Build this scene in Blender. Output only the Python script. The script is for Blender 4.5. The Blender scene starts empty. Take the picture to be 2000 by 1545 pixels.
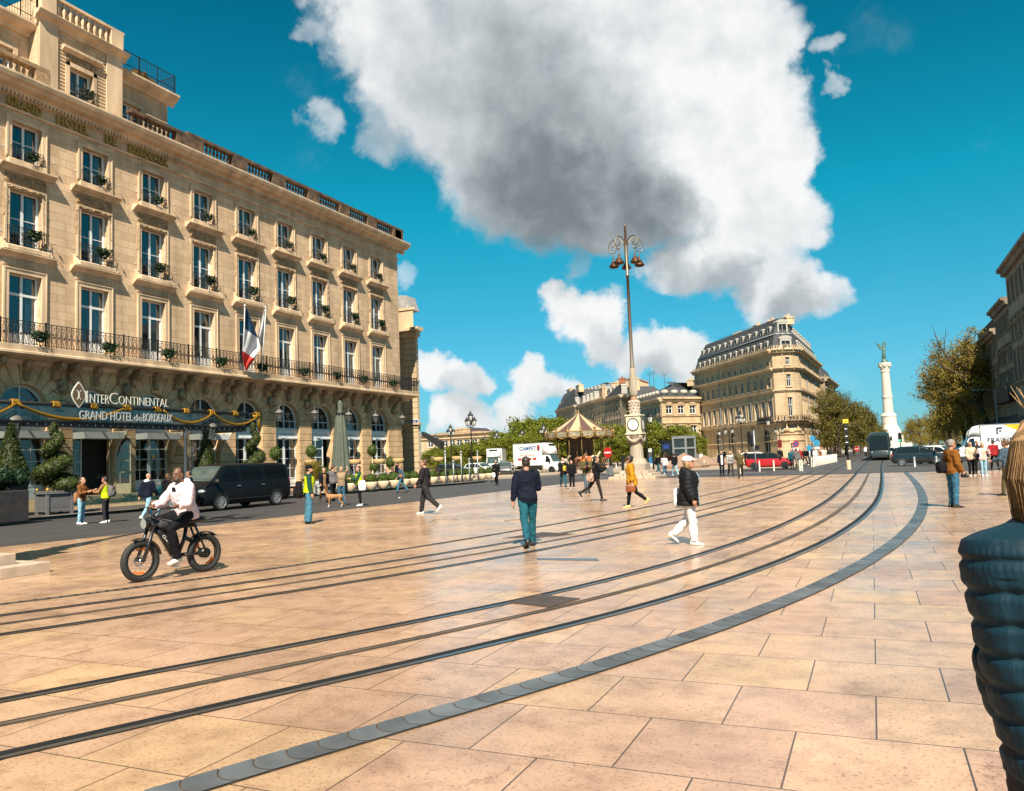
import bpy,bmesh,math,random
from mathutils import Vector,Matrix,noise
R=math.radians
rnd=random.Random(7)
S=bpy.context.scene
COL=S.collection
CF,CPITCH,CROLL,CYAW,CH=1550.0,R(4.65),R(2.25),R(24.2),1.68
_fw=Vector((-math.sin(CYAW)*math.cos(CPITCH),math.cos(CYAW)*math.cos(CPITCH),math.sin(CPITCH)))
_r0=Vector((math.cos(CYAW),math.sin(CYAW),0));_u0=_r0.cross(_fw)
_rt=_r0*math.cos(CROLL)-_u0*math.sin(CROLL);_up=_u0*math.cos(CROLL)+_r0*math.sin(CROLL)
CAMP=Vector((0,0,CH))
cam=bpy.data.objects.new('camera',bpy.data.cameras.new('camera'));COL.objects.link(cam)
cam.matrix_world=Matrix(((_rt.x,_up.x,-_fw.x,0),(_rt.y,_up.y,-_fw.y,0),(_rt.z,_up.z,-_fw.z,CH),(0,0,0,1)))
cam.data.sensor_width=36;cam.data.lens=CF/2000*36
cam.data.clip_start=0.05;cam.data.clip_end=6000
S.camera=cam
def ray(x,y):return _fw*CF+_rt*(x-1000)-_up*(y-772.5)
def G(x,y,z=0.0):
 d=ray(x,y);return CAMP+d*((z-CH)/d.z)
def A(x,y,fwd):
 d=ray(x,y);return CAMP+d*(fwd/CF)
def PX(x,y,X):
 d=ray(x,y);return CAMP+d*(X/d.x)
def PY(x,y,Y):
 d=ray(x,y);return CAMP+d*(Y/d.y)
def atd(x,fwd,z=0.0):
 p=A(x,908-0.039*x+30,fwd);return Vector((p.x,p.y,z))
WM={}
def wm(o):
 m=Matrix.LocRotScale(o.location,o.rotation_euler.to_quaternion(),o.scale)
 return wm(o.parent)@m if o.parent else m
def tag(o,label=None,cat=None,group=None,kind=None):
 if label:o['label']=label
 if cat:o['category']=cat
 if group:o['group']=group
 if kind:o['kind']=kind
 return o
def thing(name,label,cat,loc=(0,0,0),rz=0.0,group=None):
 o=bpy.data.objects.new(name,None);COL.objects.link(o)
 o.empty_display_size=0.2
 o.location=loc;o.rotation_euler=(0,0,rz)
 return tag(o,label,cat,group)
def inst(src,parent=None,loc=None,rz=None,name=None):
 c=src.copy();COL.objects.link(c);c.parent=parent
 if loc is not None:c.location=loc
 if rz is not None:c.rotation_euler=(0,0,rz)
 return c
def kids(o):return[c for c in bpy.data.objects if c.parent==o]
KID={}
def dup(root,loc,rz=0.0,label=None,group=None,scale=None):
 r=root.copy();COL.objects.link(r);r.location=loc;r.rotation_euler=(0,0,rz)
 if scale:r.scale=scale if hasattr(scale,'__len__')else(scale,)*3
 if label:r['label']=label
 if group:r['group']=group
 if root.name not in KID:KID[root.name]=[(c,kids(c))for c in kids(root)]
 for c0,gs in KID[root.name]:
  c=c0.copy();COL.objects.link(c);c.parent=r
  for g0 in gs:
   g=g0.copy();COL.objects.link(g);g.parent=c
 return r
class MB:
 """collects geometry for ONE mesh object"""
 def __init__(s):s.v=[];s.f=[];s.m=[];s.sm=[];s.cm=0;s.cs=False;s.x=None
 def add(s,vs,fs,smooth=None):
  b=len(s.v)
  if s.x is not None:vs=[s.x@Vector(p)for p in vs]
  s.v.extend([tuple(p)for p in vs])
  for f in fs:s.f.append([b+i for i in f]);s.m.append(s.cm);s.sm.append(s.cs if smooth is None else smooth)
  return s
 def box(s,x0,x1,y0,y1,z0,z1):
  if x0>x1:x0,x1=x1,x0
  if y0>y1:y0,y1=y1,y0
  if z0>z1:z0,z1=z1,z0
  return s.add([(x0,y0,z0),(x1,y0,z0),(x1,y1,z0),(x0,y1,z0),(x0,y0,z1),(x1,y0,z1),(x1,y1,z1),(x0,y1,z1)],[(3,2,1,0),(4,5,6,7),(0,1,5,4),(1,2,6,5),(2,3,7,6),(3,0,4,7)])
 def bbox(s,x0,x1,y0,y1,z0,z1,b=0.01):
  pts=[(x0+b,y0),(x1-b,y0),(x1,y0+b),(x1,y1-b),(x1-b,y1),(x0+b,y1),(x0,y1-b),(x0,y0+b)]
  q=[(min(max(x,x0+b),x1-b),min(max(y,y0+b),y1-b))for x,y in pts]
  vs=[(x,y,z0)for x,y in pts]+[(x,y,z1-b)for x,y in pts]+[(x,y,z1)for x,y in q]
  fs=[tuple(range(7,-1,-1)),tuple(range(16,24))]
  for k in(0,8):fs+=[(k+i,k+(i+1)%8,k+8+(i+1)%8,k+8+i)for i in range(8)]
  return s.add(vs,fs)
 def prism(s,poly,a0,a1,axis='y'):
  n=len(poly)
  def P(p,a):return{'x':(a,p[0],p[1]),'y':(p[0],a,p[1]),'z':(p[0],p[1],a)}[axis]
  return s.add([P(p,a0)for p in poly]+[P(p,a1)for p in poly],[tuple(range(n-1,-1,-1)),tuple(range(n,2*n))]+[(i,(i+1)%n,n+(i+1)%n,n+i)for i in range(n)])
 def tube(s,pts,r,n=6,cap=True,smooth=True,sq=1.0):
  pts=[Vector(p)for p in pts];L=len(pts)
  rs=r if hasattr(r,'__len__')else[r]*L
  vs=[];prev=None
  for i,p in enumerate(pts):
   t=(pts[min(i+1,L-1)]-pts[max(i-1,0)])
   if t.length<1e-9:t=Vector((0,0,1))
   t.normalize()
   if prev is None:
    a=Vector((1,0,0))if abs(t.x)<0.9 else Vector((0,1,0))
    u=(a-t*a.dot(t)).normalized()
   else:
    u=prev-t*prev.dot(t);u=u.normalized()if u.length>1e-6 else t.orthogonal().normalized()
   prev=u;w=t.cross(u)
   rr=rs[i];ra,rb=rr if hasattr(rr,'__len__')else(rr,rr*sq)
   for k in range(n):
    a=2*math.pi*k/n
    vs.append(p+u*(math.cos(a)*ra)+w*(math.sin(a)*rb))
  fs=[]
  for i in range(L-1):
   for k in range(n):fs.append((i*n+k,i*n+(k+1)%n,(i+1)*n+(k+1)%n,(i+1)*n+k))
  if cap:fs+=[tuple(range(n-1,-1,-1)),tuple(range((L-1)*n,L*n))]
  return s.add(vs,fs,smooth)
 def lathe(s,prof,n=16,o=(0,0,0),smooth=True,a0=0.0,cap=False):
  vs=[];fs=[];L=len(prof)
  for r,z in prof:
   for k in range(n):
    a=a0+2*math.pi*k/n;vs.append((o[0]+r*math.cos(a),o[1]+r*math.sin(a),o[2]+z))
  for i in range(L-1):
   for k in range(n):fs.append((i*n+k,i*n+(k+1)%n,(i+1)*n+(k+1)%n,(i+1)*n+k))
  if cap and prof[0][0]>1e-4:fs.append(tuple(range(n-1,-1,-1)))
  if cap and prof[-1][0]>1e-4:fs.append(tuple(range((L-1)*n,L*n)))
  return s.add(vs,fs,smooth)
 def loft(s,rings,cap=True,smooth=True):
  n=len(rings[0]);vs=[p for r_ in rings for p in r_];fs=[]
  for i in range(len(rings)-1):
   for k in range(n):fs.append((i*n+k,i*n+(k+1)%n,(i+1)*n+(k+1)%n,(i+1)*n+k))
  if cap:fs+=[tuple(range(n-1,-1,-1)),tuple(range((len(rings)-1)*n,len(rings)*n))]
  return s.add(vs,fs,smooth)
 def ell(s,c,r,nu=12,nv=8,bump=0.0,seed=0,smooth=True):
  prof=[];vs=[];fs=[]
  for j in range(nv+1):
   t=math.pi*j/nv
   for k in range(nu):
    a=2*math.pi*k/nu
    d=Vector((math.sin(t)*math.cos(a),math.sin(t)*math.sin(a),-math.cos(t)))
    q=1+bump*noise.noise(d*2.5+Vector((seed,seed*.7,0)))if bump else 1
    vs.append((c[0]+d.x*r[0]*q,c[1]+d.y*r[1]*q,c[2]+d.z*r[2]*q))
  for j in range(nv):
   for k in range(nu):fs.append((j*nu+k,j*nu+(k+1)%nu,(j+1)*nu+(k+1)%nu,(j+1)*nu+k))
  return s.add(vs,fs,smooth)
 def disc(s,c,r,axis='x',n=20,r0=0.0):
  vs=[]
  for rr in((r,)if r0<=0 else(r0,r)):
   for k in range(n):
    a=2*math.pi*k/n;ca,sa=rr*math.cos(a),rr*math.sin(a)
    vs.append({'x':(c[0],c[1]+ca,c[2]+sa),'y':(c[0]+ca,c[1],c[2]+sa),'z':(c[0]+ca,c[1]+sa,c[2])}[axis])
  fs=[tuple(range(n))]if r0<=0 else[(k,(k+1)%n,n+(k+1)%n,n+k)for k in range(n)]
  return s.add(vs,fs,False)
 def quad(s,a,b,c,d):return s.add([a,b,c,d],[(0,1,2,3)])
 def build(s,name,mats,parent=None,world=True,bevel=0.0,smooth=None,data_only=False):
  me=bpy.data.meshes.new(name)
  vs=s.v
  if parent is not None and world:
   mi=wm(parent).inverted();vs=[tuple(mi@Vector(p))for p in vs]
  me.from_pydata(vs,[],s.f)
  for m_ in(mats if isinstance(mats,(list,tuple))else[mats]):me.materials.append(m_)
  me.polygons.foreach_set('material_index',s.m)
  me.polygons.foreach_set('use_smooth',[bool(x)for x in s.sm]if smooth is None else[smooth]*len(s.f))
  me.update()
  if data_only:return me
  o=bpy.data.objects.new(name,me);COL.objects.link(o);o.parent=parent
  if bevel:
   b=o.modifiers.new('bevel','BEVEL');b.width=bevel;b.segments=2;b.limit_method='ANGLE'
  return o
def wbox(name,mats,parent,*a,**k):return MB().box(*a).build(name,mats,parent,**k)
def text_mesh(body,size,ext=0.01,align='CENTER',sp=1.0,bold=0.0):
 cu=bpy.data.curves.new('t','FONT');cu.body=body;cu.size=size;cu.extrude=ext;cu.align_x=align
 cu.space_character=sp;cu.offset=bold;cu.resolution_u=3
 o=bpy.data.objects.new('t',cu);COL.objects.link(o)
 me=bpy.data.meshes.new_from_object(o.evaluated_get(bpy.context.evaluated_depsgraph_get()))
 bpy.data.objects.remove(o);bpy.data.curves.remove(cu)
 vs=[v.co.copy()for v in me.vertices];fs=[tuple(p.vertices)for p in me.polygons]
 bpy.data.meshes.remove(me);return vs,fs
def add_text(mb,body,size,M,ext=0.01,**k):
 vs,fs=text_mesh(body,size,ext,**k);mb.add([M@v for v in vs],fs,False);return mb
def frame(o,xd,yd):
 xd=Vector(xd).normalized();yd=Vector(yd).normalized();zd=xd.cross(yd)
 return Matrix(((xd.x,yd.x,zd.x,o[0]),(xd.y,yd.y,zd.y,o[1]),(xd.z,yd.z,zd.z,o[2]),(0,0,0,1)))
def NT(m):
 m.use_nodes=True;return m.node_tree.nodes,m.node_tree.links
def sock(n,name):return n.inputs[name]
MATS={}
def mat(name,col,rough=0.6,metal=0.0,var=0.12,vs=6.0,bump=0.0,bs=40.0,spec=None,coat=0.0,emit=0.0,streak=False,hue=0.0):
 if name in MATS:return MATS[name]
 m=bpy.data.materials.new(name);N,L=NT(m);b=N['Principled BSDF']
 b.inputs['Roughness'].default_value=rough;b.inputs['Metallic'].default_value=metal
 if spec is not None:b.inputs['Specular IOR Level'].default_value=spec
 if coat:b.inputs['Coat Weight'].default_value=coat;b.inputs['Coat Roughness'].default_value=0.04
 c=(*col,1)
 tc=N.new('ShaderNodeTexCoord')
 if var>0:
  n=N.new('ShaderNodeTexNoise');n.inputs['Scale'].default_value=vs;n.inputs['Detail'].default_value=5
  src=tc.outputs['Object']
  if streak:
   mp=N.new('ShaderNodeMapping');mp.inputs['Scale'].default_value=(1,1,.18);L.new(src,mp.inputs[0]);src=mp.outputs[0]
  L.new(src,n.inputs['Vector'])
  r=N.new('ShaderNodeValToRGB');r.color_ramp.elements[0].position=.3;r.color_ramp.elements[1].position=.72
  r.color_ramp.elements[0].color=(*[x*(1-var)for x in col],1)
  r.color_ramp.elements[1].color=(*[min(1,x*(1+var))for x in(col[0]*(1+hue),col[1],col[2]*(1-hue))],1)
  L.new(n.outputs['Fac'],r.inputs[0]);L.new(r.outputs[0],b.inputs['Base Color'])
 else:b.inputs['Base Color'].default_value=c
 if bump>0:
  n2=N.new('ShaderNodeTexNoise');n2.inputs['Scale'].default_value=bs;n2.inputs['Detail'].default_value=4
  L.new(tc.outputs['Object'],n2.inputs['Vector'])
  bp=N.new('ShaderNodeBump');bp.inputs['Strength'].default_value=bump;bp.inputs['Distance'].default_value=0.02
  L.new(n2.outputs['Fac'],bp.inputs['Height']);L.new(bp.outputs[0],b.inputs['Normal'])
 if emit:b.inputs['Emission Color'].default_value=c;b.inputs['Emission Strength'].default_value=emit
 MATS[name]=m;return m
def stone_mat(name,c1,c2,mortar,bw=0.95,bh=0.42,axis='y',rough=0.85,dirt=0.35,mort=0.012):
 """ashlar: blocks in the (axis, z) plane, tint per block, rain streaks and stains"""
 if name in MATS:return MATS[name]
 m=bpy.data.materials.new(name);N,L=NT(m);b=N['Principled BSDF'];b.inputs['Roughness'].default_value=rough
 tc=N.new('ShaderNodeTexCoord');sx=N.new('ShaderNodeSeparateXYZ');L.new(tc.outputs['Object'],sx.inputs[0])
 add=N.new('ShaderNodeMath');add.operation='ADD';L.new(sx.outputs[0],add.inputs[0]);L.new(sx.outputs[1],add.inputs[1])
 cb=N.new('ShaderNodeCombineXYZ');L.new(add.outputs[0],cb.inputs[0]);L.new(sx.outputs[2],cb.inputs[1])
 br=N.new('ShaderNodeTexBrick');L.new(cb.outputs[0],br.inputs[0])
 br.inputs['Color1'].default_value=(*c1,1);br.inputs['Color2'].default_value=(*c2,1);br.inputs['Mortar'].default_value=(*mortar,1)
 br.inputs['Scale'].default_value=1;br.inputs['Brick Width'].default_value=bw;br.inputs['Row Height'].default_value=bh
 br.inputs['Mortar Size'].default_value=mort;br.inputs['Mortar Smooth'].default_value=.3;br.inputs['Bias'].default_value=-.2
 n=N.new('ShaderNodeTexNoise');n.inputs['Scale'].default_value=.5;n.inputs['Detail'].default_value=8;n.inputs['Roughness'].default_value=.65
 mp=N.new('ShaderNodeMapping');mp.inputs['Scale'].default_value=(1.5,1.5,.22);L.new(tc.outputs['Object'],mp.inputs[0]);L.new(mp.outputs[0],n.inputs['Vector'])
 rp=N.new('ShaderNodeValToRGB');rp.color_ramp.elements[0].position=.32;rp.color_ramp.elements[0].color=(1-dirt,1-dirt*1.05,1-dirt*1.15,1)
 rp.color_ramp.elements[1].position=.62;rp.color_ramp.elements[1].color=(1.06,1.04,1.0,1);L.new(n.outputs['Fac'],rp.inputs[0])
 mx=N.new('ShaderNodeMix');mx.data_type='RGBA';mx.blend_type='MULTIPLY';mx.inputs[0].default_value=1
 L.new(br.outputs['Color'],mx.inputs[6]);L.new(rp.outputs[0],mx.inputs[7]);L.new(mx.outputs[2],b.inputs['Base Color'])
 n2=N.new('ShaderNodeTexNoise');n2.inputs['Scale'].default_value=9;n2.inputs['Detail'].default_value=6;L.new(tc.outputs['Object'],n2.inputs['Vector'])
 ad=N.new('ShaderNodeMath');ad.operation='MULTIPLY_ADD';L.new(br.outputs['Fac'],ad.inputs[0]);ad.inputs[1].default_value=-1.2;L.new(n2.outputs['Fac'],ad.inputs[2])
 bp=N.new('ShaderNodeBump');bp.inputs['Strength'].default_value=.35;bp.inputs['Distance'].default_value=.02;L.new(ad.outputs[0],bp.inputs['Height']);L.new(bp.outputs[0],b.inputs['Normal'])
 MATS[name]=m;return m
def glass_mat(name,tint=(.03,.05,.06),tr=0.35,rough=0.03,ior=2.1):
 if name in MATS:return MATS[name]
 m=bpy.data.materials.new(name);N,L=NT(m);b=N['Principled BSDF']
 b.inputs['Base Color'].default_value=(*tint,1);b.inputs['Roughness'].default_value=rough;b.inputs['IOR'].default_value=ior
 t=N.new('ShaderNodeBsdfTransparent');t.inputs[0].default_value=(.75,.85,.85,1)
 ms=N.new('ShaderNodeMixShader');ms.inputs[0].default_value=tr
 out=N['Material Output'];L.new(b.outputs[0],ms.inputs[1]);L.new(t.outputs[0],ms.inputs[2]);L.new(ms.outputs[0],out.inputs['Surface'])
 MATS[name]=m;return m
HOT=stone_mat('hotel_stone',(.68,.49,.325),(.54,.375,.235),(.40,.27,.165),dirt=.34)
TRIM=mat('trim_stone',(.61,.44,.285),.85,var=.28,vs=1.3,bump=.25,bs=12,streak=True)
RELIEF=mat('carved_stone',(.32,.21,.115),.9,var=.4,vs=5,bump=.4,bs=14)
SOOT=mat('sooty_stone',(.095,.066,.046),.95,var=.6,vs=1.8,bump=.4,bs=12,hue=.15)
RUST=mat('rusticated_stone',(.57,.375,.205),.88,var=.32,vs=1.1,bump=.4,bs=8)
WHITEF=mat('white_painted_wood',(.70,.72,.72),.45,var=.06)
GREYF=mat('grey_painted_wood',(.60,.62,.61),.45,var=.08)
GLASS=glass_mat('window_glass',(.012,.03,.04),.38,.03,2.7)
DGLASS=glass_mat('dark_glass',(.008,.011,.014),.12)
FGLASS=glass_mat('far_window_glass',(.012,.015,.018),0.0,.08,1.45)
CURT=mat('white_curtain',(.62,.66,.64),.9,var=.1)
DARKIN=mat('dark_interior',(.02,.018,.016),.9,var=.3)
IRON=mat('black_iron',(.008,.0075,.0075),.6,var=.2)
BLACKM=mat('black_metal',(.012,.0125,.014),.5,var=.2)
GOLD=mat('gold_rope',(.44,.225,.022),.32,metal=.55,var=.25,vs=14,bump=.3)
BRASS=mat('brass_letters',(.42,.24,.04),.4,metal=.15,var=.3,vs=9)
SLATE=mat('slate_roof',(.05,.05,.054),.8,var=.3,vs=2.5,bump=.4,bs=9)
ZINC=mat('zinc_sheet',(.33,.34,.35),.45,metal=.3,var=.2,vs=1.5,streak=True)
GREYB=mat('grey_planter',(.115,.11,.115),.6,var=.1)
LEAF={}
def leaf_mat(name,col,var=.5,vs=1.6,tl=.35):
 if name in MATS:return MATS[name]
 m=bpy.data.materials.new(name);N,L=NT(m);b=N['Principled BSDF'];b.inputs['Roughness'].default_value=.55
 g=N.new('ShaderNodeNewGeometry');tc=N.new('ShaderNodeTexCoord')
 n=N.new('ShaderNodeTexNoise');n.inputs['Scale'].default_value=vs;n.inputs['Detail'].default_value=3;L.new(tc.outputs['Object'],n.inputs['Vector'])
 a=N.new('ShaderNodeMath');a.operation='MULTIPLY_ADD';L.new(g.outputs['Random Per Island'],a.inputs[0]);a.inputs[1].default_value=.45;L.new(n.outputs['Fac'],a.inputs[2])
 r=N.new('ShaderNodeValToRGB');r.color_ramp.elements[0].position=.35;r.color_ramp.elements[1].position=1.0
 r.color_ramp.elements[0].color=(*[x*(1-var)for x in col],1);r.color_ramp.elements[1].color=(col[0]*(1+var*1.1),col[1]*(1+var),col[2]*(1+var*.4),1)
 L.new(a.outputs[0],r.inputs[0]);L.new(r.outputs[0],b.inputs['Base Color'])
 t=N.new('ShaderNodeBsdfTranslucent');L.new(r.outputs[0],t.inputs[0])
 ms=N.new('ShaderNodeMixShader');ms.inputs[0].default_value=tl
 L.new(b.outputs[0],ms.inputs[1]);L.new(t.outputs[0],ms.inputs[2]);L.new(ms.outputs[0],N['Material Output'].inputs['Surface'])
 MATS[name]=m;return m
BOX=leaf_mat('box_leaves',(.075,.115,.016),.5,7)
YEW=leaf_mat('conifer_leaves',(.045,.062,.012),.55,6)
IVY=leaf_mat('ivy_leaves',(.012,.036,.012),.6,9)
SPRING=leaf_mat('spring_leaves',(.15,.17,.012),.5,.5)
OLIVE=leaf_mat('olive_spring_leaves',(.26,.195,.03),.4,.35,.45)
DARKL=leaf_mat('dark_spring_leaves',(.12,.105,.016),.5,.5)
BARK=mat('bark',(.075,.055,.04),.9,var=.3,bump=.5)
TERRA=mat('pale_terracotta',(.66,.50,.33),.8,var=.12,vs=4)
SUN_AZ,SUN_EL=R(24),R(47)
sun_dir=Vector((math.sin(SUN_AZ)*math.cos(SUN_EL),-math.cos(SUN_AZ)*math.cos(SUN_EL),math.sin(SUN_EL)))
ld=bpy.data.lights.new('sun','SUN');ld.energy=5.0;ld.angle=R(.53);ld.color=(1,.90,.74)
sun=bpy.data.objects.new('sun',ld);COL.objects.link(sun);sun.rotation_euler=sun_dir.to_track_quat('Z','Y').to_euler();sun.location=(20,-20,40)
W=bpy.data.worlds.new('World');S.world=W;W.use_nodes=True
N,L=W.node_tree.nodes,W.node_tree.links
bg=N['Background'];bg.inputs['Strength'].default_value=0.05
sky=N.new('ShaderNodeTexSky');sky.sky_type='NISHITA';sky.sun_disc=False;sky.sun_elevation=SUN_EL
sky.sun_rotation=math.pi-SUN_AZ;sky.air_density=1.0;sky.dust_density=.1;sky.ozone_density=1.0
def nd(t,**k):
 n=N.new(t)
 for a,v in k.items():setattr(n,a,v)
 return n
def mth(op,a,b=None,c=None,clamp=False):
 n=nd('ShaderNodeMath',operation=op,use_clamp=clamp)
 for i,v in enumerate((a,b,c)):
  if v is None:continue
  if isinstance(v,(int,float)):n.inputs[i].default_value=v
  else:L.new(v,n.inputs[i])
 return n.outputs[0]
def mrange(v,a,b,c=0.0,d=1.0,smooth=True):
 n=nd('ShaderNodeMapRange',interpolation_type='SMOOTHSTEP' if smooth else 'LINEAR');L.new(v,n.inputs[0])
 for i,q in enumerate((a,b,c,d)):n.inputs[1+i].default_value=q
 return n.outputs[0]
tcw=nd('ShaderNodeTexCoord');DIR=tcw.outputs['Generated']
sxyz=nd('ShaderNodeSeparateXYZ');L.new(DIR,sxyz.inputs[0]);ELV=sxyz.outputs[2]
def vmul(v,k):
 n=nd('ShaderNodeVectorMath',operation='SCALE');L.new(v,n.inputs[0]);n.inputs['Scale'].default_value=k;return n.outputs[0]
def vadd(a,b):
 n=nd('ShaderNodeVectorMath',operation='ADD');L.new(a,n.inputs[0])
 if isinstance(b,(tuple,Vector)):n.inputs[1].default_value=tuple(b)
 else:L.new(b,n.inputs[1])
 return n.outputs[0]
def wnoise(v,scale,detail=6,rough=.55,col=False):
 n=nd('ShaderNodeTexNoise');n.inputs['Scale'].default_value=scale;n.inputs['Detail'].default_value=detail;n.inputs['Roughness'].default_value=rough
 L.new(v,n.inputs['Vector']);return n.outputs['Color' if col else 'Fac']
TINTS=[(.26,.60,.95,1),(.27,.84,1.02,1),(.04,1.18,1.12,1),(.0,.70,.74,1)]
BL=[(700,-90,130,1),(850,-50,190,1),(1050,0,230,1),(1220,30,210,1),(980,160,190,1),(1120,270,190,1),(1270,220,200,1),(1370,110,150,1),(1390,300,160,1),(1060,370,100,1),(1240,365,112,1),(900,210,130,1),(960,320,110,.95),(1150,400,80,1),(1490,320,90,1),(1540,310,50,.8),(800,60,120,1),(1500,70,52,.62),(1485,140,60,.66),(1470,210,70,.9),(1390,10,60,.9),(735,205,52,.62),(722,285,42,.6),(690,110,55,.5),(770,160,60,.6),(1330,515,52,.95),(1410,492,66,1),(1490,465,76,1),(1545,425,62,1),(1490,560,52,1),(1560,562,56,1),(1615,570,36,.7),(1285,532,40,.75),(1088,578,38,.95),(1125,612,48,1),(1190,622,50,1),(1195,672,42,.95),(1285,690,50,1),(1340,668,46,1),(1250,715,42,.9),(1140,520,32,.45),(1345,712,40,.85),(850,730,44,.95),(900,740,40,.95),(940,746,27,.85),(826,708,36,.85),(1038,728,38,.95),(1070,752,38,.95),(1030,762,28,.8),(1120,768,30,.65),(850,815,38,.85),(900,806,36,.9),(935,822,34,.8),(1000,812,38,.75),(628,250,34,.5),(606,85,26,.5),(1600,100,22,.5),(1622,170,20,.5),(790,525,30,.45),(1480,640,44,.4),(870,835,50,.5),(970,842,45,.45)]
def smin_union(acc,h):return h if acc is None else mth('SUBTRACT',mth('ADD',acc,h),mth('MULTIPLY',acc,h))
def lobe(v,x,y,r,w,k0=1.28,k1=.25):
 d=ray(x,y).normalized();ang=r/CF
 n=nd('ShaderNodeVectorMath',operation='DOT_PRODUCT');L.new(v,n.inputs[0]);n.inputs[1].default_value=d
 return mrange(n.outputs['Value'],math.cos(ang*k0),math.cos(ang*k1),0,w)
def field(v):
 acc=None
 for x,y,r,w in BL:acc=smin_union(acc,lobe(v,x,y,r,w))
 return acc
def warp(v):
 w1=nd('ShaderNodeVectorMath',operation='SUBTRACT');L.new(wnoise(v,6,6,.62,True),w1.inputs[0]);w1.inputs[1].default_value=(.5,.5,.5)
 w2=nd('ShaderNodeVectorMath',operation='SUBTRACT');L.new(wnoise(v,22,5,.6,True),w2.inputs[0]);w2.inputs[1].default_value=(.5,.5,.5)
 n=nd('ShaderNodeVectorMath',operation='NORMALIZE');L.new(vadd(v,vadd(vmul(w1.outputs[0],.11),vmul(w2.outputs[0],.045))),n.inputs[0]);return n.outputs[0]
DWB=warp(DIR)
def cnoise(v):return mth('ADD',mth('MULTIPLY',wnoise(v,10,8,.58),.75),mth('MULTIPLY',wnoise(v,3.3,3,.5),.25))
F0=cnoise(DIR);F1=cnoise(vadd(DIR,tuple(Vector((0,0,1))*.020+_r0*.014)))
D0=mth('ADD',field(DWB),mth('MULTIPLY',mth('SUBTRACT',F0,.5),1.15))
cover=mrange(D0,.07,.95)
micro=mth('SUBTRACT',F0,F1)
edge=mrange(D0,.25,.95)
belly=None
for x,y,r,w in[(1190,425,130,.68),(1040,392,125,.60),(1110,320,170,.36),(980,230,170,.32),(880,90,140,.24),(1090,150,120,.22),(1300,428,70,.5),(1430,545,50,.5),(1345,550,45,.45),(1560,598,50,.5),(1200,695,45,.32),(1290,745,45,.32),(900,772,45,.28),(1080,798,45,.28),(730,280,50,.25)]:
 belly=smin_union(belly,lobe(DWB,x,y,r,w,1.45,.1))
bright=mth('ADD',mth('MULTIPLY',belly,-.72),.90)
bright=mth('ADD',bright,mth('MULTIPLY',micro,.75))
bright=mth('ADD',bright,mth('MULTIPLY',mth('SUBTRACT',wnoise(DIR,5.5,5,.55),.5),.42),None,True)
cr=nd('ShaderNodeValToRGB');L.new(bright,cr.inputs[0])
e=cr.color_ramp.elements;e[0].position=0.0;e[0].color=(1.15,1.4,1.55,1);e[1].position=.93;e[1].color=(9.8,9.9,9.9,1)
q=e.new(.28);q.color=(2.3,2.65,2.85,1);q=e.new(.6);q.color=(5.6,6.1,6.4,1)
tint=nd('ShaderNodeValToRGB');L.new(ELV,tint.inputs[0])
e=tint.color_ramp.elements;e[0].position=0.0;e[0].color=TINTS[0];e[1].position=.62;e[1].color=TINTS[3]
q=e.new(.10);q.color=TINTS[1];q=e.new(.3);q.color=TINTS[2]
mx=nd('ShaderNodeMix',data_type='RGBA',blend_type='MULTIPLY');mx.inputs[0].default_value=1;L.new(sky.outputs[0],mx.inputs[6]);L.new(tint.outputs[0],mx.inputs[7])
hz=mth('MULTIPLY',cover,mrange(ELV,.01,.05))
mc=nd('ShaderNodeMix',data_type='RGBA');L.new(hz,mc.inputs[0]);L.new(mx.outputs[2],mc.inputs[6]);L.new(cr.outputs[0],mc.inputs[7])
L.new(mc.outputs[2],bg.inputs['Color'])
W.cycles.sampling_method='MANUAL';W.cycles.sample_map_resolution=512
S.view_settings.view_transform='Standard';S.view_settings.look='None';S.view_settings.exposure=0.95;S.view_settings.gamma=1
S.cycles.use_denoising=True
S.cycles.diffuse_bounces=2;S.cycles.max_bounces=6;S.cycles.transparent_max_bounces=10;S.cycles.caustics_reflective=False;S.cycles.caustics_refractive=False
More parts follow.
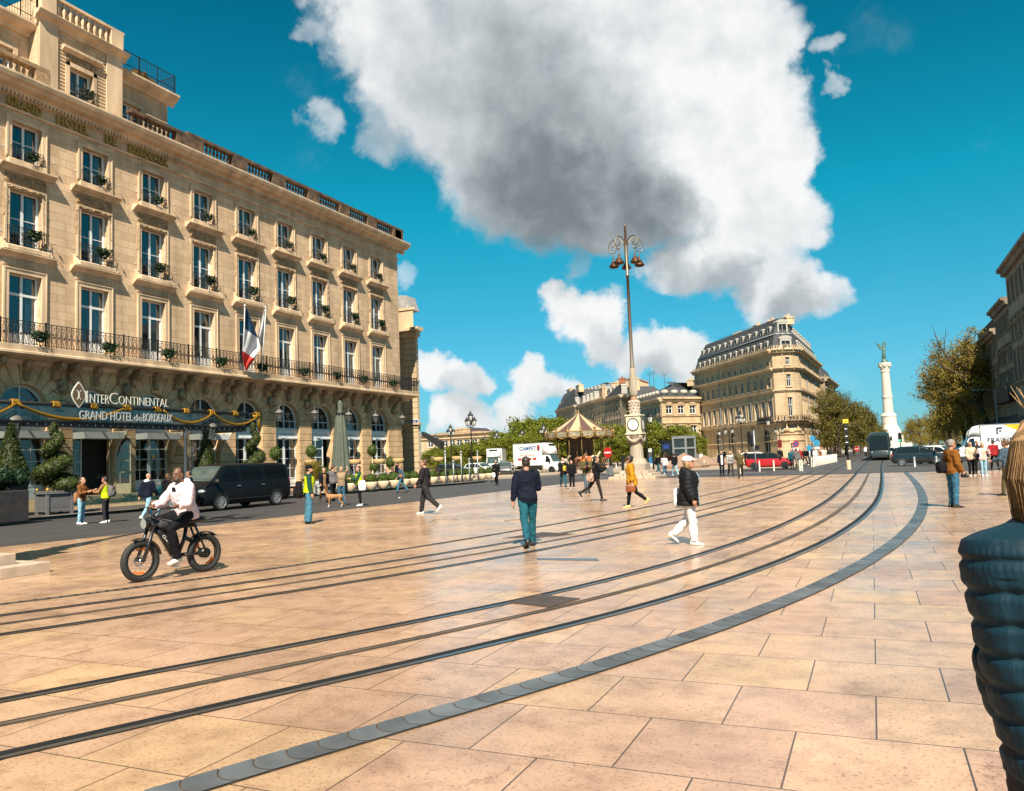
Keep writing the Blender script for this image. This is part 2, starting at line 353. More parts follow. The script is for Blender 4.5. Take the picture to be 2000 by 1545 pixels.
# == ground
def catmull(P,sub=6):
 P=[Vector(p)for p in P];out=[]
 for i in range(len(P)-1):
  a,b,c,d=P[max(i-1,0)],P[i],P[i+1],P[min(i+2,len(P)-1)]
  for k in range(sub):
   t=k/sub;out.append(.5*((2*b)+(c-a)*t+(2*a-5*b+4*c-d)*t*t+(3*b-a-3*c+d)*t**3))
 out.append(P[-1]);return out
def offset(P,d):
 o=[]
 for i,p in enumerate(P):
  t=(P[min(i+1,len(P)-1)]-P[max(i-1,0)]).normalized();o.append(p+Vector((-t.y,t.x))*d)
 return o
def strip(P,w,z,mb=None,d=0.0):
 mb=mb or MB();a=offset(P,d+w/2);b=offset(P,d-w/2);n=len(P)
 return mb.add([(p.x,p.y,z)for p in a]+[(p.x,p.y,z)for p in b],[(i,n+i,n+i+1,i+1)for i in range(n-1)])
def paving_mat():
 m=bpy.data.materials.new('polished_paving');N,L=NT(m);b=N['Principled BSDF']
 tc=N.new('ShaderNodeTexCoord');mp=N.new('ShaderNodeMapping');mp.inputs['Location'].default_value=(.53,.10,0);L.new(tc.outputs['Object'],mp.inputs[0])
 br=N.new('ShaderNodeTexBrick');L.new(mp.outputs[0],br.inputs[0]);br.inputs['Scale'].default_value=1
 br.inputs['Brick Width'].default_value=.875;br.inputs['Row Height'].default_value=.87;br.inputs['Mortar Size'].default_value=.006;br.inputs['Mortar Smooth'].default_value=.2
 br.inputs['Color1'].default_value=(1,1,1,1);br.inputs['Color2'].default_value=(.0,.0,.0,1);br.inputs['Mortar'].default_value=(.5,.5,.5,1)
 br.offset=.5;br.inputs['Bias'].default_value=0
 rp=N.new('ShaderNodeValToRGB');e=rp.color_ramp.elements
 e[0].position=0;e[0].color=(.46,.30,.21,1);e[1].position=1;e[1].color=(.59,.40,.24,1)
 q=e.new(.25);q.color=(.53,.34,.235,1);q=e.new(.55);q.color=(.57,.375,.25,1);q=e.new(.8);q.color=(.55,.365,.225,1)
 L.new(br.outputs['Color'],rp.inputs[0])
 def nz(s,d=6,ro=.6,sc=None):
  n=N.new('ShaderNodeTexNoise');n.inputs['Scale'].default_value=s;n.inputs['Detail'].default_value=d;n.inputs['Roughness'].default_value=ro
  src=tc.outputs['Object']
  if sc:k=N.new('ShaderNodeMapping');k.inputs['Scale'].default_value=sc;L.new(src,k.inputs[0]);src=k.outputs[0]
  L.new(src,n.inputs['Vector']);return n.outputs['Fac']
 def ramp(v,p0,c0,p1,c1):
  r=N.new('ShaderNodeValToRGB');r.color_ramp.elements[0].position=p0;r.color_ramp.elements[0].color=c0;r.color_ramp.elements[1].position=p1;r.color_ramp.elements[1].color=c1
  L.new(v,r.inputs[0]);return r.outputs[0]
 def mul(a,c,f=1.0):
  x=N.new('ShaderNodeMix');x.data_type='RGBA';x.blend_type='MULTIPLY';x.inputs[0].default_value=f;L.new(a,x.inputs[6]);L.new(c,x.inputs[7]);return x.outputs[2]
 col=mul(rp.outputs[0],ramp(nz(.35,6,.6),.35,(.72,.70,.70,1),.65,(1.08,1.06,1.03,1)))
 col=mul(col,ramp(nz(3.2,9,.68),.35,(.76,.72,.69,1),.55,(1.03,1.02,1,1)))
 col=mul(col,ramp(nz(38,8,.74),.36,(.36,.27,.21,1),.46,(1,1,1,1)),.9)
 vo=N.new('ShaderNodeTexVoronoi');vo.inputs['Scale'].default_value=1.05;vo.inputs['Randomness'].default_value=1;L.new(tc.outputs['Object'],vo.inputs['Vector'])
 col=mul(col,ramp(vo.outputs['Distance'],.020,(.30,.27,.25,1),.034,(1,1,1,1)))
 col=mul(col,ramp(nz(1.4,9,.72),.30,(.62,.56,.52,1),.40,(1,1,1,1)),.75)
 ck=N.new('ShaderNodeTexVoronoi');ck.feature='DISTANCE_TO_EDGE';ck.inputs['Scale'].default_value=.55;wv=N.new('ShaderNodeVectorMath');wv.operation='ADD'
 wn=N.new('ShaderNodeTexNoise');wn.inputs['Scale'].default_value=3;wn.inputs['Detail'].default_value=6;L.new(tc.outputs['Object'],wn.inputs['Vector']);L.new(tc.outputs['Object'],wv.inputs[0]);L.new(wn.outputs['Color'],wv.inputs[1]);L.new(wv.outputs[0],ck.inputs['Vector'])
 ckm=mul(ramp(ck.outputs['Distance'],.001,(.45,.36,.30,1),.006,(1,1,1,1)),ramp(nz(.45,3),.5,(1,1,1,1),.56,(1,1,1,1)));cf=N.new('ShaderNodeMix');cf.data_type='RGBA';L.new(ramp(nz(.6,2),.52,(0,0,0,1),.60,(1,1,1,1)),cf.inputs[0]);cf.inputs[6].default_value=(1,1,1,1);L.new(ckm,cf.inputs[7]);col=mul(col,cf.outputs[2],.7)
 mo=N.new('ShaderNodeMix');mo.data_type='RGBA';L.new(br.outputs['Fac'],mo.inputs[0]);L.new(col,mo.inputs[6]);mo.inputs[7].default_value=(.085,.052,.032,1)
 L.new(mo.outputs[2],b.inputs['Base Color'])
 rr=ramp(nz(.8,6,.65),.3,(.13,.13,.13,1),.7,(.36,.36,.36,1));L.new(rr,b.inputs['Roughness']);b.inputs['Specular IOR Level'].default_value=.45
 h=N.new('ShaderNodeMath');h.operation='MULTIPLY_ADD';L.new(br.outputs['Fac'],h.inputs[0]);h.inputs[1].default_value=-.8;L.new(nz(14,8,.7),h.inputs[2])
 bp=N.new('ShaderNodeBump');bp.inputs['Strength'].default_value=.09;bp.inputs['Distance'].default_value=.012;L.new(h.outputs[0],bp.inputs['Height']);L.new(bp.outputs[0],b.inputs['Normal'])
 return m
PAVE=paving_mat()
def asphalt(name,c,wear=.3):
 m=bpy.data.materials.new(name);N,L=NT(m);b=N['Principled BSDF'];b.inputs['Roughness'].default_value=.62
 tc=N.new('ShaderNodeTexCoord')
 n=N.new('ShaderNodeTexNoise');n.inputs['Scale'].default_value=.35;n.inputs['Detail'].default_value=7;n.inputs['Roughness'].default_value=.65
 mp=N.new('ShaderNodeMapping');mp.inputs['Scale'].default_value=(2.2,.5,1);L.new(tc.outputs['Object'],mp.inputs[0]);L.new(mp.outputs[0],n.inputs[0])
 n2=N.new('ShaderNodeTexNoise');n2.inputs['Scale'].default_value=60;n2.inputs['Detail'].default_value=3;L.new(tc.outputs['Object'],n2.inputs[0])
 a=N.new('ShaderNodeMath');a.operation='MULTIPLY_ADD';L.new(n2.outputs['Fac'],a.inputs[0]);a.inputs[1].default_value=.35;L.new(n.outputs['Fac'],a.inputs[2])
 r=N.new('ShaderNodeValToRGB');r.color_ramp.elements[0].position=.4;r.color_ramp.elements[1].position=.95
 r.color_ramp.elements[0].color=(*[x*(1-wear)for x in c],1);r.color_ramp.elements[1].color=(*[x*(1+wear)for x in c],1)
 L.new(a.outputs[0],r.inputs[0]);L.new(r.outputs[0],b.inputs['Base Color'])
 bp=N.new('ShaderNodeBump');bp.inputs['Strength'].default_value=.3;bp.inputs['Distance'].default_value=.01;L.new(n2.outputs['Fac'],bp.inputs['Height']);L.new(bp.outputs[0],b.inputs['Normal'])
 return m
ASPH=asphalt('asphalt',(.052,.049,.049));ASPH2=asphalt('worn_asphalt',(.072,.066,.063));FARG=mat('far_ground',(.16,.14,.115),.9,var=.3,vs=.05)
KERB=mat('kerb_stone',(.20,.175,.15),.8,var=.2,vs=2,bump=.2)
RAILM=mat('rail_steel',(.30,.30,.30),.28,metal=.9,var=.3,vs=1.2)
SLOT=mat('rail_groove',(.006,.006,.006),.7,var=.2)
RUBB=mat('rail_seal',(.035,.03,.026),.6,var=.5,vs=.8)
APS=mat('track_middle_strip',(.115,.082,.055),.6,var=.45,vs=1.1)
DRAIN=mat('drain_iron',(.07,.062,.055),.6,var=.4,vs=3)
GUT=mat('grey_granite',(.098,.108,.116),.42,var=.35,vs=2.2,bump=.2,bs=30)
def islands(m,k):
 N,L=m.node_tree.nodes,m.node_tree.links;b=N['Principled BSDF'];src=b.inputs['Base Color'].links[0].from_socket;g=N.new('ShaderNodeNewGeometry');r=N.new('ShaderNodeMapRange');r.inputs[3].default_value=1-k;r.inputs[4].default_value=1+k;L.new(g.outputs['Random Per Island'],r.inputs[0])
 v=N.new('ShaderNodeVectorMath');v.operation='SCALE';L.new(src,v.inputs[0]);L.new(r.outputs[0],v.inputs['Scale']);L.new(v.outputs[0],b.inputs['Base Color'])
islands(GUT,.28)
def plane(name,x0,x1,y0,y1,z,m,nx=1,ny=1):
 mb=MB();mb.quad((x0,y0,z),(x1,y0,z),(x1,y1,z),(x0,y1,z));return tag(mb.build(name,m),kind='structure')
tag(MB().quad((-3000,-400,-.02),(3000,-400,-.02),(3000,4000,-.02),(-3000,4000,-.02)).build('ground',FARG),kind='structure')
plane('road',-31,40,-30,110,-.008,ASPH)
def sheet(name,poly,z,m):return tag(MB().add([(x,y,z)for x,y in poly],[tuple(range(len(poly)))]).build(name,m),kind='structure')
pe=[(-21.6,-30),(-20.9,4),(-20.35,12),(-19.25,19),(-18.7,30),(-18.5,45),(-18.5,56),(-12,55.2),(-3,53.6),(1.3,54.2),(6,53.5),(40,53.5),(40,-30)]
sheet('plaza_paving',list(reversed(pe)),0.0,PAVE)
sheet('avenue_road',[(-6.5,56),(9,56),(9,420),(-6.5,420)],-.004,ASPH2)
mb=MB();kx=[(-31.2,-30),(-31.2,22),(-30.9,36),(-30.4,44),(-28.6,52),(-28.3,58)]
mb.add([(x,y,.13)for x,y in kx]+[(x-.28,y,.134)for x,y in kx]+[(x,y,-.02)for x,y in kx],[(i,i+1,7+i-1+0,6+i)for i in range(5)]+[(12+i,12+i+1,i+1,i)for i in range(5)])
tag(mb.build('kerb',KERB),kind='structure')
sheet('pavement',[(-30.9,-30),(-30.9,22),(-30.6,36),(-30.1,44),(-28.3,52),(-28.3,60),(-60,60),(-60,-30)],.127,asphalt('pavement_asphalt',(.075,.068,.063),.25))
mb=MB();isl=[atd(770,66),atd(1010,74),atd(1180,88),atd(1350,100),atd(1380,106)]
far_=[atd(1380,420),atd(700,420)]
pts=[(p.x,p.y)for p in isl+far_]
SAND=mat('sandy_paving',(.36,.285,.215),.85,var=.15,vs=.3)
mb.prism(pts,-.02,.14,'z');tag(mb.build('square_pavement',SAND),kind='structure')
plane('zebra_line',-24,-7.5,63.2,63.45,-.004,mat('white_road_paint',(.62,.6,.57),.7,var=.2))
mb=MB();mb.box(-40,-6.6,78,420,-.02,.13);tag(mb.build('avenue_pavement',SAND),kind='structure')
mb=MB();mb.box(9.1,60,80,420,-.02,.13);tag(mb.build('avenue_pavement',SAND),kind='structure')
R2=catmull([Vector((x,y))for y,x in((-6,-9.7),(-2,-7.6),(1,-6.1),(2.5,-5.35),(4.3,-4.47),(6,-3.65),(8,-2.77),(9.5,-2.23),(11,-1.79),(13,-1.33),(15.5,-.89),(18.5,-.53),(22,-.24),(27,.02),(33,.18),(42,.31),(53,.42),(68,.55),(90,.85),(140,1.6),(300,4.0))])
L2=catmull([Vector((x,y))for y,x in((-6,-15.0),(-2,-12.7),(2,-10.7),(3.6,-9.87),(5,-9.15),(7,-8.2),(8,-7.74),(9.5,-7.12),(11,-6.57),(13,-5.95),(15.5,-5.3),(18.5,-4.68),(22,-4.14),(27,-3.58),(33,-3.15),(42,-2.85),(53,-2.7),(68,-2.6),(90,-2.3),(140,-1.5),(300,1.0))])
DR=catmull([Vector((x,y))for y,x in((-6,-17.5),(-2,-15.5),(2.5,-13.3),(5,-12.05),(7,-10.98),(8,-10.47),(9.5,-9.86),(11,-9.35),(13,-8.79),(15.5,-8.21),(18.5,-7.66),(22,-7.14),(27,-6.56),(33,-6.04),(42,-5.48),(53,-5.01))])
GC=catmull([Vector((x,y))for y,x in((-6,-7.8),(-2,-5.9),(0,-4.95),(2.5,-3.8),(3.6,-3.31),(4.3,-2.99),(5,-2.66),(6,-2.21),(7,-1.81),(8,-1.44),(9.5,-.97),(11,-.58),(13,-.15),(15.5,.27),(18.5,.65),(22,.97),(27,1.28),(33,1.5),(42,1.66),(54,1.74))])
for P_ in(R2,L2):
 mb=MB()
 for d,wd in((0.0,.18),(1.44,.18)):
  mb.cm=0;strip(P_,wd,.004,mb,d)
  mb.cm=1;strip(P_,.062,.008,mb,d-.052)
  mb.cm=2;strip(P_,.085,.0085,mb,d+.026)
 mb.cm=3;strip(P_,.13,.004,mb,.74);mb.cm=0;strip(P_,.014,.008,mb,.70);strip(P_,.014,.008,mb,.78)
 tag(mb.build('tram_track',[RUBB,RAILM,SLOT,APS]),kind='structure')
mb=MB();strip(DR,.17,.004,mb);mb.cm=1;P_=DR
for i in range(0,len(P_)-1):
 a,b_=P_[i],P_[i+1];n=max(1,int((b_-a).length/.11))if a.y<30 else 0
 t=(b_-a).normalized();nn=Vector((-t.y,t.x))
 for k in range(n):
  c=a.lerp(b_,(k+.5)/n);q=[c+nn*.06+t*.02,c-nn*.06+t*.02,c-nn*.06-t*.02,c+nn*.06-t*.02]
  mb.add([(p.x,p.y,.008)for p in q],[(3,2,1,0)])
tag(mb.build('drain_channel',[DRAIN,SLOT]),kind='structure')
mb=MB();tot=0;acc=[0]
for i in range(1,len(GC)):acc.append(acc[-1]+(GC[i]-GC[i-1]).length)
def along(P,acc,s):
 for i in range(1,len(P)):
  if acc[i]>=s:t=(s-acc[i-1])/(acc[i]-acc[i-1]);return P[i-1].lerp(P[i],t),(P[i]-P[i-1]).normalized()
 return P[-1],(P[-1]-P[-2]).normalized()
s=0.0
while s<acc[-1]-.5:
 ln=.205
 for(sa,sb)in((s+.006,s+ln-.006),):
  rings=[]
  for kk in range(3):
   c,t=along(GC,acc,sa+(sb-sa)*kk/2);nn=Vector((-t.y,t.x));row=[]
   for j in range(7):
    u=-1+2*j/6;z=.0045+.007*u*u
    bow=.05*(1-u*u)
    p=c+nn*(u*.125)+t*(-bow);row.append((p.x,p.y,z))
   rings.append(row)
  n=7;mb.add([p for r_ in rings for p in r_],[(i*n+k,i*n+k+1,(i+1)*n+k+1,(i+1)*n+k)for i in range(2)for k in range(6)],True)
 s+=ln
mb.cm=1;strip(GC,.262,.0035,mb)
tag(mb.build('gutter_stones',[GUT,mat('joint_dirt',(.075,.05,.032),.9,var=.3)]),kind='structure')
PLATE=mat('rusty_plate',(.085,.062,.052),.55,metal=.3,var=.35,vs=8,bump=.5,bs=70)
c0=G(1063,1174);t=Vector((.29,1)).normalized();n_=Vector((-t.y,t.x));q=[c0.xy+n_*a*.31+t*b*.31 for a,b in((1,1),(-1,1),(-1,-1),(1,-1))]
tag(MB().prism([(p.x,p.y)for p in reversed(q)],.001,.009,'z').build('access_plate',PLATE),'square rusty steel plate between the rails of the near tram track','access plate')
q=[G(*p)for p in((980,1052),(1085,1048),(1122,1043),(1060,1040))]
tag(MB().prism([(p.x,p.y)for p in q][::-1],.001,.009,'z').build('access_plate',PLATE),'thin dark plate between the far tram rails behind the walking man','access plate')
q=[G(*p)for p in((1050,1094),(1170,1096),(1166,1091),(1048,1091))]
tag(MB().prism([(p.x,p.y)for p in q][::-1],.001,.008,'z').build('metal_strip',RAILM),'narrow grey metal strip let into the paving between both tracks','metal strip')
for(x,y,lb)in((868,1016,'round manhole cover right of the man in black with white shoes'),(1012,1017,'round manhole cover left of the man in the navy sweater')):
 p=G(x,y);o=MB().lathe([(.0,.004),(.36,.004),(.36,.009),(.40,.009),(.40,.0)][::-1],28,(0,0,0));o=o.build('manhole_cover',PAVE,smooth=False);o.location=p
 r_=MB().disc((0,0,.0105),.375,'z',28,.355).build('manhole_rim',SLOT,o,world=False);tag(o,lb,'manhole cover')
p=G(1198,1171);q=[p.xy+n_*a*.07+t*b*.45 for a,b in((1,1),(-1,1),(-1,-1),(1,-1))]
fw_=MB();rg=random.Random(21)
for i in range(6500):
 x=rg.uniform(-60,200);h_=7+4*noise.noise(Vector((x*.06,3,0)))+2*noise.noise(Vector((x*.3,5,0)));p=Vector((x,432+rg.uniform(-5,5),rg.uniform(0,1)**.7*h_));a=Vector((rg.uniform(-1,1),rg.uniform(-1,1),rg.uniform(-.5,1))).normalized();b=a.orthogonal().normalized();e=a.cross(b);q_=rg.uniform(.5,1.1);fw_.add([p-b*q_,p+e*q_*.6,p+b*q_,p-e*q_*.6],[(0,1,2,3)])
tag(fw_.build('far_wood',OLIVE),'distant mass of brown-green trees closing the avenue','wood',None,'stuff')
# == the hotel (facade in the plane X = FX, running along Y)
FX=-37.0;BAY=[25.03+3.79*(k-3)for k in range(12)]
Y0,Y1=12.0,58.75
hotel=thing('hotel_building','long pale stone hotel of four storeys with iron balconies and gold lettering','hotel',(FX,40,0))
def ylen(mb,prof,y0,y1):
 return mb.prism([(FX+x,z)for x,z in prof],y0,y1,'y')
def wall_grid(mb,x,u0,u1,z0,z1,holes,depth):
 us=sorted({u0,u1,*[h[0]for h in holes],*[h[1]for h in holes]});zs=sorted({z0,z1,*[h[2]for h in holes],*[h[3]for h in holes]})
 for i in range(len(us)-1):
  for j in range(len(zs)-1):
   uc,zc=(us[i]+us[i+1])/2,(zs[j]+zs[j+1])/2
   if any(h[0]<uc<h[1]and h[2]<zc<h[3]for h in holes):continue
   mb.quad((x,us[i],zs[j]),(x,us[i+1],zs[j]),(x,us[i+1],zs[j+1]),(x,us[i],zs[j+1]))
 for a,b,c,d in holes:
  xi=x-depth
  mb.quad((x,a,c),(xi,a,c),(xi,a,d),(x,a,d));mb.quad((xi,b,c),(x,b,c),(x,b,d),(xi,b,d))
  mb.quad((xi,a,d),(xi,b,d),(x,b,d),(x,a,d));mb.quad((x,a,c),(x,b,c),(xi,b,c),(xi,a,c))
WH=.83
holes=[]
for y in BAY:
 holes+=[(y-WH,y+WH,8.0,11.58),(y-WH,y+WH,12.9,15.7),(y-WH+.06,y+WH-.06,17.2,19.1)]
mb=MB();wall_grid(mb,FX,Y0,Y1,7.3,20.5,holes,.42)
mb.quad((FX,Y1,7.3),(FX-22,Y1,7.3),(FX-22,Y1,20.5),(FX,Y1,20.5));mb.quad((FX-22,Y0,0),(FX,Y0,0),(FX,Y0,21),(FX-22,Y0,21))
mb.quad((FX-22,Y1,0),(FX-22,Y0,0),(FX-22,Y0,21),(FX-22,Y1,21))
mb.build('wall',HOT,hotel)
AR,SP=1.22,5.03
mb=MB();xw=FX+.02
holes=[(y-AR,y+AR,.3,SP+AR)for y in BAY]
wall_grid(mb,FX-.06,Y0,Y1,-.1,7.3,holes,.5)
mb.quad((FX-.06,Y1,-.1),(FX-22,Y1,-.1),(FX-22,Y1,7.3),(FX-.06,Y1,7.3))
for y in BAY:
 K=12
 for sgn in(-1,1):
  pts=[(y+sgn*AR*math.cos(math.pi/2*k/K),SP+AR*math.sin(math.pi/2*k/K))for k in range(K+1)]
  for k in range(K):
   a,b=pts[k],pts[k+1];cnr=(y+sgn*AR,SP+AR)
   mb.add([(FX-.06,*a),(FX-.06,*b),(FX-.06,*cnr)],[(0,1,2)if sgn>0 else(0,2,1)])
   mb.quad((FX-.06,*a),(FX-.06,*b),(FX-.56,*b),(FX-.56,*a))
def course(ya,yb,z,h,p=.05):mb.bbox(FX-.06,FX+p,ya,yb,z+.02,z+h-.02,.018)
edges=[Y0]+[q for y in BAY for q in(y-AR,y+AR)]+[Y1]
for i in range(0,len(edges),2):
 ya,yb=edges[i],edges[i+1]
 z=.42
 while z<SP-.02:course(ya,yb,z,.46);z+=.4609
for y in BAY:
 nA=11
 for k in range(nA):
  a0,a1=math.pi*k/nA+.012,math.pi*(k+1)/nA-.012
  def hit(a):
   c,s_=math.cos(a),math.sin(a);t=9e9
   if abs(c)>1e-6:t=min(t,1.875/abs(c))
   if s_>1e-6:t=min(t,2.15/s_)
   return t
  am=[a0+(a1-a0)*q/3 for q in range(4)]
  inner=[(y+(AR+.01)*math.cos(a),SP+(AR+.01)*math.sin(a))for a in am]
  outer=[(y+hit(a)*math.cos(a),SP+hit(a)*math.sin(a))for a in(a0,a1)]
  ca=math.atan2(2.15,1.875);cor=[]
  for sg,aa in((1,ca),(-1,math.pi-ca)):
   if a0<aa<a1:cor=[(y+sg*1.875,SP+2.15)]
  mb.prism(inner[::1]+[outer[1]]+cor+[outer[0]],FX-.055,FX+(.09 if k==5 else.05),'x')
mb.build('rusticated_wall',RUST,hotel)
mb=MB();mb.box(FX-.05,FX+.16,Y0,24.9-3.79,.1,.40)
mb.build('plinth',TRIM,hotel)
for i in range(0,len(edges),2):mb=MB();mb.bbox(FX-.05,FX+.09,edges[i]-.01,edges[i+1]+.01,.05,.41,.02);mb.build('plinth',TRIM,hotel)
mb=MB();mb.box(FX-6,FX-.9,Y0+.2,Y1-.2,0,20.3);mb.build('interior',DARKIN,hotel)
def window_mesh(w,h,transom=None,bars=1,d=.34,panel=0.0):
 f=MB();y=w/2;t=.065
 f.box(-d,-d+.07,-y,-y+t,0,h);f.box(-d,-d+.07,y-t,y,0,h);f.box(-d,-d+.07,-y+t,y-t,h-t,h);f.box(-d,-d+.07,-y+t,y-t,0,.1)
 top=h-t
 if transom:f.box(-d-.005,-d+.09,-y+t,y-t,transom-.06,transom+.06)
 f.box(-d-.003,-d+.085,-.062,.062,.1,h-t)
 for k in range(bars):zz=.1+((transom or h)-.1)*(k+1)/(bars+1);f.box(-d,-d+.05,-y+t,y-t,zz-.02,zz+.02)
 for s_ in(-1,1):f.box(-d,-d+.06,s_*(y-t-.05),s_*(y-t),.1,h-t);
 if panel:f.box(-d-.004,-d+.04,-y+t,y-t,.1,panel);f.box(-d,-d+.055,-y+t+.12,-.16,.2,panel-.1);f.box(-d,-d+.055,.16,y-t-.12,.2,panel-.1)
 g=MB();g.quad((-d+.02,-y+t,.1+panel*.9),(-d+.02,y-t,.1+panel*.9),(-d+.02,y-t,h-t),(-d+.02,-y+t,h-t))
 c=MB();n=24
 for s_ in(-1,1):
  xs=[(-d-.22+.03*math.sin(k*1.9),s_*(y-.02-k*(y*.52)/n))for k in range(n+1)]
  for k in range(n):c.quad((xs[k][0],xs[k][1],.05),(xs[k+1][0],xs[k+1][1],.05),(xs[k+1][0],xs[k+1][1],h-.05),(xs[k][0],xs[k][1],h-.05))
 return f.build('window',WHITEF,data_only=True),g.build('pane',GLASS,data_only=True),c.build('curtain',CURT,data_only=True,smooth=True)
def put_window(ms,y,z,parent=hotel,x=FX,names=('window','pane','curtain')):
 o=bpy.data.objects.new(names[0],ms[0]);COL.objects.link(o);o.parent=parent;o.location=Vector((x,y,z))-parent.location
 for m_,nm in zip(ms[1:],names[1:]):
  c=bpy.data.objects.new(nm,m_);COL.objects.link(c);c.parent=o
 return o
WA=window_mesh(1.66,3.58,2.62,0,panel=.75);WB=window_mesh(1.66,2.8,None,1);WC=window_mesh(1.54,1.9,None,1)
for y in BAY:put_window(WA,y,8.0);put_window(WB,y,12.9);put_window(WC,y,17.2)
def surround(y,hw,z0,z1,w=.2,p=.07):
 for s_ in(-1,1):mb.bbox(FX-.02,FX+p,y+s_*hw,y+s_*(hw+w),z0,z1,.015);mb.bbox(FX-.02,FX+p+.035,y+s_*(hw+w),y+s_*(hw+w+.07),z0,z1+w+.07,.012)
 mb.bbox(FX-.02,FX+p,y-hw-w,y+hw+w,z1,z1+w,.015)
 mb.box(FX-.02,FX+p+.035,y-hw-w,y+hw+w,z1+w+.002,z1+w+.07)
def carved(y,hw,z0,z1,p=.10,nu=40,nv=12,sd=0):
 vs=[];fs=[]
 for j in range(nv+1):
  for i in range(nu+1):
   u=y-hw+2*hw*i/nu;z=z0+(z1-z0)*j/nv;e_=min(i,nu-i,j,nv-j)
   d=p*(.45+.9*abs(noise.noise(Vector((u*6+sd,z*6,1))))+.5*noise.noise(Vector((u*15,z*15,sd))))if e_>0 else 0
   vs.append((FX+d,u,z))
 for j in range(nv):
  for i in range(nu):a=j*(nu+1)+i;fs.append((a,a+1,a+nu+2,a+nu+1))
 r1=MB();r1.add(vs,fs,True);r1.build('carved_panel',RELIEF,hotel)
SILL=[(0,0),(.10,0),(.12,.05),(.16,.10),(.27,.16),(.29,.20),(.36,.225),(.38,.25),(.38,.30),(0,.34)]
for i,y in enumerate(BAY):
 mb=MB();surround(y,WH,8.0,11.58);surround(y,WH,12.9,15.7,.15,.05);surround(y,WH-.06,17.2,19.1)
 for k in range(22):yy=y-1.05+2.1*(k+.5)/22;mb.box(FX,FX+.09,yy-.03,yy+.03,11.98,12.28)
 mb.box(FX-.02,FX+.05,y-1.12,y+1.12,11.93,12.31)
 mb.prism([(FX+x,12.30+z)for x,z in SILL],y-1.42,y+1.42,'y')
 mb.bbox(FX-.02,FX+.34,y-1.12,y+1.12,12.645,12.9,.06)
 for s_ in(-1,1):mb.prism([(FX,12.65),(FX+.34,12.65),(FX+.16,12.98),(FX,13.25)],y+s_*1.14-.09,y+s_*1.14+.09,'y')
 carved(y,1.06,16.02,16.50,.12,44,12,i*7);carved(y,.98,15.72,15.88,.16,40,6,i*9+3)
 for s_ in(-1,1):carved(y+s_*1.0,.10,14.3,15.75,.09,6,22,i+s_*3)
 mb.prism([(FX+x*1.1,16.55+z)for x,z in SILL],y-1.42,y+1.42,'y');mb.bbox(FX-.02,FX+.20,y-1.0,y+1.0,16.895,17.2,.04)
 mb.build('window_surround',TRIM,hotel)
mb=MB();ylen(mb,[(0,7.18),(.12,7.18),(.2,7.36),(.5,7.42),(1.02,7.5),(1.16,7.56),(1.16,7.66),(1.08,7.70),(1.10,7.98),(0,8.0)],Y0,Y1+1.15)
mb.build('balcony_slab',TRIM,hotel)
mb=MB()
for i,y in enumerate([b+1.895 for b in BAY]+[BAY[0]-1.895]):
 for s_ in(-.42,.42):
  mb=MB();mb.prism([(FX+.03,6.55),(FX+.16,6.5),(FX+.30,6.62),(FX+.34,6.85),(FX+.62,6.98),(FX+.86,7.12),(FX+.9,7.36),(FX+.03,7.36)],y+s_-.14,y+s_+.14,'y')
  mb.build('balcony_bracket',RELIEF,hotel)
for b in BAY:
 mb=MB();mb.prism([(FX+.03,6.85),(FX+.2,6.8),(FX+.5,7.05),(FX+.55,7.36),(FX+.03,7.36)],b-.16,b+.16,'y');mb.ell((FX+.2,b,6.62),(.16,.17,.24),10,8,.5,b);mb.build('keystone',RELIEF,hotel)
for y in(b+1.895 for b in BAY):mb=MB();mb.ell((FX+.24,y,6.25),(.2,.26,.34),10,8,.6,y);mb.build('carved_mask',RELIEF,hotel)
mb=MB()
CORN=[(0,20.30),(.10,20.30),(.12,20.46),(.24,20.5),(.26,20.62),(.62,20.70),(.68,20.82),(.86,20.90),(.92,21.08),(.92,21.18),(0,21.25)]
ylen(mb,CORN,Y0,Y1+.9)
ylen(mb,[(0,19.62),(.10,19.62),(.14,19.72),(0,19.72)],Y0,Y1+.1);mb.box(FX-22,FX,Y0,Y1+.85,20.5,21.2)
y=Y0+.1
while y<Y1+.8:mb.box(FX+.12,FX+.25,y,y+.11,20.335,20.495);y+=.2
mb.build('cornice',TRIM,hotel)
BALU=[(.055,0),(.075,.04),(.05,.1),(.045,.14),(.095,.3),(.09,.38),(.05,.55),(.045,.6),(.075,.64),(.06,.7)]
mb=MB();yy=34.75;mb.box(FX+.06,FX+.46,34.75,Y1+.35,21.2,21.42);mb.box(FX+.02,FX+.5,34.75,Y1+.4,22.14,22.34)
while yy<Y1:
 mb.bbox(FX+.03,FX+.49,yy,yy+1.3,21.42,22.14,.01)
 for k in range(8):
  q=yy+1.3+.14+k*.30
  if q<Y1-.2:mb.lathe(BALU,8,(FX+.26,q,21.42))
 yy+=3.79
mb.bbox(FX+.03,FX+.49,Y1-.9,Y1+.35,21.42,22.14,.01)
mb.build('balustrade',SOOT,hotel)
AX=FX-.95
at=MB();ah=[(23.2,24.9,21.9,23.2),(31.1,32.55,21.75,23.15)]
wall_grid(at,AX,Y0,34.55,21.2,25.0,ah,.35)
at.quad((AX,34.55,21.2),(AX-12,34.55,21.2),(AX-12,34.55,25.0),(AX,34.55,25.0))
PXX=FX-.25
wall_grid(at,PXX,25.75,30.65,21.2,26.4,[(27.45,28.85,20.95,23.3)],.5)
for yq in(25.75,30.65):at.quad((PXX,yq,21.2),(PXX-6,yq,21.2),(PXX-6,yq,26.4),(PXX,yq,26.4))
at.box(PXX-6,PXX-.01,25.76,30.64,26.2,26.42)
at.build('attic_wall',HOT,hotel)
mb=MB()
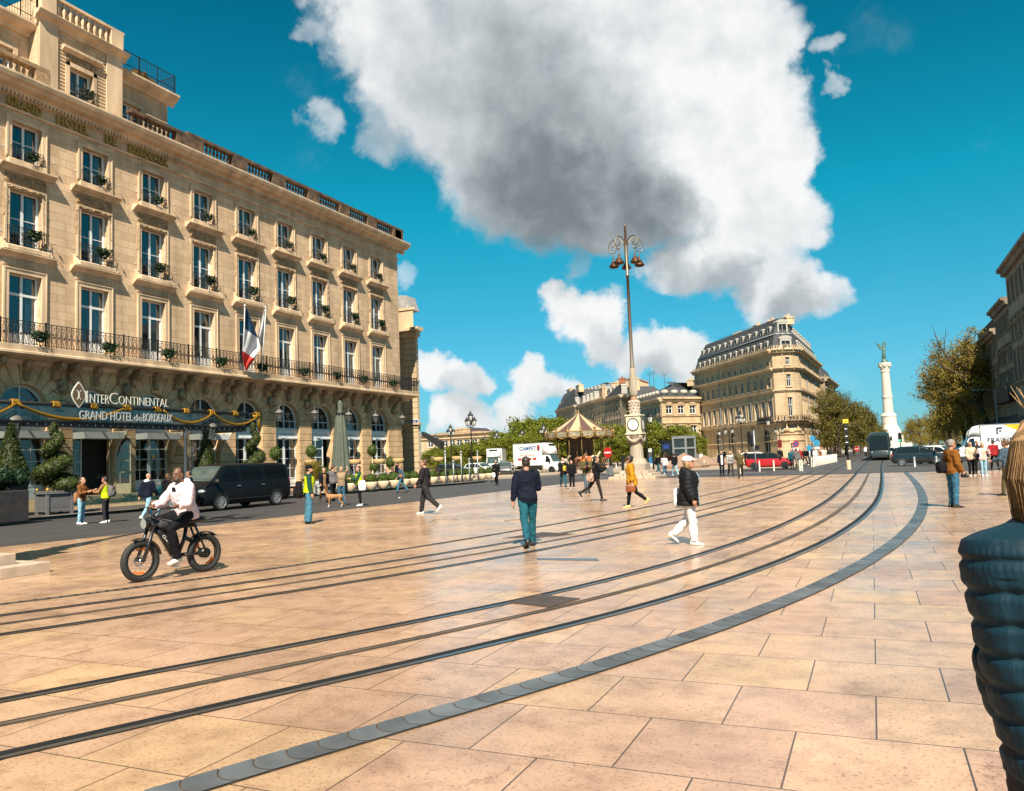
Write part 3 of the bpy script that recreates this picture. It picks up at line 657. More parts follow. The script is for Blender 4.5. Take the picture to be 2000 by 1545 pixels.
mb.prism([(AX,24.2),(AX+.14,24.2),(AX+.2,24.4),(AX+.45,24.5),(AX+.62,24.72),(AX+.62,24.84),(AX,24.9)],Y0,25.74,'y')
mb.prism([(AX,24.2),(AX+.14,24.2),(AX+.2,24.4),(AX+.45,24.5),(AX+.62,24.72),(AX+.62,24.84),(AX,24.9)],30.66,34.95,'y')
mb.box(AX-12,AX-.01,Y0,34.9,24.72,25.06)
mb.prism([(PXX,25.0),(PXX+.12,25.0),(PXX+.18,25.18),(PXX+.4,25.28),(PXX+.5,25.45),(PXX,25.5)],25.5,30.9,'y')
mb.box(PXX-.01,PXX+.14,25.75,26.75,21.2,25.0);mb.box(PXX-.01,PXX+.14,29.65,30.65,21.2,25.0)
for k in range(18):
 for(a,b)in((26.78,27.28),(29.05,29.62)):mb.box(PXX,PXX+.06,a,b,21.35+k*.19,21.35+k*.19+.11)
for s_ in(-1,1):mb.bbox(PXX,PXX+.10,28.15+s_*.70,28.15+s_*.92,21.2,23.55,.01)
mb.bbox(PXX,PXX+.1,27.23,29.07,23.32,23.55,.01);mb.prism([(PXX,24.0),(PXX+.1,24.0),(PXX+.3,24.15),(PXX+.3,24.28),(PXX,24.34)],27.0,29.3,'y')
for a,b,c,d in ah:
 for s_,e_ in((a,-1),(b,1)):mb.bbox(AX,AX+.09,s_,s_+e_*.24,c-.1,d+.24,.01)
 mb.bbox(AX,AX+.09,a,b,d,d+.24,.01)
for a,b in((25.75,26.6),(29.85,30.65)):mb.bbox(PXX-.2,PXX+.24,a,b,25.5,26.55,.02)
mb.box(PXX-.05,PXX+.2,26.6,29.85,25.5,25.68);mb.box(PXX-.08,PXX+.24,25.7,30.7,26.52,26.66)
mb.build('attic_trim',TRIM,hotel)
FXs=FX;FX=PXX;carved(28.15,.85,23.6,23.98,.12,36,8,5);FX=FXs
mb=MB()
for k in range(9):mb.lathe(BALU,8,(PXX+.08,26.75+k*.36,25.68),True)
mb.v=[(x,y,25.68+(z-25.68)*1.18)for x,y,z in mb.v]
mb.build('balustrade',TRIM,hotel)
for(ya,yb)in((Y0,25.6),(30.75,34.4)):
 mb=MB();mb.box(FX+.06,FX+.46,ya,yb,21.2,21.40);mb.box(FX+.02,FX+.5,ya,yb+.3,22.0,22.2)
 q=ya+.2
 while q<yb-.5:mb.lathe([(r,z*.86)for r,z in BALU],8,(FX+.26,q,21.40));q+=.32
 mb.bbox(FX+.03,FX+.49,yb-.45,yb+.33,21.40,22.0,.01)
 mb.build('balustrade',SOOT if ya>20 else RELIEF,hotel)
WD=window_mesh(1.7,1.3,None,1,.25);WE=window_mesh(1.4,2.35,None,1,.3);WF=window_mesh(1.45,1.4,None,1,.25)
put_window(WD,24.05,21.9,x=AX);put_window(WE,28.15,20.95,x=PXX);put_window(WF,31.82,21.75,x=AX)
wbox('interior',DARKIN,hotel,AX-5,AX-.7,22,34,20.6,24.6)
def rail_panel(mb,x,y0,y1,z,h,step=.26,orn=True):
 mb.box(x-.02,x+.02,y0,y1,z+h-.035,z+h);mb.box(x-.014,x+.014,y0,y1,z+.04,z+.07);mb.box(x-.01,x+.01,y0,y1,z+h-.16,z+h-.14)
 n=max(1,round((y1-y0)/step));st=(y1-y0)/n
 for k in range(n+1):yy=y0+k*st;mb.box(x-.014,x+.014,yy-.014,yy+.014,z,z+h)
 for k in range(n):
  c=y0+(k+.5)*st;a=st*.30;pts=[]
  for q in range(13):
   t=2*math.pi*q/12;pts.append((x,c+a*math.sin(t),z+.09+(h-.27)/2*(1-math.cos(t))))
  mb.tube(pts,.015,3,False)
  if orn:mb.ell((x,c,z+h*.45),(.02,.05,.08),6,4)
mb=MB();xr=FX+1.03;posts=[Y0+.2+2.2*k for k in range(22)];posts=[p for p in posts if p<Y1+.6]+[Y1+1.02]
for i,p in enumerate(posts):
 mb.box(xr-.03,xr+.03,p-.03,p+.03,8.0,9.18)
 if i+1<len(posts):rail_panel(mb,xr,p+.03,posts[i+1]-.03,8.0,1.12)
for k in range(5):xx=FX+.05+k*.24;mb.box(xx-.01,xx+.01,Y1+1.0,Y1+1.03,8,9.1)
mb.box(FX,xr,Y1+1.0,Y1+1.04,9.08,9.12)
mb.build('iron_railing',IRON,hotel)
def bowed(mb,y,z,hw,h,d,step=.15):
 pts=[(FX+.06,y-hw),(FX+.06+d*.7,y-hw+.04),(FX+.06+d,y-hw+.22),(FX+.06+d,y+hw-.22),(FX+.06+d*.7,y+hw-.04),(FX+.06,y+hw)]
 for zz,r_ in((z+h,.018),(z+.06,.013),(z+h-.12,.009)):mb.tube([(a,b,zz)for a,b in pts],r_,4,False)
 n=int(2*hw/step)
 for k in range(n+1):
  yy=y-hw+.05+(2*hw-.1)*k/n;t=min(1,(hw-abs(yy-y))/.22);xx=FX+.06+d*(.55+.45*t)
  b_=.06*math.sin(1.2);mb.tube([(xx,yy,z),(xx+.05,yy,z+h*.3),(xx,yy,z+h)],.013,3,False)
  if k<n:
   c=yy+(2*hw-.1)/n/2
   for zz in(z+h*.32,z+h*.62):
    mb.tube([(xx+.02,c+.05*math.cos(q*math.pi/3),zz+.10*math.sin(q*math.pi/3))for q in range(7)],.014,3,False)
protoB=MB();bowed(protoB,0,0,.98,.92,.22);mB=protoB.build('iron_railing',IRON,data_only=True)
protoC=MB();bowed(protoC,0,0,.84,.62,.12,.17);mC=protoC.build('iron_railing',IRON,data_only=True)
def put(me,name,parent,loc):
 o=bpy.data.objects.new(name,me);COL.objects.link(o);o.parent=parent;o.location=Vector(loc)-parent.location;return o
for y in BAY:
 put(mB,'iron_railing',hotel,(0,y,12.9)).location.x=-FX;put(mC,'iron_railing',hotel,(0,y,17.2)).location.x=-FX
mb=MB();bowed(mb,28.15,21.25,.82,1.0,.12,.16);mb.build('iron_railing',IRON,hotel)
mb=MB();FXs=FX
for(ya,yb)in((30.8,34.75),(Y0,25.6)):
 rail_x=AX+.45;mb.box(rail_x-.015,rail_x+.015,ya,yb,26.0,26.04);mb.box(rail_x-.015,rail_x+.015,ya,yb,25.2,25.23)
 q=ya
 while q<=yb:mb.box(rail_x-.008,rail_x+.008,q,q+.016,24.95,26.03);q+=.135
 q=ya
 while q<=yb+.1:mb.box(rail_x-.022,rail_x+.022,q-.02,q+.02,24.95,26.06);q+=1.3
for k in range(18):xx=AX+.45-k*.14;mb.box(xx-.008,xx+.008,34.74,34.757,24.95,26.03)
mb.box(AX-2,AX+.45,34.73,34.76,26.0,26.04)
mb.build('roof_railing',IRON,hotel)
sp=MB();sp.tube([(0,0,0),(.22,0,0.03)],.012,4);sp.tube([(.22,0,-.03),(.24,0,.07)],[.035,.045],8);sp.tube([(.23,0,.02),(.29,0,-.03)],.02,5)
mS=sp.build('spotlight',mat('grey_lamp_metal',(.34,.31,.27),.5),data_only=True)
for y in BAY[2:]:
 for s_ in(-1,1):put(mS,'spotlight',hotel,(FX,y+s_*1.36,13.42));put(mS,'spotlight',hotel,(FX,y+s_*1.30,17.55))
for wd,ya,yb in(('GRAND',23.95,25.72),('HOTEL',26.55,28.36),('DE',29.38,30.06),('BORDEAUX',30.88,33.62)):
 vs,fs=text_mesh(wd,.62,.05,bold=.012);x0=min(v.x for v in vs);x1=max(v.x for v in vs);z0=min(v.y for v in vs);z1=max(v.y for v in vs)
 mb=MB();mb.add([(FX+.12+v.z,ya+(v.x-x0)/(x1-x0)*(yb-ya),19.78+(v.y-z0)/(z1-z0)*.46)for v in vs],fs,False);mb.build('gold_lettering',BRASS,hotel)
def fan_mesh():
 f=MB();z0=-.55
 pts=[(AR*math.cos(math.pi*k/20),AR*math.sin(math.pi*k/20))for k in range(21)]
 for k in range(20):
  a,b=pts[k],pts[k+1];q=.90
  f.prism([a,b,(b[0]*q,b[1]*q),(a[0]*q,a[1]*q)],-.42,-.32,'x')
 for s_ in(-1,1):f.box(-.42,-.32,s_*AR,s_*AR*.9,z0,0)
 f.box(-.43,-.31,-AR,AR,z0-.07,z0+.07);f.box(-.42,-.33,-.05,.05,z0,AR*.92);f.box(-.415,-.335,-AR,AR,-.03,.03)
 for a in(35,145):c,s_=math.cos(R(a)),math.sin(R(a));f.tube([(-.38,c*.55,s_*.55),(-.38,c*1.12,s_*1.12)],.022,4,True,False)
 f.tube([(-.38,.55*math.cos(math.pi*k/14),.55*math.sin(math.pi*k/14))for k in range(15)],.022,4,True,False)
 for s_ in(-1,1):f.box(-.41,-.34,s_*.6-.018,s_*.6+.018,z0,0)
 g=MB();g.add([(-.37,p[0]*.95,p[1]*.95)for p in pts]+[(-.37,-AR*.95,z0),(-.37,AR*.95,z0)],[tuple(range(23))])
 return f.build('fanlight',GREYF,data_only=True),g.build('pane',DGLASS,data_only=True)
FAN=fan_mesh()
def door_mesh(hw,h,rows,m_,lower=.75,cols=2):
 f=MB();t=.075
 for s_ in(-1,1):
  a,b=(.02,hw)if s_>0 else(-hw,-.02)
  f.box(-.42,-.34,a,a+t,0,h);f.box(-.42,-.34,b-t,b,0,h);f.box(-.42,-.34,a+t,b-t,h-t,h);f.box(-.42,-.34,a+t,b-t,0,.12);f.box(-.41,-.36,a+t,b-t,.12,lower);f.bbox(-.36,-.33,a+t+.08,b-t-.08,.2,lower-.12,.012)
  f.box(-.42,-.34,a+t,b-t,lower,lower+.08)
  for c in range(1,cols):q=a+(b-a)*c/cols;f.box(-.405,-.355,q-.018,q+.018,lower+.08,h-t)
  for r_ in range(1,rows):z=lower+.08+(h-lower-.08-t)*r_/rows;f.box(-.405,-.355,a+t,b-t,z-.018,z+.018)
 g=MB();g.quad((-.38,-hw,lower),(-.38,hw,lower),(-.38,hw,h),(-.38,-hw,h))
 return f.build('door',m_,data_only=True),g.build('pane',DGLASS,data_only=True)
DOORW=door_mesh(AR,3.35,4,WHITEF,.55);DOORG=door_mesh(AR,3.3,4,GREYF,.85)
LET=mat('grey_letters',(.33,.34,.34),.5)
for i,y in enumerate(BAY):
 put_window(FAN,y,SP,names=('fanlight','pane'))
 right=y>37
 lb=MB();lb.box(FX-.46,FX-.20,y-AR,y+AR,3.82,4.42);lb.box(FX-.2,FX-.12,y-AR,y+AR,4.36,4.46);lb.box(FX-.2,FX-.14,y-AR,y+AR,3.78,3.86)
 if right:lb.cm=1;add_text(lb,'LE BORDEAUX',.26,frame((FX-.195,y,4.0),(0,1,0),(0,0,1)),.006,sp=1.25)
 lb.build('lintel_board',[WHITEF if right else GREYF,LET],hotel)
 if abs(y-28.82)>.1 and abs(y-47.77)>.1:put_window(DOORW if right else DOORG,y,.45,names=('door','pane'))
def leaf(name,m_,pivot,ang,wd,h,z0,mir=1,lower=.8):
 f=MB();t=.07;f.x=Matrix.Translation((pivot[0],pivot[1],z0))@Matrix.Rotation(ang,4,'Z')
 f.box(-.03,.03,0,t*mir,0,h);f.box(-.03,.03,(wd-t)*mir,wd*mir,0,h);f.box(-.03,.03,t*mir,(wd-t)*mir,h-t,h);f.box(-.025,.025,t*mir,(wd-t)*mir,0,lower)
 f.box(-.02,.02,(wd/2-.015)*mir,(wd/2+.015)*mir,lower,h-t)
 for k in range(1,4):z=lower+(h-t-lower)*k/4;f.box(-.02,.02,t*mir,(wd-t)*mir,z-.015,z+.015)
 o=f.build(name,m_,hotel)
 g=MB();g.x=f.x;g.quad((0,t*mir,lower),(0,(wd-t)*mir,lower),(0,(wd-t)*mir,h-t),(0,t*mir,h-t));g.build('pane',DGLASS,o);return o
y=28.82;leaf('door',GREYF,(FX-.38,y-AR,0),0,.8,3.3,.45,1);leaf('door',mat('sunlit_cream_door',(.55,.45,.3),.5),(FX-.3,y+AR-.05,0),R(-62),1.15,3.3,.45,-1 if False else 1)  # open leaf: warm sunlight put into its colour, the other leaf plain grey
y=47.77;leaf('door',WHITEF,(FX-.38,y-AR+.02,0),R(-30),1.15,3.35,.4,1);mb=MB();mb.tube([(FX-.55,y+.25,.5),(FX-.6,y+.1,2.2),(FX-.6,y+.35,3.6)],[.12,.22,.1],8);mb.build('curtain',mat('rust_curtain',(.25,.07,.03),.9),hotel)
for k in range(3):wbox('step',mat('pale_step_stone',(.60,.42,.24),.7,var=.2),hotel,FX-.3,FX+2.0-.27*k,25.0+.1*k,36.0-.1*k,.127+.2*k,.325+.2*k)
CX=-33.7;CA,CB=16.5,36.3
cano=MB();cano.box(CX-.1,CX+.1,CA,CB,3.98,4.22);cano.box(FX,CX-.1,CB-.12,CB,3.98,4.2)
for k in range(11):
 yy=CA+(CB-CA)*k/10;cano.box(FX,CX,yy-.03,yy+.03,4.22,4.34);cano.tube([(CX-.05,yy,4.25),(CX+.02,yy,5.0)],.025,4)
 cano.tube([(FX,yy,6.1),(CX,yy,4.35)],.02,4)
cano.tube([(CX,CA,5.02),(CX,CB,5.02)],.085,10);cano.box(CX-.02,CX+.16,CA,CB,4.2,4.27)
co=cano.build('canopy',BLACKM,hotel)
mb=MB()
for k in range(48):yy=CA+.2+k*(CB-CA-.3)/47;mb.ell((CX+.10,yy,4.1),(.03,.035,.035),6,4)
mb.build('studs',mat('pale_studs',(.6,.55,.45),.4),co)
g=MB();g.quad((FX+.05,CA,4.38),(CX+.05,CA,4.3),(CX+.05,CB,4.3),(FX+.05,CB,4.38));g.quad((CX+.03,CA,4.28),(CX+.03,CB,4.28),(CX+.03,CB,4.98),(CX+.03,CA,4.98))
CG=glass_mat('canopy_glass',(.05,.06,.06),.38,.08);g.build('glass',CG,co)
mb=MB();mb.quad((FX,CA,3.96),(CX,CA,3.96),(CX,CB-.2,3.96),(FX,CB-.2,3.96));mb.build('soffit',GREYF,co)if False else None
cy=[PX(x,yv,CX).y for x,yv in((28,775),(107.6,780),(181,786),(247,788),(306,791),(362,795),(412,798),(458,802),(501,806))]
for yy in[cy[0]-2.0,*cy]:
 mb=MB()
 for k in range(9):
  a=k*2*math.pi/9;mb.tube([(CX+.12*math.cos(q*math.pi/4+a*.1),yy-.16+.04*k+.03*math.sin(q),5.02+.13*math.sin(q*math.pi/4))for q in range(9)],.035,5)
 mb.build('gold_tie',GOLD,co)
mb=MB()
def swag(ya,yb,sag,z=4.98):
 mb=MB()
 for k in range(4):
  r_=.034;mb.tube([(CX+.16+.03*math.cos(k*1.6),ya+(yb-ya)*q/16,z-sag*4*(q/16)*(1-q/16)+.034*math.sin(k*1.6)*(.4+math.sin(math.pi*q/16)))for q in range(17)],r_,5)
 mb.build('gold_garland',GOLD,co)
swag(cy[0]-4.2,cy[0],.75);swag(cy[0],cy[2]+1.6,.62);swag(cy[5]-1.6,cy[6],.6);swag(cy[6],cy[8],.62)
for k in range(4):mb.tube([(CX+.14,cy[8]+.05*k-.08,4.95),(CX+.15,cy[8]+.05*k-.05,4.1-.05*k)],.035,5)
mb.build('gold_garland',GOLD,co)
SIL=mat('silver_letters',(.55,.56,.55),.35,metal=.4);CRM=mat('cream_letters',(.70,.67,.58),.5)
def fit_text(mb,s_,a,b,z0,z1,X,ext=.04,bold=.0):
 vs,fs=text_mesh(s_,1.0,ext,bold=bold);x0=min(v.x for v in vs);x1=max(v.x for v in vs);y0=min(v.y for v in vs);y1=max(v.y for v in vs)
 mb.add([(X+v.z,a+(v.x-x0)/(x1-x0)*(b-a),z0+(v.y-y0)/(y1-y0)*(z1-z0))for v in vs],fs,False)
XS=CX+.22
za=PX(171,778,XS);zb=PX(329,785,XS);mb=MB()
bigs=[('I',167.5,171.5,1.0),('NTER',176,213,.76),('C',214,230,1.0),('ONTINENTAL',232,329,.76)]
zb0=PX(250,785.5,XS).z
for s_,xa,xb,hh in bigs:
 a,b=PX(xa,780,XS).y,PX(xb,780,XS).y;fit_text(mb,s_,a,b,5.16,5.16+.55*hh,XS,.012,-.018)
mb.build('sign_lettering',CRM,co)
mb=MB()
a,b=PX(155,805,XS).y,PX(336,808,XS).y;w_=b-a
for s_,u0,u1,hh in(('GRAND',0,.275,1),('HOTEL',.31,.545,1),('de',.56,.645,.8),('BORDEAUX',.66,1,1)):
 fit_text(mb,s_,a+w_*u0,a+w_*u1,4.36,4.36+.42*hh,XS,.02,.0)
mb.build('sign_lettering',SIL,co)
mb=MB();c=PX(154,763,XS);bw_,bh_=.37,.62;n=14
out=[(c.y+bw_*math.cos(math.pi*(k/n-.5)),c.z-.18+bh_*math.sin(math.pi*(k/n-.5))*(1+.0*k))for k in range(n+1)]
right_=[(c.y+bw_*(1-(abs(t)**1.6)),5.5+bh_*t)for t in[k/8-1 for k in range(17)]];left_=[(2*c.y-a,z)for a,z in right_[::-1]]
pol=right_+left_[1:-1]
mb.prism(pol,XS-.04,XS,'x');mb.cm=1;inn=[(c.y+(a-c.y)*.86,5.5+(z-5.5)*.88)for a,z in pol];mb.prism(inn,XS,XS+.008,'x');mb.cm=0
mb.box(XS+.009,XS+.02,c.y-.04,c.y+.04,5.28,5.72);mb.box(XS+.009,XS+.02,c.y-.11,c.y+.11,5.28,5.34);mb.box(XS+.009,XS+.02,c.y-.11,c.y+.11,5.66,5.72)
mb.build('sign_badge',[CRM,mat('badge_brown',(.13,.085,.045),.5)],co)
mb=MB();pc=PX(364,930,CX+.05);mb.lathe([(.16,0),(.16,.3),(.11,.36),(.09,.5),(.085,3.5),(.13,3.6),(.1,3.7),(.16,3.95)],12,(CX,pc.y,.12));mb.build('canopy_column',mat('slate_blue_iron',(.06,.075,.09),.4),co)
for y in BAY[2:7]:
 mb=MB();mb.prism([(FX+.05,4.05),(FX+1.0,4.05),(FX+.9,3.85),(FX+.55,3.65),(FX+.3,3.3),(FX+.15,2.9),(FX+.05,2.6)],y+AR+.02,y+AR+.09,'y');mb.build('scroll_bracket',mat('cream_scroll',(.6,.52,.4),.6),hotel)
 if y<40:wbox('awning_box',GREYF,hotel,FX+.0,FX+.9,y-AR,y+AR-.1,3.62,3.95)
# == far buildings
YST=stone_mat('yellow_stone',(.54,.41,.265),(.46,.335,.205),(.33,.23,.14),bw=1.1,bh=.5,dirt=.3)
GST=stone_mat('grey_stone',(.40,.315,.215),(.34,.265,.18),(.24,.18,.12),bw=1.1,bh=.5,dirt=.4)
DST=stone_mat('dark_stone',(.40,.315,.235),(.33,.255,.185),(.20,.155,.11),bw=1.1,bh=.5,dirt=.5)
YTR=mat('yellow_trim',(.52,.385,.24),.85,var=.25,vs=.8,streak=True)
GTR=mat('grey_trim',(.34,.265,.185),.85,var=.3,vs=.8,streak=True)
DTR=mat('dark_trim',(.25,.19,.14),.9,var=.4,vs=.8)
TILE=mat('roof_tiles',(.30,.17,.11),.85,var=.3,vs=3)
FWIN={}
def fwin(w,h,arch=False,dark=False):
 k=(round(w,2),round(h,2),arch,dark)
 if k in FWIN:return FWIN[k]
 d=.22;f=MB();f.cm=0;y=w/2;t=max(.06,w*.08)
 if arch:
  n=8;pts=[(y*math.cos(math.pi*i/n),h-y+y*math.sin(math.pi*i/n))for i in range(n+1)]
  f.cm=1;f.add([(-d,*p)for p in pts]+[(-d,-y,0),(-d,y,0)],[tuple(range(n+3))]);f.cm=0
  f.box(-d-.02,-d+.05,-.04,.04,0,h*.98);f.box(-d-.02,-d+.05,-y,y,h-y-.05,h-y+.05)
 else:
  f.box(-d,-d+.06,-y,-y+t,0,h);f.box(-d,-d+.06,y-t,y,0,h);f.box(-d,-d+.06,-y+t,y-t,h-t,h);f.box(-d,-d+.06,-y+t,y-t,0,t)
  f.box(-d-.01,-d+.07,-t*.5,t*.5,t,h-t);f.box(-d-.01,-d+.05,-y+t,y-t,h*.62-.03,h*.62+.03)
  f.cm=1;f.quad((-d+.02,-y,0),(-d+.02,y,0),(-d+.02,y,h),(-d+.02,-y,h))
 FWIN[k]=f.build('window',[GREYF if dark else WHITEF,DGLASS if dark else FGLASS],data_only=True);return FWIN[k]
def face(root,A_,B_,floors,wm_,tr,z0=0.0,ztop=12.0,depth=.3,win=True):
 """one facade from A to B (left to right): rows of real window openings, strings and sills"""
 A_,B_=Vector((A_[0],A_[1])),Vector((B_[0],B_[1]));d=B_-A_;Ln=d.length;d=d/Ln;out=Vector((d.y,-d.x))
 M=Matrix(((out.x,d.x,0,A_.x),(out.y,d.y,0,A_.y),(0,0,1,0),(0,0,0,1)))
 rz=math.atan2(out.y,out.x);mb=MB();mb.x=M;hs=[];wins=[]
 for fl in floors:
  if 'n' not in fl:continue
  n=fl['n'];mg=fl.get('mg',.35);st=(Ln-2*mg)/n;w=min(fl['w'],st*.8)
  for k in range(n):
   c=mg+st*(k+.5);hs.append((c-w/2,c+w/2,fl['a'],fl['b']));wins.append((c,w,fl))
 wall_grid(mb,0,0,Ln,z0,ztop,hs,depth);mb.build('wall',wm_,root)
 tm=MB();tm.x=M
 for fl in floors:
  if 's' in fl:
   a,h,p=fl['s'];tm.prism([(0,a),(p*.5,a+.02),(p*.6,a+h*.5),(p,a+h*.6),(p,a+h),(0,a+h+.03)],-p*.0,Ln,'y')
 for c,w,fl in wins:
  a,b=fl['a'],fl['b']
  if fl.get('trim',True):
   tm.box(0,.14,c-w/2-.2,c+w/2+.2,a-.16,a)
   for s_ in(-1,1):tm.box(0,.06,c+s_*w/2,c+s_*(w/2+.16),a,b)
   tm.box(0,.10,c-w/2-.2,c+w/2+.2,b,b+.2)
   if fl.get('ped'):tm.prism([(c-w/2-.3,b+.3),(c+w/2+.3,b+.3),(c,b+.75)],.0,.2,'x')
  if fl.get('key'):tm.ell((.15,c,b+.2),(.2,.3,.4),6,5)
  me=fwin(w,b-a,fl.get('arch',False),fl.get('dark',False))
  o=bpy.data.objects.new('window',me);COL.objects.link(o);o.parent=root
  o.location=M@Vector((0,c,a))-root.location;o.rotation_euler=(0,0,rz)
  if fl.get('arch'):
   y=w/2;n=8;pts=[(y*math.cos(math.pi*i/n),b-y+y*math.sin(math.pi*i/n))for i in range(n+1)]
   for i in range(n):
    p,q=pts[i],pts[i+1];cn=(c+(y if i<n/2 else-y),b);tm.add([(.012,c+p[0],p[1]),(.012,c+q[0],q[1]),(.012,*cn)],[(0,1,2)])
 if tm.v:tm.build('mouldings',tr,root)
 return M,Ln,rz
def railing_along(root,M,u0,u1,x,z,h,m_,step=.5,name='balcony'):
 mb=MB();mb.x=M;mb.box(x-.03,x+.03,u0,u1,z+h-.05,z+h);mb.box(0,x+.12,u0,u1,z-.22,z)
 n=max(1,int((u1-u0)/step))
 for k in range(n+1):u=u0+(u1-u0)*k/n;mb.box(x-.03,x+.03,u-.03,u+.03,z,z+h);
 for k in range(n):u=u0+(u1-u0)*(k+.5)/n;mb.box(x-.02,x+.02,u-.12,u+.12,z+.15,z+h-.15)
 return mb.build(name,m_,root)
def polyroof(root,foot,z0,z1,inset,m_,name='roof',cap=None,zc=None):
 c=Vector((sum(p[0]for p in foot)/len(foot),sum(p[1]for p in foot)/len(foot)))
 def ins(dist):
  n=len(foot);o=[]
  for i in range(n):
   p0,p,p1=Vector(foot[i-1]),Vector(foot[i]),Vector(foot[(i+1)%n])
   e0=(p-p0).normalized();e1=(p1-p).normalized();n0=Vector((-e0.y,e0.x));n1=Vector((-e1.y,e1.x))
   m=(n0+n1);m=m/max(.4,m.dot(n0))if m.length>1e-3 else n0
   if(c-p).dot(m)<0 and False:m=-m
   o.append(p+m*dist)
  return o
 up=ins(inset);n=len(foot);mb=MB()
 mb.add([(p[0],p[1],z0)for p in foot]+[(p[0],p[1],z1)for p in up],[(i,(i+1)%n,n+(i+1)%n,n+i)for i in range(n)]+[tuple(range(n,2*n))])
 return mb.build(name,m_,root),up
def chimney(root,p,w,l,z0,z1,m_=None,rz=0.0):
 mb=MB();mb.x=Matrix.Translation((p[0],p[1],0))@Matrix.Rotation(rz,4,'Z')
 mb.box(-w/2,w/2,-l/2,l/2,z0,z1);mb.box(-w/2-.1,w/2+.1,-l/2-.1,l/2+.1,z1-.25,z1-.05)
 k=max(1,int(l/.5))
 for i in range(k):mb.lathe([(.12,0),(.10,.5)],6,(0,-l/2+l*(i+.5)/k,z1))
 return mb.build('chimney',m_ or YTR,root)
def dormers(root,M,rz,Ln,n,w,h,z,x,mg=.6,dz=0.0,lean=0.0,m_=None,roundtop=True):
 me=FWIN.get(('dm',w,h,m_))
 if me is None:
  f=MB();y=w/2;d=1.3;f.cm=0
  for s_ in(-1,1):f.box(-d,.05,s_*y*.72,s_*y,0,h)
  f.box(-d,.06,-y*.72,y*.72,h*.82,h);f.box(-d,.1,-y*1.1,y*1.1,h,h*1.06);f.box(-d,.08,-y,y,-.12,0)
  if roundtop:f.prism([(y*1.1*math.cos(math.pi*i/8),h*1.06+y*.45*math.sin(math.pi*i/8))for i in range(9)],-d,.1,'x')
  f.box(-.12,-.06,-.04,.04,0,h*.82)
  f.cm=1;f.quad((-.1,-y*.72,0),(-.1,y*.72,0),(-.1,y*.72,h*.82),(-.1,-y*.72,h*.82))
  me=f.build('dormer',[m_ or ZINCW,FGLASS],data_only=True);FWIN[('dm',w,h,m_)]=me
 for k in range(n):
  c=mg+(Ln-2*mg)*(k+.5)/n;o=bpy.data.objects.new('dormer',me);COL.objects.link(o);o.parent=root
  o.location=M@Vector((x,c,z))-root.location;o.rotation_euler=(0,0,rz)
ZINCW=mat('pale_dormer_stone',(.38,.355,.31),.7,var=.12)
def P2(x,fwd):p=atd(x,fwd);return(p.x,p.y)
def along_dir(p,ang_left,xpx):
 d=Vector((-math.sin(ang_left),math.cos(ang_left)));s=0;p=Vector(p)
 for _ in range(4000):
  q=p+d*s;v=Vector((q.x,q.y,CH))-CAMP;w=v.dot(_fw);xp=1000+CF*v.dot(_rt)/w
  if abs(xp-xpx)<.8:break
  s+=.1
 return(q.x,q.y)
FWM=125.0
zc=lambda y:A(1545,y,FWM).z
C1=P2(1520,FWM+.5);C2=P2(1572,FWM+1.0)
LE=along_dir(C1,R(33.7),1364);RE=along_dir(C2,R(-2.5),1611)
gob=thing('corner_building','tall yellow stone corner house with curved front and steep slate mansard roof','apartment house',(C1[0],C1[1],0))
ztop=zc(683)
fl=[dict(n=13,w=1.5,a=zc(815),b=zc(778),s=(zc(826),.5,.45)),dict(n=13,w=1.15,a=zc(754),b=zc(731),s=(zc(764),.35,.3)),dict(n=13,w=1.05,a=zc(710),b=zc(699),s=(zc(721),.5,.6)),dict(s=(zc(686),.7,.8)),dict(n=5,w=2.0,a=.4,b=5.0,arch=True,dark=True,trim=False),dict(s=(2.9,.2,.12))]
M1,L1,rz1=face(gob,LE,C1,fl,YST,YTR,ztop=ztop,depth=.55)
fr=[dict(n=12,w=1.2,a=zc(812),b=zc(778),s=(zc(826),.5,.45)),dict(n=12,w=1.1,a=zc(754),b=zc(731),s=(zc(764),.35,.3)),dict(n=12,w=1.05,a=zc(710),b=zc(699),s=(zc(721),.5,.6)),dict(s=(zc(686),.7,.8)),dict(n=6,w=1.8,a=.4,b=4.6,arch=True,dark=True,trim=False)]
M2,L2_,rz2=face(gob,C2,RE,fr,YST,YTR,ztop=ztop,depth=.5)
cx=Vector((C2[0]-C1[0],C2[1]-C1[1]));nn=Vector((cx.y,-cx.x)).normalized();bul=cx.length*.16
arc=[Vector(C1)+cx*t+nn*bul*4*t*(1-t)for t in(0,.16,.32,.68,.84,1)]
for i in range(5):
 fm=[dict(s=(zc(826),.5,.45)),dict(s=(zc(764),.35,.3)),dict(s=(zc(721),.5,.6)),dict(s=(zc(686),.7,.8)),dict(s=(2.9,.3,.2)),dict(s=(3.9,.25,.2))]
 if i==2:fm+=[dict(n=1,w=1.5,a=zc(812),b=zc(775)),dict(n=1,w=1.5,a=zc(753),b=zc(729)),dict(n=1,w=1.35,a=zc(710),b=zc(695)),dict(n=1,w=1.9,a=.2,b=2.7,dark=True)]
 Mx,Lx,rzx=face(gob,arc[i],arc[i+1],fm,YST,YTR,ztop=ztop,depth=.4)
 if i==2:Mc,Lc,rzc=Mx,Lx,rzx
 railing_along(gob,Mx,0,Lx,.95,zc(822),.9,IRON)
 railing_along(gob,Mx,0,Lx,.35,ztop,.95,YTR,.9,'balustrade')
railing_along(gob,M1,L1-4.5,L1,.95,zc(822),.9,IRON);railing_along(gob,M1,0,3.2,.95,zc(822),.9,IRON)
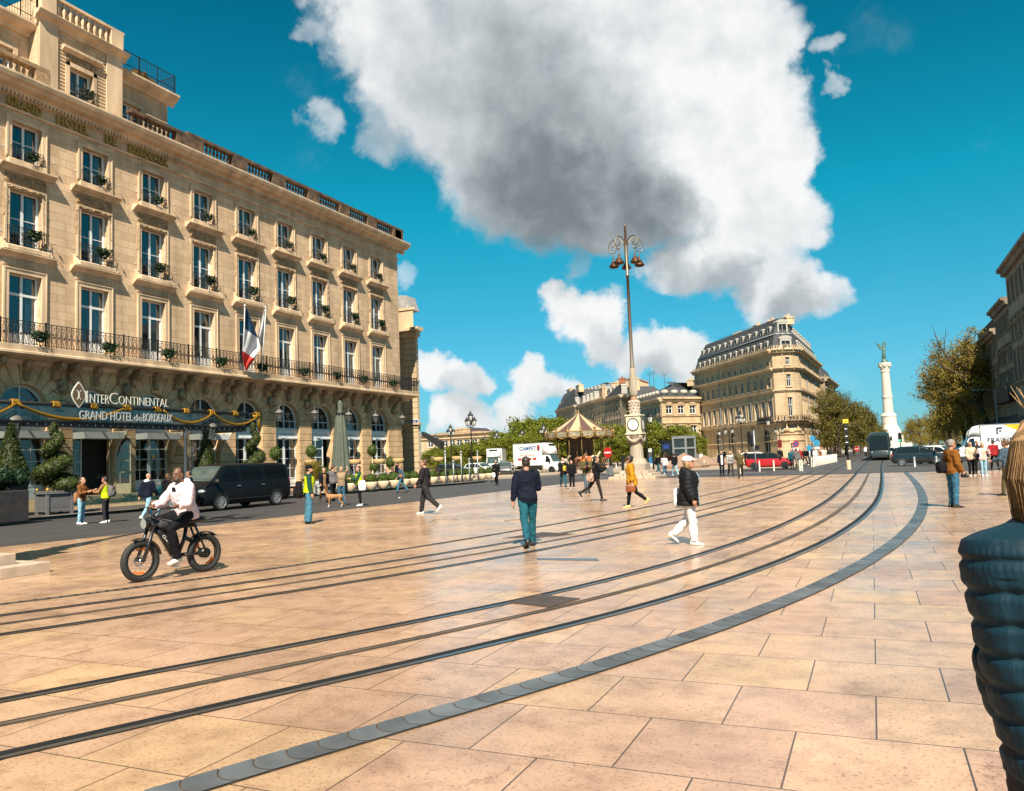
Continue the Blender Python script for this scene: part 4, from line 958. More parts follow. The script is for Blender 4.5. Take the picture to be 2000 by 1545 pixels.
railing_along(gob,M1,0,L1,.35,ztop,.95,YTR,1.1,'balustrade');railing_along(gob,M2,0,L2_,.35,ztop,.95,YTR,1.1,'balustrade')
back1=(LE[0]-9,LE[1]+14);back2=(RE[0]-12,RE[1]+2)
foot=[LE,C1,tuple(arc[2]),tuple(arc[3]),C2,RE,back2]
polyroof(gob,foot,ztop-.1,ztop,.02,SLATE,'roof_deck')
z1,z2,z3=ztop+.05,zc(648),zc(613)
_,up1=polyroof(gob,foot,z1,z2,.7,SLATE,'mansard_roof');_,up2=polyroof(gob,[tuple(p)for p in up1],z2+.02,z3,1.3,SLATE,'mansard_roof')
mb=MB()
for a,b in zip(up1[:-2],up1[1:-1]):mb.tube([(a.x,a.y,z2+.08),(b.x,b.y,z2+.08)],.12,5)
mb.build('roof_ridge',ZINC,gob)
dormers(gob,M1,rz1,L1,13,1.05,1.45,z1+.25,-.22,1.0);dormers(gob,M1,rz1,L1,12,.9,1.05,z2+.35,-1.0,1.2)
dormers(gob,M2,rz2,L2_,12,1.05,1.45,z1+.25,-.22,1.0);dormers(gob,M2,rz2,L2_,12,.9,1.05,z2+.35,-1.0,1.2)
dormers(gob,Mc,rzc,Lc,1,1.9,1.8,z1+.15,-.2,0);dormers(gob,Mc,rzc,Lc,1,1.7,1.7,z2+.3,-.95,0)
for u,ln,zt in((.36,5.5,.5),(.62,2.2,.8),(.93,3.2,.3)):
 p=M1@Vector((-4.2,L1*u,0));chimney(gob,p,1.3,ln*.7,z3-1.0,z3+zt,rz=rz1)
for u in(.1,.3,.5):p=M2@Vector((-4.0,L2_*u,0));chimney(gob,p,1.3,1.8,z3-1.0,z3+.3,rz=rz2)
mb=MB();mb.x=M1
for k in range(16):mb.box(-4.0,-3.97,L1*.1+k*1.1,L1*.1+k*1.1+.03,z3,z3+.9)
mb.box(-4.0,-3.97,L1*.1,L1*.1+16.5,z3+.86,z3+.9);mb.build('roof_railing',IRON,gob)
for M_,u in((M1,.36),(M1,.74),(M2,.3),(M2,.62)):mb=MB();mb.x=M_;mb.box(.02,.14,u*(L1 if M_ is M1 else L2_)-.06,u*(L1 if M_ is M1 else L2_)+.06,0,ztop-.8);mb.build('downpipe',ZINC,gob)
mb=MB();mb.x=Mc;mb.ell((.05,Lc/2,4.85),(.22,1.5,.55),14,8,.8,3);mb.build('carved_shield',YTR,gob)
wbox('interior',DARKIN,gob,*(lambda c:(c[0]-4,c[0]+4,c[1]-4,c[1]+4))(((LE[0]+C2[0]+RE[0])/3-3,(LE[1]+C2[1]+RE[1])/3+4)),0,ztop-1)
a0=along_dir(RE,R(-2.5),1612.5);a1=along_dir(RE,R(-2.5),1634)
h2=thing('apartment_building','stone apartment house with slate roof just behind the corner house on the avenue','apartment house',(a0[0],a0[1],0))
zz=lambda y:A(1612,y,(Vector((a0[0],a0[1],0))-CAMP).dot(_fw)).z
fl=[dict(n=6,w=1.3,a=6,b=9.0,s=(5.0,.5,.5)),dict(n=6,w=1.2,a=10.2,b=12.6),dict(n=6,w=1.2,a=14,b=16,s=(13.2,.4,.4)),dict(n=5,w=1.6,a=.3,b=3.8,dark=True),dict(s=(zz(735)-.8,.8,.9))]
a0b=(a0[0]+.7,a0[1]+.6);a1b=(a1[0]+.7,a1[1])
face(h2,(a0b[0]-10,a0b[1]+.3),a0b,[dict(s=(zz(735)-.8,.8,.9))],GST,GTR,ztop=zz(735))
face(h2,a0b,a1b,fl,GST,GTR,ztop=zz(735))
polyroof(h2,[(a0b[0]-10,a0b[1]),a0b,a1b,(a1b[0]-10,a1b[1])],zz(735),zz(706),1.3,SLATE)
chimney(h2,(a0b[0]-3,a0b[1]+6),1,3,zz(712),zz(698))
FH=150.0;zh=lambda y:A(1298,y,FH).z
hc=P2(1297,FH);hl=along_dir(hc,R(33.7),1246);hr=P2(1372,FH+4)
hip=thing('mansion','pale yellow two-storey mansion under a dark hipped slate roof beside the corner house','mansion',(hc[0],hc[1],0))
te=zh(774)
fl=[dict(n=3,w=1.5,a=zh(808),b=zh(791),ped=True),dict(n=3,w=1.6,a=zh(851),b=zh(831)),dict(s=(zh(814),.25,.2)),dict(s=(zh(829),.35,.3)),dict(s=(te-.9,.8,.7))]
face(hip,hc,hr,fl,YST,YTR,ztop=te)
face(hip,hl,hc,[dict(n=7,w=1.5,a=zh(808),b=zh(791)),dict(n=7,w=1.6,a=zh(851),b=zh(831)),dict(s=(zh(814),.25,.2)),dict(s=(te-.9,.8,.7))],YST,YTR,ztop=te)
polyroof(hip,[hl,hc,hr,(hr[0]-6,hr[1]+26),(hl[0]+8,hl[1]+8)],te,zh(737),6.5,SLATE)
mb=MB();v=Vector(hr)-Vector(hc)
for k in range(4):p=Vector(hc)+v*(k+.5)/4;mb.ell((p.x-.5,p.y+1.2,te+1.0),(.8,.5,.5),8,6)
v=Vector(hc)-Vector(hl)
for k in range(8):p=Vector(hl)+v*(k+.5)/8;mb.ell((p.x-.6,p.y+1.0,te+.9),(.5,.5,.45),8,6)
mb.build('roof_lights',ZINCW,hip);chimney(hip,(hr[0]-3,hr[1]+8),1.2,2.4,zh(745),zh(731))
def row_house(label,xa,fa,xb,fb,ytop,yroof,wallm,trm,rows,nw,roofm,xs=None,fs=None,mans=None,inset=3.0,name='row_house',cat='house'):
 a,b=P2(xa,fa),P2(xb,fb);xm=(xa+xb)/2;f_=(fa+fb)/2
 z=lambda y:A(xm,y,f_).z
 o=thing(name,label,cat,(a[0],a[1],0));te=z(ytop)
 fl=[dict(n=nw,w=1.2,a=z(q),b=z(p))for p,q in rows]+[dict(s=(te-.7,.7,.6))]
 M,Ln,rz=face(o,a,b,fl,wallm,trm,ztop=te)
 foot=[a,b]
 if xs:
  c=P2(xs,fs);nside=max(1,int((Vector(c)-Vector(b)).length/4));face(o,b,c,[dict(n=nside,w=1.2,a=z(q),b=z(p))for p,q in rows[:1]]+[dict(s=(te-.7,.7,.6))],wallm,trm,ztop=te);foot.append(c)
 d=Vector(b)-Vector(a);out=Vector((d.y,-d.x)).normalized();back=[tuple(Vector(foot[-1])-out*10),tuple(Vector(a)-out*12)]
 polyroof(o,foot+back,te,z(yroof),inset,roofm)
 if mans:dormers(o,M,rz,Ln,mans,1.3,1.7,te+.4,-.7,.8)
 return o,M,Ln,z,rz
mh,M_,Ln_,z_,rz_=row_house('far slate-roofed house with a row of dormers rising above the green trees',1090,262,1128,236,796,764,GST,GTR,[(802,812),(817,828)],7,SLATE,1138,240,mans=6,inset=2.4)
mb=MB();p=M_@Vector((-3,Ln_*.35,0));chimney(mh,p,1.5,4.5,z_(775),z_(757),rz=rz_);p=M_@Vector((-3,Ln_*.8,0));chimney(mh,p,1.5,4,z_(770),z_(756),rz=rz_)
o2_,M_,Ln_,z_,rz_=row_house('large grey-roofed block behind the row of houses, seen above the carousel',1118,300,1184,270,770,751,GST,GTR,[(776,785)],12,ZINC,inset=6,mans=9)
ho,M_,Ln_,z_,rz_=row_house('brown-tiled low house in the row behind the carousel',1134,226,1166,206,786,775,GST,GTR,[(792,803),(808,822)],9,TILE,inset=4,mans=4)
chimney(ho,M_@Vector((-3,Ln_*.9,0)),1.2,3,z_(782),z_(762),rz=rz_)
ho,M_,Ln_,z_,rz_=row_house('narrow tan house with tiled roof between two chimneys in the row',1164,205,1188,192,778,768,YST,YTR,[(784,794),(800,811),(818,828)],5,TILE,inset=4)
chimney(ho,M_@Vector((-4,Ln_*.3,0)),1.2,3.5,z_(775),z_(757),rz=rz_)
ho,M_,Ln_,z_,rz_=row_house('mansard house with slate dormers left of the lamp column',1186,192,1219,178,774,753,GST,GTR,[(778,788),(793,803),(808,818)],6,SLATE,1228,186,mans=4,inset=2.0)
chimney(ho,M_@Vector((-5,Ln_*.6,0)),1.4,4,z_(765),z_(741),rz=rz_)
ga,gb=P2(1217,196),P2(1274,196);zg=lambda y:A(1245,y,196).z
gab=thing('gabled_house','tall tan house with a blank gable wall and a vertical letter sign','house',(ga[0],ga[1],0))
d=(Vector(gb)-Vector(ga));Ln=d.length;d.normalize();out=Vector((d.y,-d.x));Mg=Matrix(((out.x,d.x,0,ga[0]),(out.y,d.y,0,ga[1]),(0,0,1,0),(0,0,0,1)))
mb=MB();mb.x=Mg;mb.prism([(0,0),(Ln,0),(Ln,zg(748)),(Ln*.5,zg(737)),(Ln*.25,zg(740)),(0,zg(762))],-10,0,'x');mb.build('wall',YST,gab)
mb=MB();mb.x=Mg
for(u0,z0_,u1,z1_)in((0,762,.25,740),(.25,740,.5,737),(.5,737,1,748)):
 mb.prism([(Ln*u0,zg(z0_)+.02),(Ln*u1,zg(z1_)+.02),(Ln*u1,zg(z1_)+.35),(Ln*u0,zg(z0_)+.35)],-10.2,.25,'x')
mb.build('roof',TILE,gab)
chimney(gab,Mg@Vector((-4,Ln*.18,0)),1.5,1.2,zg(755),zg(733),mat('brick_red',(.30,.11,.05),.85,var=.3));chimney(gab,Mg@Vector((-5,Ln*.02,0)),2,3.5,zg(760),zg(741))
mb=MB();mb.x=Mg;us=Ln*.53;zs0,zs1=zg(771),zg(741)
mb.box(.3,.5,us-1.2,us+1.2,zs0,zs1);mb.cm=1;hgt=(zs1-zs0)/4.1
for k,ch in enumerate('boox'):
 add_text(mb,ch,hgt*1.25,frame((.52,us,zs1-hgt*(k+.95)),(0,1,0),(0,0,1)),.02,bold=.05)
mb.build('vertical_sign',[mat('sign_charcoal',(.05,.045,.05),.6),mat('sign_white',(.8,.78,.76),.5)],gab)
mb=MB()
for x,y in((1268,728),(1276,726),(1297,730),(1193,748),(1180,748)):
 p=A(x,y,196);mb.tube([(p.x,p.y,p.z-4),(p.x,p.y,p.z)],.05,4)
 for k in range(3):mb.tube([(p.x-.7,p.y,p.z-.3*k),(p.x+.7,p.y+.2,p.z-.3*k)],.03,3)
mb.build('aerials',IRON,gab)
ba,bb=P2(824,246),P2(962,236);zb_=lambda y:A(893,y,240).z
bl=thing('long_building','low beige stone building far off behind the trees on the left','building',(ba[0],ba[1],0));te=zb_(846)
face(bl,ba,bb,[dict(n=8,w=2.0,a=zb_(871),b=zb_(859),mg=2),dict(n=8,w=2.0,a=zb_(890),b=zb_(878),mg=2),dict(s=(te-1.8,.5,.5)),dict(s=(te-.5,.5,.8))],YST,YTR,ztop=te)
polyroof(bl,[ba,bb,(bb[0]-8,bb[1]+30),(ba[0]-8,ba[1]+30)],te,zb_(842),5,TILE)
chimney(bl,P2(903,248),3,7,zb_(846),zb_(836),rz=R(60));mb=MB();p=P2(920,250);mb.prism([(p[0]-4,te),(p[0]+5,te),(p[0]+2,zb_(834)),(p[0]-2,zb_(834))],p[1],p[1]+8,'y');mb.build('roof_pavilion',SLATE,bl)
sx1=PY(815,800,66).x;zS=lambda y:PY(815,y,66).z
sd=thing('corner_house','tall stone corner house with banded pilaster just right of the hotel','house',(sx1,66,0))
te=zS(640)
mb=MB();mb.prism([(sx1-18,66),(sx1,66),(sx1-8.4,76),(sx1-18,76)],0,te,'z');mb.build('wall',YST,sd)
mb=MB();z=.1
while z<te-1.2:mb.bbox(sx1-1.45,sx1+.06,65.93,66.4,z+.03,z+.55,.02);z+=.58
mb.build('banded_pilaster',YTR,sd)
mb=MB()
for y_,h_,p_ in((640,.9,.75),(742,.35,.2),(826,.45,.3)):
 z=zS(y_);mb.prism([(66,z-h_),(66-p_*.4,z-h_*.8),(66-p_,z-h_*.3),(66-p_,z),(66,z)],0,0,'x')if False else None
 mb.box(sx1-18,sx1+p_,66-p_,66.3,z-h_*.4,z);mb.box(sx1-18,sx1+p_*.5,66-p_*.5,66.3,z-h_,z-h_*.4-.003)
mb.prism([(sx1-18,65.9),(sx1-.1,65.9),(sx1-7.5,75),(sx1-18,75)],te+.01,zS(604),'z');mb.prism([(sx1-18,65.8),(sx1+.15,65.8),(sx1-7.5,75.1),(sx1-18,75.1)],zS(604)+.002,zS(604)+.25,'z')
mb.build('cornices',YTR,sd)
mb=MB();rx=sx1-.9;z0_,z1_=zS(604)+.25,zS(570)
mb.prism([(rx-16,z0_),(rx,z0_),(rx-.5,z1_),(rx-3.4,zS(562)),(rx-16,zS(562))],66.8,68.5,'y');mb.build('mansard_roof',mat('pale_slate',(.30,.29,.28),.7,var=.3,vs=2.5,bump=.4),sd)
w_=bpy.data.objects.new('window',fwin(1.1,1.7));COL.objects.link(w_);w_.parent=sd;w_.location=Vector((rx-2.6,66.45,z0_+.4))-sd.location;w_.rotation_euler=(0,0,-math.pi/2)
mb=MB();p=PY(810,826,65.9);mb.box(p.x-.42,p.x+.42,65.86,65.90,p.z-.32,p.z+.32);mb.cm=1;mb.box(p.x-.38,p.x+.38,65.85,65.858,p.z-.28,p.z+.28);mb.cm=0
add_text(mb,'RUE',.22,frame((p.x,65.845,p.z+.04),(1,0,0),(0,0,1)),.003);mb.build('street_sign',[mat('enamel_white',(.75,.76,.78),.4),mat('enamel_blue',(.02,.05,.16),.35)],sd)
mb=MB();q0,q1=PY(821,848,66.2),PY(858,862,66.2)
mb.prism([(66.2,q0.z+.2),(66.2,q0.z-.5),(66.2,q0.z-.5)],0,0,'x')if False else None
aw=MB();aw.add([(q0.x,66.4,q0.z+.25),(q0.x-.5,68,q0.z+.25),(q1.x-.5,68,q1.z),(q1.x,66.4,q1.z),(q1.x-.5,68,q1.z-.75),(q1.x,66.4,q1.z-.75),(q0.x,66.4,q0.z-.1),(q0.x-.5,68,q0.z-.1)],[(0,3,2,1),(3,5,4,2),(0,6,5,3),(6,7,4,5),(1,2,4,7)])
aw.build('awning',mat('black_canvas',(.012,.012,.013),.8),sd)
def shaded(label,X,xl,xr,yt,rows,nw,zgl=None,wallm=DST,trm=DTR):
 a=PX(xl,868,X);b=PX(xr,868,X);xm,Ym=xl,a.y;te=PX(xl,yt,X).z
 o=thing('terrace_house',label,'town house',(X,a.y,0))
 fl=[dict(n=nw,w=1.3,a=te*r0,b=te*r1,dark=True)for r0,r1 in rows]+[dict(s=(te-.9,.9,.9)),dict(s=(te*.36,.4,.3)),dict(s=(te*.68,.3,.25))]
 face(o,(X,a.y),(X,b.y),fl,wallm,trm,ztop=te)
 face(o,(X+14,a.y),(X,a.y),[dict(s=(te-.9,.9,.9))],wallm,trm,ztop=te)
 polyroof(o,[(X+14,a.y),(X,a.y),(X,b.y),(X+14,b.y)],te,te+2.2,3.5,SLATE)
 for k in range(2):chimney(o,(X+5,a.y+(b.y-a.y)*(.3+.4*k),0),1,2.5,te+.8,te+3.4,trm)
 return o,a,b,te
R3=[(.04,.2),(.40,.55),(.60,.72),(.80,.92)]
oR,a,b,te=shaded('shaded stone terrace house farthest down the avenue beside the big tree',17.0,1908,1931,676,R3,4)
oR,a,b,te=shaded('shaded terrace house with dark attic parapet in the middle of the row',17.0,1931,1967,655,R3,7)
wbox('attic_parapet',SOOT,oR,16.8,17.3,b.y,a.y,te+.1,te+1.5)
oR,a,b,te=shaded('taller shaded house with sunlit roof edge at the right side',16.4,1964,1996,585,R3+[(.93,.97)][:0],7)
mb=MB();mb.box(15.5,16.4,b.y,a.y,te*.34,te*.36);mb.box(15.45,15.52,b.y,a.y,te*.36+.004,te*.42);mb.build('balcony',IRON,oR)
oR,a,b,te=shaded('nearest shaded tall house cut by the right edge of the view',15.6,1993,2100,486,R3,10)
AWN=mat('dark_awning',(.02,.018,.018),.8)
for(xa_,xb_)in((1931,1966),(1968,2040)):
 A0,B0=PX(xa_,850,15.4).y,PX(xb_,850,15.4).y;o=MB();o.prism([(16.5,4.9),(14.2,3.6),(14.2,3.1),(16.5,4.4)],B0,A0,'y');o.build('awning',AWN,oR if xa_>1950 else oR)
FM=388.0;mz=lambda y:A(1738,y,FM).z;mpx=FM/CF
mp=P2(1740,FM);mon=thing('monument_column','tall white stone column topped by a green winged bronze statue','monument',(mp[0],mp[1],0))
WST=mat('white_monument_stone',(.62,.56,.47),.8,var=.18,vs=.25,streak=True)
mb=MB();mb.lathe([(6.6,0),(6.6,2.5),(6.0,3),(6.0,mz(852)),(5.2,mz(848)),(4.6,mz(838)),(3.4,mz(830)),(3.4,mz(815)),(3.7,mz(812)),(3.0,mz(808)),(2.45,mz(806))],24,(mp[0],mp[1],0),False);mb.box(mp[0]-9,mp[0]+9,mp[1]-9,mp[1]+9,0,mz(866));mb.build('pedestal',WST,mon)
mb=MB();n=20;zs=[mz(806),mz(770),mz(740),mz(727)];mb.lathe([(2.35,zs[0]),(2.15,zs[1]),(1.95,zs[2]),(1.85,zs[3])],20,(mp[0],mp[1],0));mb.lathe([(2.4,mz(777)),(2.55,mz(774)),(2.4,mz(771))],16,(mp[0],mp[1],0));mb.build('column_shaft',WST,mon)
mb=MB();mb.lathe([(1.9,mz(727)),(2.2,mz(724)),(2.0,mz(722)),(2.6,mz(714)),(3.0,mz(711)),(3.0,mz(707))],12,(mp[0],mp[1],0),False)
for k in range(8):a=k*math.pi/4;mb.ell((mp[0]+2.4*math.cos(a),mp[1]+2.4*math.sin(a),mz(713)),(.7,.7,.8),8,6)
mb.build('capital',WST,mon)
BRZ=mat('green_bronze',(.10,.17,.14),.6,metal=.3,var=.4,vs=.8);zb0=mz(707);zt=mz(662);hs=zt-zb0
mb=MB();cx_,cy_=mp;r_=_r0
def Pm(u,z,w=0.0):return(cx_+r_.x*u+w*(-_r0.y),cy_+r_.y*u+w*_r0.x,zb0+z*hs)
mb.lathe([(1.5,0),(1.5,.1*hs),(1.0,.12*hs),(1.1,.17*hs),(.9,.18*hs)],12,(cx_,cy_,zb0))
mb.tube([Pm(0,.17),Pm(-.1,.3),Pm(.0,.42),Pm(.1,.5),Pm(.15,.6),Pm(.2,.68),Pm(.22,.71)],[.5,.95,.75,.65,.78,.6,.25],10)
mb.ell(Pm(.3,.745),(.42,.42,.5),10,8)
mb.tube([Pm(.55,.66),Pm(1.2,.74),Pm(1.5,.86),Pm(1.7,.98)],[.28,.24,.2,.14],6);mb.tube([Pm(-.2,.66),Pm(-.5,.58),Pm(-.1,.52)],[.28,.22,.16],6)
mb.tube([Pm(1.6,.95),Pm(1.5,1.0)],.12,5);mb.tube([Pm(.1,.33),Pm(-.9,.27),Pm(-1.3,.2)],[.5,.4,.15],6)
mb.build('statue',BRZ,mon)
mb=MB()
for s_,pl in((-1,[(-.3,.68),(-1.2,.80),(-3.1,.90),(-2.9,.80),(-2.2,.70),(-1.4,.60),(-.6,.56)]),(1,[(.3,.69),(.5,.84),(.1,.95),(-.4,.86),(-.5,.7)])):
 n=len(pl);mb.add([Pm(u,z,-.5*s_)for u,z in pl]+[Pm(u*.97,z,-.5*s_-.3)for u,z in pl],[tuple(range(n)),tuple(range(2*n-1,n-1,-1))]+[(i,n+i,n+(i+1)%n,(i+1)%n)for i in range(n)])
mb.build('wings',BRZ,mon)
# == trees
def tree_proto(name,h,cr,trunk_h,seed,leafm,density=1.0,leaf=.5,bare=.2,spread=1.0,squash=1.0,low=0):
 rg=random.Random(seed);o=bpy.data.objects.new(name,None);COL.objects.link(o)
 tb=MB();tips=[]
 def branch(p,d,ln,r,lvl):
  n=4;pts=[p.copy()];q=p.copy();dd=d.copy()
  for k in range(n):
   dd=(dd+Vector((rg.uniform(-.22,.22),rg.uniform(-.22,.22),rg.uniform(-.05,.2)))).normalized();q=q+dd*ln/n;pts.append(q.copy())
  tb.tube(pts,[max(.015,r*(1-.6*k/n))for k in range(n+1)],6 if lvl==0 else(4 if lvl<2 else 3),False)
  if lvl>=3:tips.append((q,dd));tips.append((pts[2],dd));return
  m=(6,5,4)[lvl]
  for k in range(m):
   t=.45+.55*(k+1)/m if lvl else.62+.38*(k+1)/m;i=min(n-1,int(t*n));b=pts[i].lerp(pts[i+1],t*n-i)if i<n else q
   az=rg.uniform(0,6.28);tilt=rg.uniform(.4,1.0)*spread
   ax=dd.orthogonal().normalized();nd_=(dd*math.cos(tilt)+(Matrix.Rotation(az,3,dd)@ax)*math.sin(tilt)).normalized()
   nd_.z=nd_.z*squash+.12;branch(b,nd_.normalized(),ln*rg.uniform(.55,.8),r*.5,lvl+1)
  tips.append((q,dd))
 branch(Vector((0,0,0)),Vector((0,0,1)),trunk_h*1.35,h*.022+.06,0)
 zmax=max(t[0].z for t in tips);rmax=sorted(math.hypot(t[0].x,t[0].y)for t in tips)[int(len(tips)*.95)]
 fz=h/zmax;fr=cr/max(rmax,.1);tb.v=[(x*(fr if z>trunk_h*.5 else 1),y*(fr if z>trunk_h*.5 else 1),z*fz)for x,y,z in tb.v]
 tb.build('trunk',BARK,o)
 lm=MB()
 if low:
  for k in range(len(tips)//2):
   a_=rg.uniform(0,6.28);q=rg.uniform(.25,.95)*rmax;z=rg.uniform(trunk_h*.85,h*.6)/fz
   tips.append((Vector((q*math.cos(a_),q*math.sin(a_),z)),Vector((0,0,1))))
 for t,d in tips:
  c=Vector((t.x*fr,t.y*fr,t.z*fz))
  if rg.random()<bare and c.z>h*.72:k_=2
  else:k_=int(rg.uniform(9,17)*density)
  sp=.75*leaf+.1*cr*.9
  for _ in range(k_):
   p=c+Vector((rg.gauss(0,sp*.55),rg.gauss(0,sp*.55),rg.gauss(0,sp*.45)))
   if p.z<trunk_h*.75:continue
   a=Vector((rg.uniform(-1,1),rg.uniform(-1,1),rg.uniform(-.6,1))).normalized();b=a.orthogonal().normalized();b=Matrix.Rotation(rg.uniform(0,6.28),3,a)@b;e=a.cross(b)
   s=leaf*rg.uniform(.45,1.0)
   lm.add([p-b*s*.5,p+e*s*.28,p+b*s*.5,p-e*s*.28],[(0,1,2,3)])
 lm.build('crown',leafm,o);return o
def bush_mesh(name,rx,ry,rz_,n,leaf,m_,seed,shape=None,core=True):
 rg=random.Random(seed);lm=MB();i=0
 while i<n:
  d=Vector((rg.gauss(0,1),rg.gauss(0,1),rg.gauss(0,1))).normalized();q=rg.uniform(.80,1.03)
  p=Vector((d.x*rx*q,d.y*ry*q,d.z*rz_*q))if shape is None else shape(rg,d,q)
  if p is None:continue
  i+=1
  a=(d+Vector((rg.uniform(-.8,.8),rg.uniform(-.8,.8),rg.uniform(-.8,.8)))).normalized();b=Matrix.Rotation(rg.uniform(0,6.28),3,a)@a.orthogonal().normalized();e=a.cross(b);s=leaf*rg.uniform(.6,1.2)
  lm.add([p-b*s*.5,p+e*s*.3,p+b*s*.5,p-e*s*.3],[(0,1,2,3)])
 return lm
TP=[tree_proto('leafy_tree',8.5,4.2,1.7,11,SPRING,2.8,.48,.02,low=1),tree_proto('leafy_tree',9.5,4.6,1.7,23,SPRING,2.6,.55,.05,low=1),tree_proto('leafy_tree',8.0,4.0,1.5,37,SPRING,2.6,.5,.0,low=1)]
TA=[tree_proto('avenue_tree',13,5.5,2.6,5,DARKL,3.4,.38,.7,low=1),tree_proto('avenue_tree',14,6,2.6,9,DARKL,3.2,.38,.8,low=1)]
TB=[tree_proto('plane_tree',21,7.5,4,3,OLIVE,3.4,.40,.5,.8,low=1),tree_proto('plane_tree',19,7.0,4,17,OLIVE,3.4,.40,.5,.8,low=1)]
used=set()
def plant_tree(protos,k,x,fwd,h,label,cat,group,z=0.0,wide=1.0):
 p0=protos[k%len(protos)];p=atd(x,fwd,z);hh={id(o):max(v[2]for c in kids(o)for v in c.bound_box)for o in()}if False else None
 s=h/HT[p0.name]
 o=dup(p0,p,rnd.uniform(0,6.28),label,group,(s*wide,s*wide,s));o['category']=cat;return o
HT={}
for lst in(TP,TA,TB):
 for o in lst:HT[o.name]=max(v.co.z for c in kids(o)for v in c.data.vertices)
for i,(x,f,yt)in enumerate([(850,118,872),(880,130,868),(912,122,862),(945,135,858),(975,125,850),(1000,140,838),(1022,130,826),(1045,150,822),(1062,135,808),(1090,150,812),(1072,120,828),(1040,112,845),(1112,165,826),(1150,168,818),(1172,150,822),(1192,140,828),(1205,128,842),(1262,130,828),(1288,122,818),(1310,118,826),(1330,124,836),(1352,128,850),(1215,120,850),(930,112,868)]):
 h=A(x,yt,f).z
 lb='bright green spring tree standing behind the carousel square' if x<1235 else 'bright green tree in front of the yellow mansion'
 plant_tree(TP,i,x,f,h,lb,'tree','spring trees round the square' if x<1235 else 'green trees in front of the mansion',.14,1.25)
for i,(x,f,yt)in enumerate([(1640,132,752),(1652,150,760),(1668,168,768),(1682,190,782),(1694,215,798),(1705,245,812),(1714,280,825),(1722,320,836),(1630,150,748)]):
 h=A(x,yt,f).z
 plant_tree(TA,i,x,f,h,'dark trimmed avenue tree with bare top twigs left of the tram','tree','left row of avenue trees',.13,1.05)
for i,(x,f,yt)in enumerate([(1938,118,622),(1905,132,640),(1888,150,690),(1920,150,640),(1868,172,740),(1850,200,775),(1832,235,788),(1818,270,800),(1800,310,806),(1786,340,815),(1950,140,640),(1862,155,765)]):
 h=A(x,yt,f).z
 if i==0:lb='tallest half-bare brown-green plane tree beside the shaded houses'
 elif i<4 or i==10:lb='tall sparse brown-green plane tree next to the shaded houses'
 else:lb='lower olive-brown plane tree farther down the right of the avenue'
 plant_tree(TB,i,x,f,h,lb,'tree','tall plane trees by the shaded houses' if(0<i<4 or i==10)else('right row of avenue trees' if i else None),.13,1.0)
for lst in(TP,TA,TB):
 for o in lst:
  for c in kids(o):bpy.data.objects.remove(c)
  bpy.data.objects.remove(o)
